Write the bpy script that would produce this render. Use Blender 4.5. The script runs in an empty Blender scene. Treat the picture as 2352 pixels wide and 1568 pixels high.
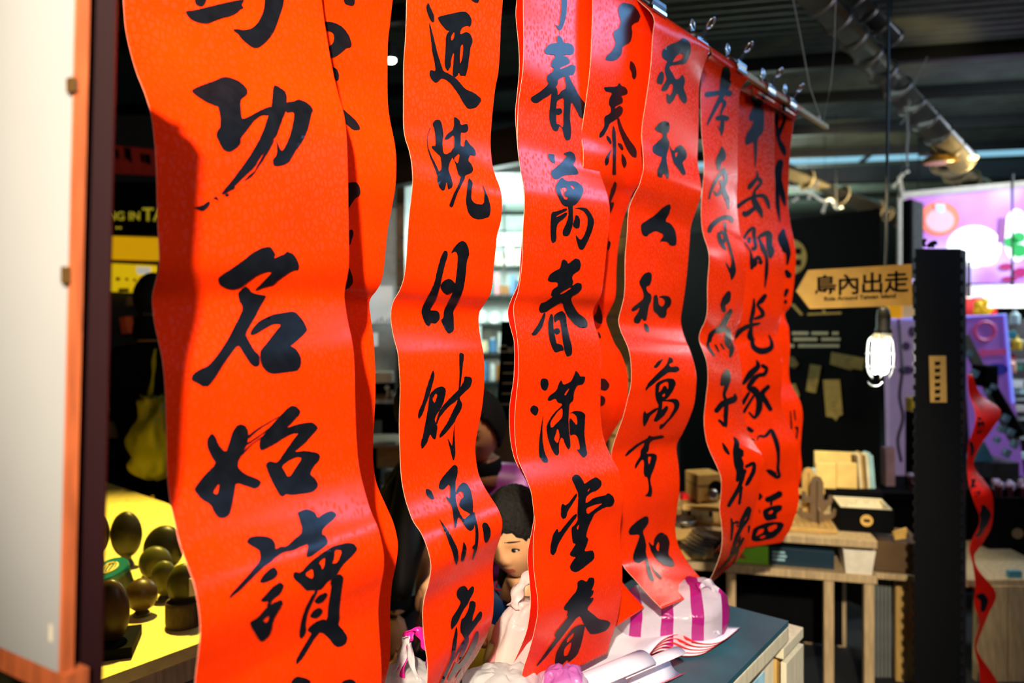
import bpy, bmesh, math, random
from mathutils import Vector, Matrix
from mathutils.bvhtree import BVHTree
from mathutils.geometry import delaunay_2d_cdt

SC = bpy.context.scene
COL = SC.collection
random.seed(7)
PI = math.pi

# ------------------------------------------------------------------ camera
F = 1700.0          # focal length in photo pixels (2352 wide frame)
CX, CY, EYE = 1176.0, 700.0, 1.5
cam_d = bpy.data.cameras.new('camera')
cam = bpy.data.objects.new('camera', cam_d)
COL.objects.link(cam)
cam.location = (0, 0, EYE)
cam.rotation_euler = (PI / 2, 0, 0)
cam_d.sensor_width = 36.0
cam_d.lens = 36.0 * F / 2352.0
cam_d.shift_y = -(784.0 - CY) / 2352.0
cam_d.clip_start = 0.05
cam_d.dof.use_dof = True
cam_d.dof.focus_distance = 1.22
cam_d.dof.aperture_fstop = 2.6
SC.camera = cam

# ------------------------------------------------------------------ world, view, large lights
SC.view_settings.view_transform = 'Standard'
SC.view_settings.look = 'None'
SC.view_settings.gamma = 1.0
SC.view_settings.use_curve_mapping = False
SC.view_settings.exposure = 0.0
world = bpy.data.worlds.new('world')
SC.world = world
world.use_nodes = True
bg = world.node_tree.nodes['Background']
bg.inputs[0].default_value = (0.45, 0.7, 1.0, 1)
bg.inputs[1].default_value = 0.004


def lamp(name, kind, loc, energy, color, target=None, size=0.3, spot=60, blend=0.4, size_y=None):
    d = bpy.data.lights.new(name, kind)
    d.energy = energy
    d.color = color
    if kind == 'AREA':
        d.size = size
        if size_y:
            d.shape = 'RECTANGLE'
            d.size_y = size_y
    else:
        d.shadow_soft_size = size
    if kind == 'SPOT':
        d.spot_size = math.radians(spot)
        d.spot_blend = blend
    o = bpy.data.objects.new(name, d)
    COL.objects.link(o)
    o.location = loc
    if target is not None:
        o.rotation_euler = (Vector(target) - Vector(loc)).to_track_quat('-Z', 'Y').to_euler()
    return o


lamp('stall_lamp', 'SPOT', (-0.15, -1.3, 2.7), 1000, (1.0, 0.87, 0.66), (0.13, 1.24, 1.42), 0.05, 38, 0.65)
lamp('strip_top_fill', 'SPOT', (-0.1, -0.9, 2.5), 140, (1.0, 0.84, 0.62), (-0.22, 1.0, 2.03), 0.02, 22, 0.25)  # unseen added spot; its cone edge imitates a shadow line across the strip
lamp('board_fill', 'SPOT', (-0.75, -0.75, 2.1), 3, (1.0, 0.88, 0.68), (-0.62, 0.75, 1.45), 0.08, 40, 0.8)  # spot added only to brighten the white board
lamp('cool_side_fill', 'AREA', (2.9, 2.15, 3.12), 40, (0.22, 0.50, 1.0), (0.3, 1.6, 1.3), 1.5, size_y=0.8)  # unseen area light added for the cool sheen on paper and ink
lamp('counter_lamp', 'SPOT', (-1.05, 2.35, 2.5), 330, (1.0, 0.78, 0.16), (-1.25, 2.1, 0.75), 0.05, 60, 0.5)
lamp('shelf_lamp', 'SPOT', (1.32, 2.75, 2.15), 62, (1.0, 0.82, 0.44), (1.28, 3.02, 0.7), 0.04, 62, 0.6)
lamp('far_shop_lamp', 'POINT', (-0.1, 5.45, 1.95), 62, (0.80, 1.0, 0.92), None, 0.15)
lamp('poster_shop_lamp', 'AREA', (4.4, 4.6, 2.6), 60, (0.75, 0.9, 1.0), (3.6, 5.6, 0.9), 0.6)
lamp('hall_lamp', 'AREA', (3.5, 10.8, 2.0), 150, (0.82, 1.0, 0.86), (3.3, 10.9, 3.2), 1.6)
lamp('boy_fill', 'SPOT', (-0.42, 1.50, 1.75), 15, (1.0, 0.80, 0.46), (0.04, 1.80, 0.98), 0.05, 48, 0.7)  # spot hidden behind the strips, added to light the boy's face
lamp('sign_fill', 'SPOT', (1.05, 1.6, 2.45), 26, (1.0, 0.80, 0.42), (1.24, 2.65, 1.52), 0.03, 24, 0.6)  # extra spot added to brighten the arrow sign
lamp('shadow_fill', 'AREA', (1.3, -2.4, 3.1), 58, (1.0, 0.86, 0.7), (0.0, 1.0, 1.2), 1.0)  # broad fill added behind the camera to lift the shadows on the strips
lamp('woman_fill', 'SPOT', (0.22, 1.95, 2.0), 30, (1.0, 0.82, 0.6), (-0.04, 2.5, 1.03), 0.05, 38, 0.6)  # unseen spot added to light the seated woman


# ------------------------------------------------------------------ geometry helpers
def W(px, py, Y):
    """point of the place seen at photo position (px, py), at depth Y"""
    return Vector(((px - CX) / F * Y, Y, EYE - (py - CY) / F * Y))


def thing(name, label, cat, loc=(0, 0, 0), group=None):
    e = bpy.data.objects.new(name, None)
    e.empty_display_size = 0.05
    COL.objects.link(e)
    e.location = loc
    return tag(e, label, cat, group)


def tag(o, label, cat, group=None):
    o['label'] = label
    o['category'] = cat
    if group:
        o['group'] = group
    return o


def struct(o):
    o['kind'] = 'structure'
    return o


def obj(name, me, material, parent=None, smooth=False, recenter=True):
    """mesh data (world coordinates) or a bmesh -> one linked object"""
    if isinstance(me, bmesh.types.BMesh):
        bm = me
        me = bpy.data.meshes.new(name)
        bm.to_mesh(me)
        bm.free()
    mats = material if isinstance(material, (list, tuple)) else [material]
    for m in mats:
        me.materials.append(m)
    if smooth:
        for p in me.polygons:
            p.use_smooth = True
    o = bpy.data.objects.new(name, me)
    COL.objects.link(o)
    if recenter and len(me.vertices):
        c = Vector((0, 0, 0))
        for v in me.vertices:
            c += v.co
        c /= len(me.vertices)
        me.transform(Matrix.Translation(-c))
        o.location = c
    if parent is not None:
        o.parent = parent
        o.matrix_parent_inverse = world_mat(parent).inverted()
    return o


def world_mat(o):
    m = Matrix.LocRotScale(o.location, o.rotation_euler, o.scale)
    if o.parent:
        return world_mat(o.parent) @ o.matrix_parent_inverse @ m
    return m


def copy_tree(root, off, label=None, rotz=0.0):
    r = root.copy()
    COL.objects.link(r)
    r.location = root.location + Vector(off)
    r.rotation_euler.z += rotz
    if label:
        r['label'] = label
    for ch in list(root.children):
        c = ch.copy()
        COL.objects.link(c)
        c.parent = r
        for g in list(ch.children):
            q = g.copy()
            COL.objects.link(q)
            q.parent = c
    return r


def add_box(bm, c, s, rz=0.0, bev=0.0, rot=None):
    m = Matrix.Translation(Vector(c)) @ (rot.to_4x4() if rot is not None else Matrix.Rotation(rz, 4, 'Z')) @ Matrix.Diagonal((s[0], s[1], s[2], 1))
    r = bmesh.ops.create_cube(bm, size=1.0, matrix=m)
    if bev > 0:
        es = set()
        for v in r['verts']:
            es.update(v.link_edges)
        bmesh.ops.bevel(bm, geom=list(es), offset=bev, segments=2, affect='EDGES', profile=0.7)
    return bm


def box(c, s, rz=0.0, bev=0.003, rot=None):
    return add_box(bmesh.new(), c, s, rz, bev, rot)


def beam_bm(a, b, w, h, bev=0.003):
    """box from a to b, width w sideways, height h"""
    a, b = Vector(a), Vector(b)
    d = (b - a)
    L = d.length
    y = d.normalized()
    up = Vector((0, 0, 1)) if abs(y.z) < 0.95 else Vector((0, -1, 0))
    x = y.cross(up).normalized()
    z = x.cross(y)
    rot = Matrix((x, y, z)).transposed()
    return add_box(bmesh.new(), (a + b) / 2, (w, L, h), 0, bev, rot)


def add_prism(bm, pts, off):
    """polygon of 3D points extruded by the vector off"""
    off = Vector(off)
    a = [bm.verts.new(p) for p in pts]
    b = [bm.verts.new(Vector(p) + off) for p in pts]
    n = len(a)
    bm.faces.new(a)
    bm.faces.new(b[::-1])
    for i in range(n):
        j = (i + 1) % n
        bm.faces.new((a[j], a[i], b[i], b[j]))
    bmesh.ops.recalc_face_normals(bm, faces=bm.faces[:])
    return bm


def prism(pts, off):
    return add_prism(bmesh.new(), pts, off)


def frame_of(d):
    d = Vector(d).normalized()
    up = Vector((0, 0, 1)) if abs(d.z) < 0.9 else Vector((1, 0, 0))
    x = d.cross(up).normalized()
    y = x.cross(d).normalized()
    return x, y


def add_tube(bm, pts, rad, n=8, cap=True):
    pts = [Vector(p) for p in pts]
    rads = rad if isinstance(rad, (list, tuple)) else [rad] * len(pts)
    rings = []
    x = None
    for i, p in enumerate(pts):
        a = pts[max(i - 1, 0)]
        b = pts[min(i + 1, len(pts) - 1)]
        d = (b - a).normalized() if (b - a).length > 1e-9 else Vector((0, 0, 1))
        if x is None:
            x, y = frame_of(d)
        else:
            x = (x - d * x.dot(d)).normalized()
            y = d.cross(x).normalized()
        rings.append([bm.verts.new(p + (x * math.cos(2 * PI * k / n) + y * math.sin(2 * PI * k / n)) * rads[i]) for k in range(n)])
    for i in range(len(rings) - 1):
        for k in range(n):
            bm.faces.new((rings[i][k], rings[i][(k + 1) % n], rings[i + 1][(k + 1) % n], rings[i + 1][k]))
    if cap:
        bm.faces.new(rings[0][::-1])
        bm.faces.new(rings[-1])
    return bm


def tube(pts, rad, n=8):
    bm = add_tube(bmesh.new(), pts, rad, n)
    bmesh.ops.recalc_face_normals(bm, faces=bm.faces[:])
    return bm


def add_lathe(bm, prof, c, n=24, axis=None):
    """profile of (radius, height) turned about the vertical (or axis) through c"""
    c = Vector(c)
    ax = Vector(axis).normalized() if axis is not None else Vector((0, 0, 1))
    x, y = frame_of(ax) if axis is not None else (Vector((1, 0, 0)), Vector((0, 1, 0)))
    rings = []
    for r, h in prof:
        rings.append([bm.verts.new(c + ax * h + (x * math.cos(2 * PI * k / n) + y * math.sin(2 * PI * k / n)) * max(r, 1e-5)) for k in range(n)])
    for i in range(len(rings) - 1):
        for k in range(n):
            bm.faces.new((rings[i][k], rings[i][(k + 1) % n], rings[i + 1][(k + 1) % n], rings[i + 1][k]))
    bm.faces.new(rings[0][::-1])
    bm.faces.new(rings[-1])
    bmesh.ops.recalc_face_normals(bm, faces=bm.faces[:])
    return bm


def lathe(prof, c, n=24, axis=None):
    return add_lathe(bmesh.new(), prof, c, n, axis)


def add_ball(bm, c, r, u=20, v=14, rot=None):
    m = Matrix.Translation(Vector(c)) @ (rot.to_4x4() if rot is not None else Matrix.Identity(4)) @ Matrix.Diagonal((r[0], r[1], r[2], 1))
    bmesh.ops.create_uvsphere(bm, u_segments=u, v_segments=v, radius=1.0, matrix=m)
    return bm


def ball(c, r, u=20, v=14, rot=None):
    return add_ball(bmesh.new(), c, r, u, v, rot)


def grid_mesh(rows, name='sheet', closed=False):
    """rows of 3D points -> quad mesh"""
    n = len(rows[0])
    verts = [tuple(p) for r in rows for p in r]
    faces = []
    for i in range(len(rows) - 1):
        for k in range(n if closed else n - 1):
            a, b = i * n + k, i * n + (k + 1) % n
            faces.append((a, b, b + n, a + n))
    me = bpy.data.meshes.new(name)
    me.from_pydata(verts, [], faces)
    return me


def catmull(pts, per=8, closed=False):
    out = []
    n = len(pts)
    P = [Vector(p) for p in pts]
    rng = range(n) if closed else range(n - 1)
    for i in rng:
        p0 = P[(i - 1) % n] if closed or i > 0 else P[0] * 2 - P[1]
        p1, p2 = P[i], P[(i + 1) % n]
        p3 = P[(i + 2) % n] if closed or i + 2 < n else P[-1] * 2 - P[-2]
        for k in range(per):
            t = k / per
            out.append(0.5 * ((2 * p1) + (p2 - p0) * t + (2 * p0 - 5 * p1 + 4 * p2 - p3) * t * t + (3 * p1 - p0 - 3 * p2 + p3) * t ** 3))
    if not closed:
        out.append(P[-1].copy())
    return out


# ------------------------------------------------------------------ materials
MATS = {}


def mat(name, color, rough=0.55, metal=0.0, var=0.12, scale=18.0, bump=0.05, emit=None, estr=1.0, spec=0.5, trans=0.0, alpha=1.0, stretch=None, coat=0.0):
    if name in MATS:
        return MATS[name]
    m = bpy.data.materials.new(name)
    m.use_nodes = True
    nt = m.node_tree
    b = nt.nodes['Principled BSDF']
    tc = nt.nodes.new('ShaderNodeTexCoord')
    mp = nt.nodes.new('ShaderNodeMapping')
    if stretch:
        mp.inputs['Scale'].default_value = stretch
    no = nt.nodes.new('ShaderNodeTexNoise')
    no.inputs['Scale'].default_value = scale
    no.inputs['Detail'].default_value = 5.0
    nt.links.new(tc.outputs['Object'], mp.inputs['Vector'])
    nt.links.new(mp.outputs[0], no.inputs['Vector'])
    cr = nt.nodes.new('ShaderNodeValToRGB')
    c = Vector(color[:3])
    lo = c * (1 - var)
    hi = c * (1 + var)
    cr.color_ramp.elements[0].position = 0.3
    cr.color_ramp.elements[1].position = 0.7
    cr.color_ramp.elements[0].color = (*lo, 1)
    cr.color_ramp.elements[1].color = (min(hi.x, 1), min(hi.y, 1), min(hi.z, 1), 1)
    nt.links.new(no.outputs['Fac'], cr.inputs['Fac'])
    nt.links.new(cr.outputs['Color'], b.inputs['Base Color'])
    b.inputs['Roughness'].default_value = rough
    b.inputs['Metallic'].default_value = metal
    b.inputs['Specular IOR Level'].default_value = spec
    b.inputs['Coat Weight'].default_value = coat
    if trans:
        b.inputs['Transmission Weight'].default_value = trans
    b.inputs['Alpha'].default_value = alpha
    if bump:
        bp = nt.nodes.new('ShaderNodeBump')
        bp.inputs['Strength'].default_value = bump
        bp.inputs['Distance'].default_value = 0.01
        nt.links.new(no.outputs['Fac'], bp.inputs['Height'])
        nt.links.new(bp.outputs['Normal'], b.inputs['Normal'])
    if emit is not None:
        b.inputs['Emission Color'].default_value = (*emit, 1)
        b.inputs['Emission Strength'].default_value = estr
    MATS[name] = m
    return m


def lin(r, g, b):
    f = lambda c: (c / 255 / 12.92) if c / 255 <= 0.04045 else ((c / 255 + 0.055) / 1.055) ** 2.4
    return (f(r), f(g), f(b))


def paper_mat(name, color, rough_lo, rough_hi, transl=0.18):
    """red lucky paper: crackled, half-glossy coating over saturated colour, a little light coming through"""
    m = bpy.data.materials.new(name)
    m.use_nodes = True
    nt = m.node_tree
    L = nt.links
    b = nt.nodes['Principled BSDF']
    uv = nt.nodes.new('ShaderNodeTexCoord')
    mp = nt.nodes.new('ShaderNodeMapping')
    mp.inputs['Scale'].default_value = (1.0, 0.62, 1.0)
    L.new(uv.outputs['UV'], mp.inputs['Vector'])
    no = nt.nodes.new('ShaderNodeTexNoise')
    no.inputs['Scale'].default_value = 90.0
    no.inputs['Detail'].default_value = 2.0
    L.new(mp.outputs[0], no.inputs['Vector'])
    mx = nt.nodes.new('ShaderNodeMix')
    mx.data_type = 'VECTOR'
    mx.inputs['Factor'].default_value = 0.004
    L.new(mp.outputs[0], mx.inputs['A'])
    L.new(no.outputs['Color'], mx.inputs['B'])
    vo = nt.nodes.new('ShaderNodeTexVoronoi')
    vo.feature = 'DISTANCE_TO_EDGE'
    vo.inputs['Scale'].default_value = 135.0
    L.new(mx.outputs['Result'], vo.inputs['Vector'])
    cr = nt.nodes.new('ShaderNodeValToRGB')
    cr.color_ramp.elements[0].position = 0.10
    cr.color_ramp.elements[1].position = 0.26
    L.new(vo.outputs['Distance'], cr.inputs['Fac'])
    mr = nt.nodes.new('ShaderNodeMapRange')
    mr.inputs['To Min'].default_value = rough_lo
    mr.inputs['To Max'].default_value = rough_hi
    L.new(cr.outputs['Color'], mr.inputs['Value'])
    L.new(mr.outputs['Result'], b.inputs['Roughness'])
    big = nt.nodes.new('ShaderNodeTexNoise')
    big.inputs['Scale'].default_value = 14.0
    big.inputs['Detail'].default_value = 4.0
    L.new(uv.outputs['UV'], big.inputs['Vector'])
    c2 = nt.nodes.new('ShaderNodeValToRGB')
    c2.color_ramp.elements[0].position = 0.35
    c2.color_ramp.elements[1].position = 0.65
    c2.color_ramp.elements[0].color = (color[0] * 0.92, color[1] * 0.9, color[2], 1)
    c2.color_ramp.elements[1].color = (*color, 1)
    L.new(big.outputs['Fac'], c2.inputs['Fac'])
    L.new(c2.outputs['Color'], b.inputs['Base Color'])
    b.inputs['Specular IOR Level'].default_value = 0.34
    bp = nt.nodes.new('ShaderNodeBump')
    bp.inputs['Strength'].default_value = 0.05
    bp.inputs['Distance'].default_value = 0.0003
    L.new(vo.outputs['Distance'], bp.inputs['Height'])
    L.new(bp.outputs['Normal'], b.inputs['Normal'])
    tr = nt.nodes.new('ShaderNodeBsdfTranslucent')
    L.new(c2.outputs['Color'], tr.inputs['Color'])
    ms = nt.nodes.new('ShaderNodeMixShader')
    ms.inputs[0].default_value = transl
    L.new(b.outputs[0], ms.inputs[1])
    L.new(tr.outputs[0], ms.inputs[2])
    L.new(ms.outputs[0], nt.nodes['Material Output'].inputs['Surface'])
    MATS[name] = m
    return m


def text_mesh(body, size, bold=0.0, extrude=0.0005, align='CENTER', spacing=1.0):
    cu = bpy.data.curves.new('lettering', 'FONT')
    cu.body = body
    cu.size = size
    cu.align_x = align
    cu.align_y = 'CENTER'
    cu.extrude = extrude
    cu.offset = bold
    cu.space_character = spacing
    cu.resolution_u = 3
    o = bpy.data.objects.new('lettering', cu)
    COL.objects.link(o)
    dg = bpy.context.evaluated_depsgraph_get()
    me = bpy.data.meshes.new_from_object(o.evaluated_get(dg))
    bpy.data.objects.remove(o)
    bpy.data.curves.remove(cu)
    me.materials.clear()
    return me


def on_plane(me, origin, ux, uy):
    """lay a mesh drawn in XY onto a plane through origin with unit axes ux, uy"""
    ux, uy = Vector(ux).normalized(), Vector(uy).normalized()
    uz = ux.cross(uy)
    m = Matrix((ux, uy, uz)).transposed().to_4x4()
    me.transform(Matrix.Translation(Vector(origin)) @ m)
    return me
# ================================================================== the place: hall shell
DARK = mat('dark_hall_paint', (0.012, 0.012, 0.011), 0.8)
FLOOR = mat('concrete_floor', (0.007, 0.007, 0.0075), 0.7, scale=3)
ROOF = mat('corrugated_roof_paint', (0.085, 0.105, 0.085), 0.5, scale=5, var=0.25)
STEEL = mat('black_steel', (0.004, 0.0045, 0.005), 0.5)
BROWNBEAM = mat('dark_brown_beam', (0.020, 0.011, 0.006), 0.5)
CUV, CWV = Vector((0.973, -0.23, 0)), Vector((0.23, 0.973, 0))


def C(u, w, z):
    return CUV * u + CWV * w + Vector((0, 0, z))


struct(obj('floor', box((2, 6, -0.05), (24, 22, 0.1), 0, 0), FLOOR))
struct(obj('wall_back', box((2, 16.2, 2.0), (24, 0.2, 4.0), 0, 0), mat('far_wall_paint', (0.10, 0.13, 0.12), 0.8)))
struct(obj('wall_left', box((-6.1, 6, 2.0), (0.2, 20.4, 4.0), 0, 0), DARK))
struct(obj('wall_right', box((12.1, 6, 2.0), (0.2, 20.4, 4.0), 0, 0), DARK))
struct(obj('wall_front', box((2, -4.1, 2.0), (24, 0.2, 4.0), 0, 0), DARK))

ceil = struct(obj('ceiling', prism([C(-12, -7, 3.40), C(16, -7, 3.40), C(16, 8.74, 3.40), C(-12, 8.74, 3.40)], (0, 0, 0.08)), DARK))
obj('roof_deck', prism([C(-12, 9.46, 3.40), C(16, 9.46, 3.40), C(16, 18, 3.40), C(-12, 18, 3.40)], (0, 0, 0.08)), DARK, ceil)


def corrugated(w0, w1, z, u0=-9.0, u1=9.0, pitch=0.11, amp=0.014):
    n = int((w1 - w0) / pitch * 6)
    rows = []
    for i in range(n + 1):
        w = w0 + (w1 - w0) * i / n
        zz = z + amp * math.sin(2 * PI * w / pitch)
        rows.append([C(u0, w, zz), C(u1, w, zz)])
    return grid_mesh(rows)


ws = [1.2, 2.6, 4.0, 5.43, 6.38, 7.55, 8.70]
for a, b in zip(ws, ws[1:]):
    obj('roof_panel', corrugated(a + 0.01, b - 0.01, 3.22), ROOF, ceil, smooth=True)
for w in ws[1:]:
    obj('purlin', box(C(0, w, 3.17), (18, 0.07, 0.10), math.atan2(-0.23, 0.973), 0.004), STEEL, ceil)
for a, b in ((9.5, 10.6), (10.6, 12.2), (12.2, 14.6)):
    obj('roof_panel', corrugated(a + 0.01, b - 0.01, 3.22), ROOF, ceil, smooth=True)
    obj('purlin', box(C(0, b, 3.17), (18, 0.06, 0.09), math.atan2(-0.23, 0.973), 0.004), STEEL, ceil)
obj('girder', box(C(0, 9.62, 3.06), (18, 0.16, 0.20), math.atan2(-0.23, 0.973), 0.01), STEEL, ceil)
SKYGLASS = mat('skylight_glass', (0.3, 0.5, 0.6), 0.3, emit=(0.28, 0.62, 0.82), estr=0.9, bump=0)
win = obj('window_1', prism([C(-9, 8.76, 3.20), C(9, 8.76, 3.20), C(9, 9.52, 3.20), C(-9, 9.52, 3.20)], (0, 0, 0.02)), SKYGLASS)
struct(win)
for u in range(-8, 10, 2):
    obj('glazing_bar', box(C(u, 9.11, 3.185), (0.05, 0.7, 0.03), math.atan2(-0.23, 0.973), 0.003), STEEL, win)

# header beam of the stall behind the strips
tr = struct(obj('trim_1', beam_bm((0.42, 2.75, 2.175), (-1.35, 4.50, 2.175), 0.08, 0.155, 0.006), BROWNBEAM))
obj('post', box((-1.3, 4.46, 1.08), (0.1, 0.1, 2.16), 0.78, 0.005), BROWNBEAM, tr)
obj('post', box((0.47, 2.72, 1.08), (0.05, 0.05, 2.16), 0.78, 0.005), BROWNBEAM, tr)
# dark partition of the next shop, seen beyond the maroon post
pw = struct(obj('wall_partition', box((-2.75, 4.75, 1.35), (2.2, 0.12, 2.7), 0, 0.005), DARK))
struct(obj('ceiling_far_shop', box((-0.1, 5.55, 2.34), (2.4, 1.9, 0.04), 0, 0.003), mat('pale_green_ceiling', lin(190, 210, 200), 0.6)))
# pale column between the shops
colm = struct(obj('trim_2', box((-0.79, 4.35, 1.15), (0.36, 0.24, 2.30), 0, 0.006), mat('pale_grey_paint', lin(205, 215, 215), 0.6)))
# ================================================================== hanging couplets
# A wooden slat hangs level above the stall, running away to the right of the camera.
PHI = math.atan((2528.0 - CX) / F)
RD = Vector((math.sin(PHI), math.cos(PHI), 0))        # along the slat
RN = Vector((math.cos(PHI), -math.sin(PHI), 0))       # across it, toward the camera's side
R0 = Vector((-0.9988, 0, 0))
RZ = 2.147


def slat_pt(s, dn=0.0, z=RZ):
    p = R0 + RD * s + RN * dn
    return Vector((p.x, p.y, z))


def s_at(x):
    return 1698.0 / (2528.0 - x) / math.cos(PHI)


def edge3d(pts, s):
    """paper edge: keeps its station s on the slat, swings in and out across it"""
    out = []
    for x, y in pts:
        k = (x - CX) / F
        Y = (s + R0.dot(RD)) / (k * RD.x + RD.y)
        out.append(W(x, y, Y))
    return out


def resample(pts, n):
    L = [0.0]
    for a, b in zip(pts, pts[1:]):
        L.append(L[-1] + (b - a).length)
    out = []
    j = 0
    for i in range(n):
        t = L[-1] * i / (n - 1)
        while j < len(L) - 2 and L[j + 1] < t:
            j += 1
        f = (t - L[j]) / max(L[j + 1] - L[j], 1e-9)
        out.append(pts[j].lerp(pts[j + 1], min(max(f, 0), 1)))
    return out


def pairs(a):
    return [(a[i], a[i + 1]) for i in range(0, len(a), 2)]


RED = paper_mat('lucky_red_paper', (0.95, 0.037, 0.0006), 0.21, 0.42)
RED_PLAIN = paper_mat('plain_red_paper', (0.95, 0.014, 0.0008), 0.4, 0.55, 0.3)
EDGE = mat('paper_cut_edge', (0.85, 0.6, 0.42), 0.7)
INK = mat('brush_ink', (0.004, 0.005, 0.008), 0.28, spec=0.36, var=0.3, scale=60, bump=0.03)

BAN = {}


def banner(key, label, left, right, sl, sr, mt=RED, bottom=None, fold=0.011, rows=240):
    """left/right: traced edges (photo positions, top to bottom). Above and below the frame
    the sheet is carried on to the slat and to its full length."""
    ed = []
    for pts, s in ((left, sl), (right, sr)):
        p3 = catmull(edge3d(pairs(pts), s), 6)
        top = slat_pt(s, fold, RZ + 0.004)
        head = []
        if p3[0].z < RZ - 0.03:
            a, b = top, p3[0]
            m1 = a.lerp(b, 0.33)
            m2 = b + (p3[0] - p3[1]).normalized() * (a - b).length * 0.33
            for k in range(8):
                t = k / 8
                head.append(a * (1 - t) ** 3 + m1 * 3 * t * (1 - t) ** 2 + m2 * 3 * t * t * (1 - t) + b * t ** 3)
        else:
            head = [top]
            p3 = [p for p in p3 if p.z < RZ - 0.012]
        ed.append(head + p3)
    if bottom:
        for e in ed:
            last = e[-1]
            k = 0
            while e[-1].z > bottom:
                k += 1
                e.append(Vector((last.x, last.y, last.z - 0.02 * k)) + RN * 0.02 * math.sin(k * 0.32))
    A, B = resample(ed[0], rows), resample(ed[1], rows)
    pre = []
    for z, dn in ((RZ - 0.035, -fold), (RZ - 0.012, -fold), (RZ + 0.005, -fold * 0.8), (RZ + 0.0105, 0.0)):
        pre.append((slat_pt(sl, dn, z), slat_pt(sr, dn, z)))
    A = [p[0] for p in pre] + A
    B = [p[1] for p in pre] + B
    verts, uvs = [], []
    TS = [0.0, 0.0025, 0.008, 0.17, 0.34, 0.5, 0.66, 0.83, 0.992, 0.9975, 1.0]
    cols = len(TS)
    arc = 0.0
    wdt = (B[60] - A[60]).length
    for i, (a, b) in enumerate(zip(A, B)):
        if i:
            arc += ((a + b) / 2 - (A[i - 1] + B[i - 1]) / 2).length
        for t in TS:
            verts.append(a.lerp(b, t))
            uvs.append((t * wdt + 3.7 * len(BAN), -arc))
    faces = []
    for i in range(len(A) - 1):
        for k in range(cols - 1):
            a = i * cols + k
            faces.append((a, a + cols, a + cols + 1, a + 1))
    me = bpy.data.meshes.new('paper')
    me.from_pydata([tuple(v) for v in verts], [], faces)
    uvl = me.uv_layers.new(name='UVMap')
    for lp in me.loops:
        uvl.data[lp.index].uv = uvs[lp.vertex_index]
    bvh = BVHTree.FromPolygons([tuple(v) for v in verts], faces)
    root = thing('calligraphy_strip', label, 'banner', slat_pt((sl + sr) / 2), 'red calligraphy strips on the slat')
    o = obj('paper', me, [mt, EDGE], root, smooth=True)
    sm = o.modifiers.new('thickness', 'SOLIDIFY')
    sm.thickness = 0.0006
    sm.offset = -1.0
    sm.material_offset_rim = 1
    BAN[key] = (root, bvh)
    return root


def in_poly(p, poly):
    x, y = p
    c = False
    n = len(poly)
    j = n - 1
    for i in range(n):
        xi, yi = poly[i]
        xj, yj = poly[j]
        if (yi > y) != (yj > y) and x < (xj - xi) * (y - yi) / (yj - yi) + xi:
            c = not c
        j = i
    return c


def soften(poly, step):
    """cut the corners a little, then even out the points"""
    q = []
    n = len(poly)
    for i in range(n):
        a, b = poly[i], poly[(i + 1) % n]
        q.append((a[0] * 0.8 + b[0] * 0.2, a[1] * 0.8 + b[1] * 0.2))
        q.append((a[0] * 0.2 + b[0] * 0.8, a[1] * 0.2 + b[1] * 0.8))
    out = []
    n = len(q)
    for i in range(n):
        a, b = q[i], q[(i + 1) % n]
        L = math.hypot(a[0] - b[0], a[1] - b[1])
        m = max(1, int(L / step))
        for k in range(m):
            t = k / m
            out.append((a[0] + (b[0] - a[0]) * t, a[1] + (b[1] - a[1]) * t))
    return out


def stroke_poly(tr):
    """x, y, width triples -> outline of one brush stroke"""
    P = [Vector((tr[i], tr[i + 1], tr[i + 2])) for i in range(0, len(tr), 3)]
    C = catmull(P, 5)
    l, r = [], []
    for i, c in enumerate(C):
        a, b = C[max(i - 1, 0)], C[min(i + 1, len(C) - 1)]
        d = Vector((b.x - a.x, b.y - a.y))
        if d.length < 1e-6:
            continue
        d.normalize()
        w = max(c.z, 3) / 2
        l.append((c.x - d.y * w, c.y + d.x * w))
        r.append((c.x + d.y * w, c.y - d.x * w))
    d0 = Vector((C[0].x - C[1].x, C[0].y - C[1].y)).normalized() * max(C[0].z, 3) * 0.35
    d1 = Vector((C[-1].x - C[-2].x, C[-1].y - C[-2].y)).normalized() * max(C[-1].z, 3) * 0.35
    return [(C[0].x + d0.x, C[0].y + d0.y)] + l + [(C[-1].x + d1.x, C[-1].y + d1.y)] + r[::-1]


def P(*loops):
    return ('P', [pairs(l) for l in loops])


def S(*tr):
    return ('P', [stroke_poly(tr)])


INKLIFT = 0.0010


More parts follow.
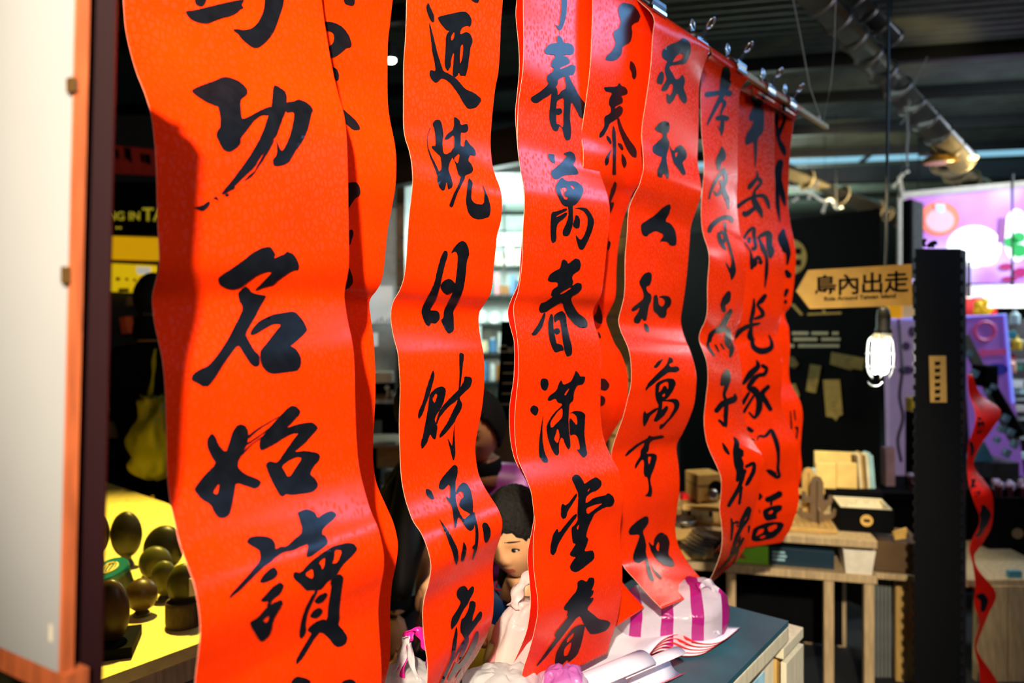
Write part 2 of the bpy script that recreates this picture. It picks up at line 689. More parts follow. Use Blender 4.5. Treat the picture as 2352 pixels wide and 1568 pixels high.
def glyph(key, ox, oy, shapes, sc=4.0, material=None):
    """one brushed character: outlines drawn on the enlarged photo (origin ox, oy), laid on the paper"""
    root, bvh = BAN[key]
    verts, faces = [], []
    cam_o = Vector((0, 0, EYE))
    for kind, loops in shapes:
        loops = [soften(l, 16.0) if len(l) > 2 else l for l in loops]
        pts, edges = [], []
        for l in loops:
            b0 = len(pts)
            n = len(l)
            for q in l:
                pts.append(Vector((q[0] + random.uniform(-1.2, 1.2), q[1] + random.uniform(-1.2, 1.2))))
            edges += [(b0 + i, b0 + (i + 1) % n) for i in range(n)]
        outer = loops[0]
        x0, x1 = min(q[0] for q in outer), max(q[0] for q in outer)
        y0, y1 = min(q[1] for q in outer), max(q[1] for q in outer)
        g = 34.0
        yy = y0 + g / 2
        while yy < y1:
            xx = x0 + g / 2
            while xx < x1:
                if in_poly((xx, yy), outer):
                    pts.append(Vector((xx, yy)))
                xx += g
            yy += g
        try:
            vs, es, fs, _, _, _ = delaunay_2d_cdt(pts, edges, [], 0, 0.5)
        except Exception:
            continue
        base = len(verts)
        okv = []
        for v in vs:
            q = W(ox + v.x / sc, oy + v.y / sc, 1.0)
            d = (q - cam_o).normalized()
            loc, nor, idx, dist = bvh.ray_cast(cam_o, d)
            if loc is None:
                verts.append((0, 0, 0))
                okv.append(False)
            else:
                if nor.dot(d) > 0:
                    nor = -nor
                verts.append(tuple(loc + nor * INKLIFT))
                okv.append(True)
        for f in fs:
            if not all(okv[i] for i in f):
                continue
            c = (sum(vs[i].x for i in f) / len(f), sum(vs[i].y for i in f) / len(f))
            if not in_poly(c, outer):
                continue
            if any(in_poly(c, h) for h in loops[1:]):
                continue
            tri = [base + i for i in f]
            faces.append(tuple(tri))
    used = sorted({i for f in faces for i in f})
    if not used:
        return
    mp = {o: n for n, o in enumerate(used)}
    me = bpy.data.meshes.new('brush_character')
    me.from_pydata([verts[i] for i in used], [], [tuple(mp[i] for i in f) for f in faces])
    # face the camera's side
    flip = 0
    for p in me.polygons:
        if p.normal.dot(cam_o - p.center) < 0:
            flip += 1
    if flip > len(me.polygons) / 2:
        me.flip_normals()
    obj('brush_character', me, material or INK, root, smooth=True)


# ---- the strips, from the camera outward along the slat (edge traces are photo positions)
B1L = [283,0, 290,75, 310,155, 332,212, 347,262, 355,325, 359,392, 362,512, 366,600, 361,634, 351,672, 350,700, 355,742, 364,784, 374,834, 380,909, 383,1009, 384,1084, 390,1146, 397,1176, 412,1246, 432,1301, 447,1346, 457,1401, 460,1446, 457,1488, 450,1546, 446,1600]
B1R = [739,0, 747,60, 762,150, 776,212, 790,262, 796,312, 799,392, 800,467, 802,592, 799,630, 792,667, 792,692, 800,742, 809,784, 814,834, 817,959, 821,1034, 827,1084, 840,1134, 853,1176, 867,1208, 876,1241, 882,1276, 881,1313, 874,1351, 869,1401, 872,1463, 876,1526, 877,1600]
B2R = [902,0, 895,62, 891,100, 890,175, 891,237, 897,282, 906,325, 910,362, 910,400, 908,430, 902,467, 890,532, 880,629, 868,662, 853,682, 848,698, 852,732, 858,781, 862,848, 862,920, 857,1013, 858,1066, 866,1112, 886,1159, 903,1198, 913,1238, 914,1265, 908,1304, 901,1337, 897,1378, 896,1421, 897,1459, 896,1496, 894,1524, 888,1551, 880,1580]
B2L = [(c - 385 if i % 2 == 0 else c) for i, c in enumerate(B2R)]
B3L = [934,0, 932,75, 929,120, 927,155, 927,225, 927,287, 931,317, 939,342, 945,370, 947,392, 948,417, 944,459, 939,504, 935,567, 932,609, 927,642, 917,669, 905,689, 899,709, 898,734, 902,762, 907,784, 914,811, 917,846, 919,896, 917,971, 919,1046, 922,1096, 930,1141, 941,1176, 950,1198, 967,1223, 980,1253, 988,1283, 990,1306, 984,1341, 976,1368, 971,1401, 972,1441, 976,1481, 981,1513, 982,1538, 981,1568, 976,1640]
B3R = [1155,0, 1150,62, 1149,100, 1145,162, 1137,207, 1131,262, 1127,320, 1129,362, 1134,392, 1140,409, 1150,437, 1153,462, 1151,504, 1142,539, 1139,567, 1134,612, 1131,654, 1125,679, 1112,699, 1101,717, 1099,737, 1101,759, 1105,784, 1111,816, 1113,859, 1111,904, 1106,944, 1097,991, 1092,1024, 1094,1059, 1100,1089, 1112,1116, 1127,1141, 1142,1164, 1152,1188, 1154,1206, 1150,1231, 1140,1261, 1134,1286, 1132,1316, 1134,1351, 1134,1388, 1131,1421, 1122,1451, 1107,1483, 1090,1513, 1070,1541, 1052,1568, 1015,1620]
B4L = [1202,0, 1203,100, 1201,162, 1196,200, 1191,237, 1189,287, 1189,337, 1196,392, 1202,422, 1205,449, 1204,487, 1201,532, 1200,592, 1195,642, 1189,674, 1181,697, 1180,719, 1184,749, 1189,784, 1191,821, 1190,871, 1185,921, 1182,971, 1184,1016, 1190,1054, 1200,1079, 1212,1106, 1221,1134, 1226,1176, 1229,1201, 1225,1238, 1225,1288, 1229,1331, 1235,1376, 1235,1408, 1227,1451, 1215,1496, 1205,1526, 1197,1558, 1192,1600]
B4R = [1379,0, 1377,50, 1376,125, 1375,250, 1375,350, 1377,392, 1385,417, 1395,447, 1400,474, 1400,504, 1397,542, 1392,587, 1387,637, 1380,679, 1367,702, 1362,719, 1365,742, 1371,762, 1376,784, 1379,809, 1380,871, 1379,934, 1381,971, 1386,1004, 1395,1029, 1407,1054, 1420,1079, 1427,1104, 1432,1129, 1433,1152, 1429,1176, 1425,1213, 1425,1251, 1429,1301, 1429,1338, 1425,1381, 1419,1416, 1411,1446, 1402,1473, 1395,1501]
BBL = [1187,0, 1185,37, 1191,100, 1193,155, 1189,207, 1184,257, 1186,300, 1190,345, 1197,392, 1204,450, 1203,500, 1199,550, 1195,604, 1191,649, 1175,687, 1167,712, 1169,737, 1177,767, 1181,784, 1182,821, 1180,871, 1174,909, 1170,946, 1172,1004, 1180,1046, 1192,1074, 1207,1099, 1217,1121, 1225,1159, 1227,1183, 1222,1218, 1214,1256, 1212,1288, 1216,1331, 1219,1376, 1217,1408, 1210,1448, 1195,1488, 1175,1531, 1157,1568, 1145,1590]
BBR = [(c + 168 if i % 2 == 0 else c - 40 * (i > 70)) for i, c in enumerate(BBL)]
B5R = [1500,60, 1496,150, 1487,225, 1480,275, 1476,312, 1480,350, 1478,392, 1466,424, 1452,447, 1446,464, 1430,512, 1420,567, 1416,617, 1414,680, 1401,712, 1392,734, 1401,762, 1412,789, 1425,809, 1435,834, 1441,859, 1442,889, 1440,921, 1430,954, 1415,981, 1391,1019, 1380,1050, 1388,1090, 1400,1140, 1405,1190, 1403,1250, 1412,1300, 1432,1340, 1480,1395]
B5L = [(c - 140 if i % 2 == 0 else c) for i, c in enumerate(B5R[:-6])] + [1275,1285, 1300,1360, 1360,1475]
B6L = [1503,55, 1499,87, 1495,150, 1485,225, 1477,275, 1474,312, 1477,350, 1478,385, 1474,406, 1468,426, 1457,447, 1447,470, 1443,492, 1440,542, 1436,592, 1435,667, 1428,705, 1421,734, 1426,759, 1437,784, 1446,809, 1450,846, 1449,884, 1442,914, 1432,954, 1419,991, 1409,1021, 1404,1044, 1406,1080, 1412,1120, 1417,1170, 1417,1230, 1421,1270, 1432,1300, 1460,1332, 1490,1367, 1520,1397]
B6R = [1629,118, 1614,160, 1606,200, 1605,250, 1604,312, 1602,362, 1605,392, 1611,434, 1607,459, 1597,489, 1587,519, 1584,554, 1580,604, 1575,654, 1569,697, 1564,729, 1566,752, 1576,784, 1582,796, 1592,826, 1599,859, 1599,889, 1594,929, 1582,964, 1567,996, 1556,1016, 1554,1036, 1559,1071, 1561,1109, 1559,1139, 1554,1176, 1551,1212, 1556,1245, 1570,1275, 1592,1307, 1615,1332, 1634,1351]
B7L = [1637,125, 1622,138, 1613,158, 1610,200, 1610,250, 1612,312, 1616,350, 1617,392, 1614,429, 1611,467, 1611,504, 1615,537, 1625,567, 1629,597, 1625,654, 1625,704, 1621,734, 1610,757, 1606,774, 1608,788, 1617,811, 1624,834, 1626,871, 1621,921, 1617,964, 1621,1004, 1630,1034, 1647,1071, 1656,1096, 1657,1121, 1654,1154, 1653,1170, 1657,1200, 1659,1237, 1655,1270, 1642,1307, 1625,1342]
B7R = [1720,179, 1706,197, 1699,214, 1696,275, 1694,350, 1694,404, 1692,454, 1695,499, 1700,537, 1709,562, 1714,592, 1711,642, 1706,704, 1697,742, 1687,774, 1687,788, 1694,806, 1700,839, 1704,884, 1705,929, 1710,964, 1722,1001, 1740,1029, 1752,1046, 1755,1064, 1746,1096, 1741,1134, 1732,1175, 1725,1205, 1720,1237, 1712,1257, 1690,1290, 1655,1320, 1628,1344]
B8L = [1712,180, 1696,214, 1692,275, 1690,350, 1690,404, 1688,454, 1690,499, 1694,537, 1702,562, 1708,592, 1705,642, 1700,704, 1692,742, 1682,774, 1682,788, 1688,806, 1694,839, 1697,884, 1697,929, 1700,964, 1710,1001, 1722,1029, 1726,1064, 1720,1096, 1712,1134, 1700,1175, 1680,1215, 1655,1250, 1637,1270]
B8R = [1790,216, 1782,234, 1779,262, 1778,350, 1780,417, 1780,467, 1782,512, 1787,554, 1796,574, 1801,604, 1801,642, 1799,692, 1794,727, 1784,754, 1782,772, 1787,786, 1794,814, 1796,859, 1794,909, 1797,939, 1807,969, 1822,996, 1833,1019, 1834,1046, 1831,1096, 1834,1121, 1835,1146, 1831,1170, 1827,1182, 1815,1215, 1802,1235, 1794,1247]
B9R = [1846,248, 1834,258, 1825,274, 1819,312, 1814,362, 1811,429, 1810,467, 1816,517, 1824,554, 1828,587, 1826,629, 1822,667, 1816,702, 1803,719, 1806,737, 1812,752, 1814,784, 1815,796, 1812,846, 1815,876, 1826,899, 1839,924, 1844,954, 1841,996, 1839,1034, 1842,1071, 1840,1096, 1834,1121, 1826,1180, 1806,1228]
B9L = [(c - 84 if i % 2 == 0 else c) for i, c in enumerate(B9R)]

banner('B1', 'widest red strip with the largest brushed characters, beside the maroon post', B1L, B1R, s_at(372), s_at(815), bottom=0.78)
banner('B2', 'red strip half hidden behind the widest strip, only character fragments showing', B2L, B2R, s_at(500) + 0.075, s_at(884) + 0.075, bottom=0.78)
banner('B3', 'red strip of dense brushed characters hanging in front of the seated woman', B3L, B3R, s_at(938), s_at(1122), bottom=0.80)
banner('BB', 'plain red strip layered close behind the strip with three spring characters', BBL, BBR, s_at(1193) + 0.06, s_at(1365) + 0.07, RED_PLAIN)
banner('B4', 'red strip with the spring character brushed three times, in front of the boy', B4L, B4R, s_at(1200), s_at(1390))
banner('B5', 'red strip tucked behind the spring strip, its lower corner poking out', B5L, B5R, s_at(1290) + 0.09, s_at(1436) + 0.09)
banner('B6', 'red strip whose foot curls forward over the pink-striped bag', B6L, B6R, s_at(1450), s_at(1588))
banner('B7', 'narrow red strip with blue-sheened ink twisting to a point at its foot', B7L, B7R, s_at(1622), s_at(1705) - 0.02)
banner('B8', 'red strip before the last, its foot cut straight above the lime box', B8L, B8R, s_at(1692) + 0.15, s_at(1798) + 0.0)
banner('B9', 'last red strip at the slat end, whitened by the caged bulb', B9L, B9R, s_at(1738) + 0.24, s_at(1822) + 0.06)
# ---- brushed characters
# widest strip
glyph('B1', 280, 0, [
    P([577,104, 665,95, 850,50, 1000,15, 1110,-5, 1118,8, 1095,40, 1118,72, 1080,92, 1050,125, 965,160, 945,158, 860,190, 780,222, 700,210, 635,185, 600,150]),
    P([660,-40, 670,35, 690,52, 735,65, 770,20, 772,-40]),
    P([1310,-60, 1308,60, 1280,150, 1240,220, 1185,265, 1120,278, 1030,265, 1018,282, 1060,310, 1100,365, 1150,405, 1200,442, 1250,442, 1310,400, 1370,330, 1410,255, 1440,165, 1480,50, 1490,-60])])
glyph('B1', 280, 0, [
    P([635,828, 745,780, 850,745, 910,715, 955,708, 1020,725, 1075,750, 1120,785, 1150,825, 1150,868, 1100,905, 1087,930, 1092,1040, 1103,1098, 1180,1065, 1290,1005, 1340,985, 1400,980, 1420,1060, 1340,1062, 1280,1058, 1210,1110, 1150,1190, 1105,1245, 1085,1275, 1092,1310, 1045,1365, 985,1398, 930,1380, 905,1345, 858,1245, 875,1200, 900,1170, 898,1080, 880,978, 840,970, 760,935, 690,890, 645,855]),
    P([1388,780, 1440,800, 1512,852, 1510,1000, 1495,1040, 1470,1100, 1445,1170, 1415,1250, 1375,1290, 1320,1380, 1270,1440, 1210,1540, 1130,1610, 1050,1690, 960,1770, 915,1765, 1000,1665, 1080,1560, 1170,1435, 1245,1310, 1300,1190, 1340,1065, 1372,985]),
    P([1405,1270, 1360,1360, 1300,1460, 1230,1560, 1200,1610, 1222,1550, 1295,1420, 1350,1330]),
    P([1235,1560, 1190,1620, 1110,1668, 1170,1600]),
    P([640,1912, 730,1890, 790,1845, 810,1855, 790,1900, 735,1945, 690,1920]),
    P([830,1820, 870,1800, 885,1850, 860,1830]), P([985,1780, 965,1808, 935,1795, 960,1775]),
    P([905,1770, 1030,1690, 1035,1730, 1000,1745, 920,1790]),
    P([1500,945, 1590,930, 1620,915, 1680,935, 1730,970, 1755,1010, 1738,1045, 1710,1170, 1680,1250, 1640,1320, 1590,1385, 1560,1440, 1530,1490, 1480,1515, 1420,1528, 1385,1518, 1378,1470, 1420,1420, 1418,1330, 1408,1265, 1445,1360, 1470,1392, 1520,1300, 1555,1200, 1580,1060, 1570,1028, 1500,1040])])
glyph('B1', 280, 392, [
    P([875,995, 900,960, 1000,900, 1100,830, 1200,750, 1290,705, 1360,697, 1385,730, 1408,765, 1388,808, 1430,790, 1490,765, 1510,742, 1560,757, 1595,795, 1620,850, 1622,908, 1570,912, 1490,960, 1430,1005, 1390,1045, 1310,1065, 1205,1105, 1290,1020, 1380,925, 1330,925, 1240,955, 1150,1020, 1080,1075, 1010,1090, 950,1075, 890,1040]),
    P([1060,1120, 1095,1085, 1130,1055, 1165,1080, 1190,1115, 1250,1135, 1322,1143, 1310,1175, 1260,1260, 1220,1340, 1185,1400, 1130,1500, 1160,1560, 1210,1650, 1262,1695, 1262,1775, 1240,1800, 1200,1795, 1160,1755, 1100,1655, 1060,1600, 990,1690, 920,1790, 860,1890, 790,1980, 735,1980, 690,1950, 630,1925, 645,1865, 720,1820, 790,1790, 870,1698, 960,1568, 1010,1470, 1060,1375, 1110,1265, 1070,1190]),
    P([1170,1500, 1200,1440, 1260,1380, 1380,1320, 1480,1305, 1560,1292, 1600,1305, 1650,1360, 1690,1430, 1700,1470, 1640,1530, 1560,1600, 1540,1608, 1600,1640, 1640,1710, 1642,1760, 1630,1810, 1600,1838, 1500,1850, 1380,1865, 1320,1845, 1275,1785, 1262,1690, 1270,1650, 1330,1580, 1390,1500, 1465,1410, 1390,1408, 1310,1450, 1240,1495, 1190,1515])])
glyph('B1', 280, 784, [
    P([1085,757, 1130,770, 1158,820, 1150,930, 1100,1030, 1065,1095, 1060,1150, 1105,1200, 1160,1230, 1240,1260, 1275,1290, 1255,1335, 1215,1355, 1170,1340, 1045,1295, 1030,1370, 1020,1440, 1000,1540, 985,1590, 940,1625, 880,1622, 840,1570, 810,1500, 720,1450, 660,1370, 665,1340, 740,1240, 860,1120, 830,1080, 780,980, 775,905, 800,860, 828,840, 855,870, 880,940, 950,1020, 980,930, 1010,830, 1045,775],
      [892,1295, 828,1388, 876,1408]),
    S(1150,880,26, 1250,800,14, 1350,740,8, 1440,685,4), S(1130,950,16, 1250,870,10, 1380,770,6), S(1090,1040,18, 1180,950,10, 1290,870,6),
    P([1540,590, 1590,590, 1633,630, 1630,665, 1570,730, 1505,797, 1600,760, 1735,738, 1780,765, 1797,795, 1740,860, 1680,930, 1620,980, 1575,1015, 1690,1000, 1800,1025, 1818,1055, 1800,1100, 1760,1140, 1720,1220, 1760,1245, 1800,1305, 1790,1345, 1745,1385, 1650,1400, 1545,1412, 1505,1400, 1470,1428, 1440,1410, 1380,1300, 1340,1210, 1312,1130, 1350,1095, 1415,1112, 1440,1090, 1500,1000, 1570,900, 1620,838, 1560,845, 1490,880, 1400,940, 1300,992, 1265,995, 1257,950, 1262,900, 1340,800, 1440,690],
      [1462,1145, 1530,1090, 1600,1060, 1640,1065, 1640,1090, 1590,1160, 1545,1235, 1515,1240, 1490,1190])])
glyph('B1', 340, 1176, [
    P([1365,5, 1376,0, 1450,-32, 1530,0, 1555,55, 1610,15, 1640,0, 1690,-12, 1735,25, 1690,75, 1600,155, 1595,205, 1625,215, 1650,265, 1640,300, 1560,360, 1490,410, 1445,418, 1470,290, 1400,320, 1330,355, 1240,370, 1160,420, 1120,465, 1060,500, 1000,560, 920,640, 840,720, 735,800, 745,760, 830,670, 930,560, 1030,440, 1020,360, 1000,345, 940,310, 898,280, 920,240, 960,222, 1040,218, 1110,230, 1150,260, 1168,300, 1165,345, 1215,315, 1265,320, 1340,250, 1420,180]),
    P([1017,640, 1040,590, 1110,520, 1160,500, 1192,550, 1170,600, 1100,640, 1040,655]),
    P([1022,810, 1080,750, 1140,680, 1210,640, 1245,665, 1235,710, 1200,760, 1140,800, 1110,860, 1080,860, 1100,815, 1050,825]),
    P([935,1000, 1000,965, 1080,870, 1140,830, 1220,800, 1237,830, 1210,880, 1160,960, 1140,1010, 1130,1075, 1110,1130, 1050,1185, 1020,1180, 990,1130, 945,1060, 930,1020], [1045,985, 1110,945, 1095,1000, 1075,1008]),
    P([1325,570, 1340,543, 1400,555, 1480,460, 1600,370, 1700,310, 1830,280, 1890,290, 1920,335, 1900,370, 1840,430, 1780,490, 1720,590, 1640,640, 1580,715, 1490,715, 1450,722, 1400,670, 1330,610],
      [1710,345, 1780,350, 1740,460, 1685,475, 1710,410], [1560,465, 1625,410, 1615,490, 1595,530, 1585,485], [1432,570, 1505,515, 1515,590, 1495,612]),
    P([1530,710, 1560,715, 1510,810, 1460,920, 1440,1030, 1450,1080, 1430,1130, 1400,1160, 1385,1140, 1385,1080, 1410,960, 1450,850]),
    P([1520,815, 1560,760, 1635,730, 1645,765, 1600,820, 1550,840]), P([1480,955, 1510,900, 1570,870, 1597,890, 1595,925, 1550,968, 1510,970]),
    P([1665,640, 1720,580, 1755,563, 1790,590, 1785,640, 1765,760, 1752,900, 1755,970, 1742,1035, 1790,1080, 1830,1145, 1815,1200, 1780,1230, 1740,1237, 1700,1220, 1660,1160, 1580,1090, 1530,1150, 1490,1215, 1420,1335, 1355,1405, 1350,1360, 1400,1270, 1460,1170, 1500,1105, 1460,1090, 1465,1060, 1540,1000, 1600,978, 1640,990, 1650,850, 1680,690])])
glyph('B1', 340, 1176, [
    P([1300,1568, 1340,1515, 1380,1507, 1440,1520, 1480,1540, 1495,1575, 1495,1690, 1300,1690]),
    P([1765,1568, 1800,1540, 1860,1530, 1900,1550, 1910,1600, 1760,1620])])
# half-hidden strip
glyph('B2', 280, 0, [
    P([2025,-40, 2040,30, 2085,50, 2135,48, 2135,-40])])
glyph('B2', 280, 0, [
    P([1800,205, 1910,198, 1980,220, 2040,260, 2085,330, 2110,400, 2100,435, 2060,440, 2020,475, 1985,505, 1940,530, 1860,540, 1880,440, 1935,400, 1948,340, 1935,300, 1900,285, 1800,285])])
glyph('B2', 280, 0, [
    P([1860,600, 1970,625, 1993,680, 1988,735, 1965,745, 1860,700])])
glyph('B2', 280, 0, [
    P([1950,930, 2060,1030, 2140,1100, 2180,1155, 2188,1195, 2120,1197, 2060,1140, 1950,1050])])
glyph('B2', 280, 392, [
    P([2000,130, 2105,103, 2150,105, 2180,140, 2190,200, 2175,235, 2140,250, 2110,300, 2080,345, 2000,380])])
glyph('B2', 280, 392, [
    P([2030,590, 2108,533, 2127,560, 2115,620, 2092,685, 2040,720])])
glyph('B2', 280, 392, [
    P([2000,860, 2085,885, 2115,960, 2122,1025, 2095,1065, 2045,1095, 1980,1080])])
# 日財源廣 strip
glyph('B3', 890, 0, [P([765,0, 790,15, 815,28, 838,15, 840,-60, 765,-60])])
glyph('B3', 890, 0, [
    P([370,20, 395,75, 425,140, 428,195, 410,208, 385,180, 360,110, 348,65]),
    P([455,155, 590,125, 700,100, 745,130, 770,175, 768,215, 755,248, 730,235, 690,245, 665,280, 665,320, 720,290, 755,310, 778,355, 778,395, 760,430, 750,500, 735,620, 715,698, 690,690, 665,692, 650,660, 640,690, 610,712, 592,690, 600,600, 608,470, 580,540, 578,610, 550,652, 525,620, 520,570, 530,450, 530,340, 550,300, 570,285, 535,275, 500,235, 470,195],
      [610,285, 580,330, 582,378, 610,345], [690,400, 668,420, 660,540, 665,590, 682,540, 690,450]),
    P([380,195, 400,260, 430,380, 460,500, 490,590, 510,655, 570,680, 640,730, 710,820, 790,850, 865,910, 830,965, 800,990, 735,1000, 690,940, 640,850, 580,770, 530,725, 490,720, 460,750, 435,762, 400,730, 378,680, 390,640, 440,655, 425,560, 405,470, 395,370, 380,260])])
glyph('B3', 890, 0, [
    P([405,1135, 440,1098, 475,1100, 495,1130, 512,1240, 500,1300, 510,1410, 540,1420, 575,1395, 595,1440, 565,1500, 555,1560, 575,1610, 598,1690, 590,1720, 550,1745, 540,1660, 525,1740, 500,1750, 470,1720, 450,1660, 460,1580, 495,1560, 485,1440, 455,1415, 400,1360, 405,1340, 440,1345, 430,1200]),
    S(388,1175,4, 362,1260,6, 366,1350,10, 395,1440,18, 440,1540,26, 470,1620,30),
    P([605,1080, 620,1073, 660,1105, 668,1150, 725,1135, 740,1165, 735,1205, 700,1220, 668,1210, 668,1340, 700,1350, 705,1300, 720,1275, 755,1330, 800,1370, 810,1415, 800,1435, 755,1420, 735,1475, 770,1510, 785,1560, 770,1590, 720,1605, 700,1630, 660,1620, 640,1590, 620,1500, 570,1410, 590,1375, 610,1350, 608,1230, 560,1275, 515,1285, 540,1235, 605,1185], [600,1460, 660,1400, 645,1510]),
    S(690,1625,40, 660,1700,26, 620,1780,30, 580,1890,36),
    P([740,1630, 780,1670, 770,1740, 765,1830, 800,1870, 880,1880, 888,1780, 865,1680, 905,1770, 930,1840, 945,1910, 935,1985, 880,2005, 820,2010, 770,1990, 730,1940, 715,1850, 725,1750])])
glyph('B3', 890, 392, [
    P([520,730, 548,740, 550,780, 520,870, 500,960, 480,1060, 440,1180, 380,1280, 455,1282, 475,1310, 478,1360, 440,1405, 395,1395, 380,1430, 345,1410, 320,1350, 305,1295, 320,1240, 380,1130, 430,1020, 455,900, 490,780]),
    P([575,760, 610,700, 650,660, 685,640, 720,660, 745,720, 745,780, 725,820, 715,960, 690,1100, 640,1210, 600,1280, 605,1380, 608,1470, 555,1502, 520,1450, 485,1370, 510,1350, 515,1280, 560,1190, 610,1090, 630,950, 640,840, 640,770, 620,735]),
    P([500,1020, 550,988, 590,1000, 625,1040, 620,1090, 590,1115, 545,1135, 500,1105, 480,1060])])
glyph('B3', 890, 784, [
    P([415,258, 430,300, 415,370, 385,480, 345,580, 320,660, 285,712, 275,690, 280,640, 320,560, 350,440, 390,320]),
    P([385,480, 440,425, 500,408, 535,435, 525,500, 500,590, 450,660, 425,715, 440,740, 455,780, 445,860, 435,895, 415,895, 385,840, 360,930, 310,990, 300,930, 320,870, 345,740, 370,600, 375,540], [440,470, 455,490, 430,570, 405,530]),
    P([700,320, 765,325, 775,360, 755,420, 700,465, 630,540, 560,590, 500,660, 470,700, 450,760, 440,745, 465,650, 510,580, 590,500, 660,430, 700,360]),
    P([655,110, 680,103, 702,120, 690,200, 680,290, 665,420, 655,520, 685,570, 670,630, 630,690, 610,740, 520,850, 470,888, 475,850, 550,740, 590,650, 640,550, 650,420, 658,300, 655,180]),
    P([615,740, 610,830, 615,950, 620,1030, 600,1105, 580,1030, 565,960, 545,880, 575,930, 590,965, 600,850])])
glyph('B3', 890, 784, [
    P([345,1360, 370,1353, 405,1380, 430,1450, 395,1452, 350,1410]),
    P([605,1130, 640,1145, 640,1210, 620,1290, 622,1390, 625,1470, 660,1580, 700,1640, 740,1600, 800,1560, 800,1640, 790,1720, 760,1742, 720,1720, 680,1650, 645,1610, 630,1700, 615,1720, 605,1660, 595,1560, 580,1500, 540,1450, 530,1415, 575,1450, 570,1300, 510,1365, 470,1355, 465,1320, 490,1260, 550,1190]),
    P([622,1390, 650,1330, 690,1293, 730,1310, 765,1370, 785,1500, 780,1600, 750,1580, 690,1550, 650,1510, 670,1450, 700,1430, 690,1385, 660,1375, 630,1410]),
    S(790,1600,24, 815,1720,28, 815,1830,28, 800,1920,26, 775,2000,8), P([768,1895, 800,1855, 802,1910]),
    P([465,1620, 520,1690, 580,1780, 640,1900, 650,1980, 630,2055, 615,2030, 590,1930, 550,1820, 500,1700]),
    P([692,1830, 725,1890, 715,1950, 695,2010, 668,2020, 672,1960, 685,1900]),
    P([862,1690, 880,1660, 915,1670, 945,1730, 940,1790, 915,1840, 890,1845, 880,1800, 875,1740])])
glyph('B3', 890, 1176, [
    P([630,730, 650,690, 700,670, 725,690, 735,720, 770,675, 793,685, 785,740, 755,790, 735,835, 690,900, 665,950, 640,1010, 600,1060, 580,1080, 575,1020, 590,960, 640,890, 670,820, 640,790, 628,760]),
    P([750,820, 775,810, 805,825, 805,870, 780,950, 770,1010, 820,940, 845,905, 868,920, 860,970, 820,1020, 770,1090, 740,1130, 745,1170, 720,1200, 695,1140, 660,1090, 670,985, 705,960, 740,890]),
    P([835,1100, 830,1160, 800,1240, 750,1340, 690,1410, 610,1480, 545,1555, 555,1510, 590,1440, 620,1370, 650,1400, 700,1330, 750,1240, 770,1190, 800,1110, 820,1085]),
    P([630,1040, 640,1100, 630,1190, 620,1280, 590,1370, 550,1470, 500,1570, 470,1600, 490,1530, 540,1430, 580,1320, 590,1210, 610,1110]),
    P([735,1130, 745,1170, 720,1240, 680,1330, 640,1390, 660,1310, 690,1230, 620,1330, 590,1370, 650,1240, 700,1160]),
    P([690,1420, 660,1500, 620,1530, 650,1470])])
# three-春 strip
glyph('B4', 890, 0, [P([1598,-60, 1650,-60, 1645,80, 1630,180, 1600,265, 1580,282, 1560,265, 1535,222, 1560,238, 1575,230, 1590,120])])
glyph('B4', 890, 0, [
    P([1550,345, 1570,322, 1600,350, 1620,395, 1660,395, 1695,410, 1715,450, 1705,495, 1680,505, 1640,500, 1600,510, 1640,518, 1665,545, 1673,580, 1640,595, 1590,615, 1575,640, 1640,615, 1690,590, 1725,605, 1725,640, 1705,685, 1680,688, 1620,700, 1560,730, 1562,770, 1540,800, 1490,870, 1420,910, 1365,948, 1330,935, 1308,908, 1325,885, 1390,850, 1480,770, 1455,735, 1465,690, 1515,660, 1525,620, 1500,615, 1500,570, 1545,510, 1500,500, 1460,500, 1435,470, 1460,425, 1500,400, 1560,395]),
    P([1620,690, 1660,690, 1700,770, 1770,900, 1840,980, 1858,1040, 1840,1070, 1830,1100, 1765,1080, 1740,1030, 1690,935, 1680,960, 1672,1080, 1685,1190, 1680,1280, 1640,1292, 1615,1250, 1605,1190, 1580,1150, 1560,1205, 1520,1200, 1490,1140, 1478,1060, 1490,960, 1505,830, 1540,800, 1560,820, 1560,880, 1590,835, 1640,810],
      [1552,930, 1575,910, 1617,895, 1612,1040, 1610,1180, 1575,1140, 1548,1140, 1548,1000]),
    P([1545,995, 1595,995, 1605,1030, 1570,1058, 1540,1045])])
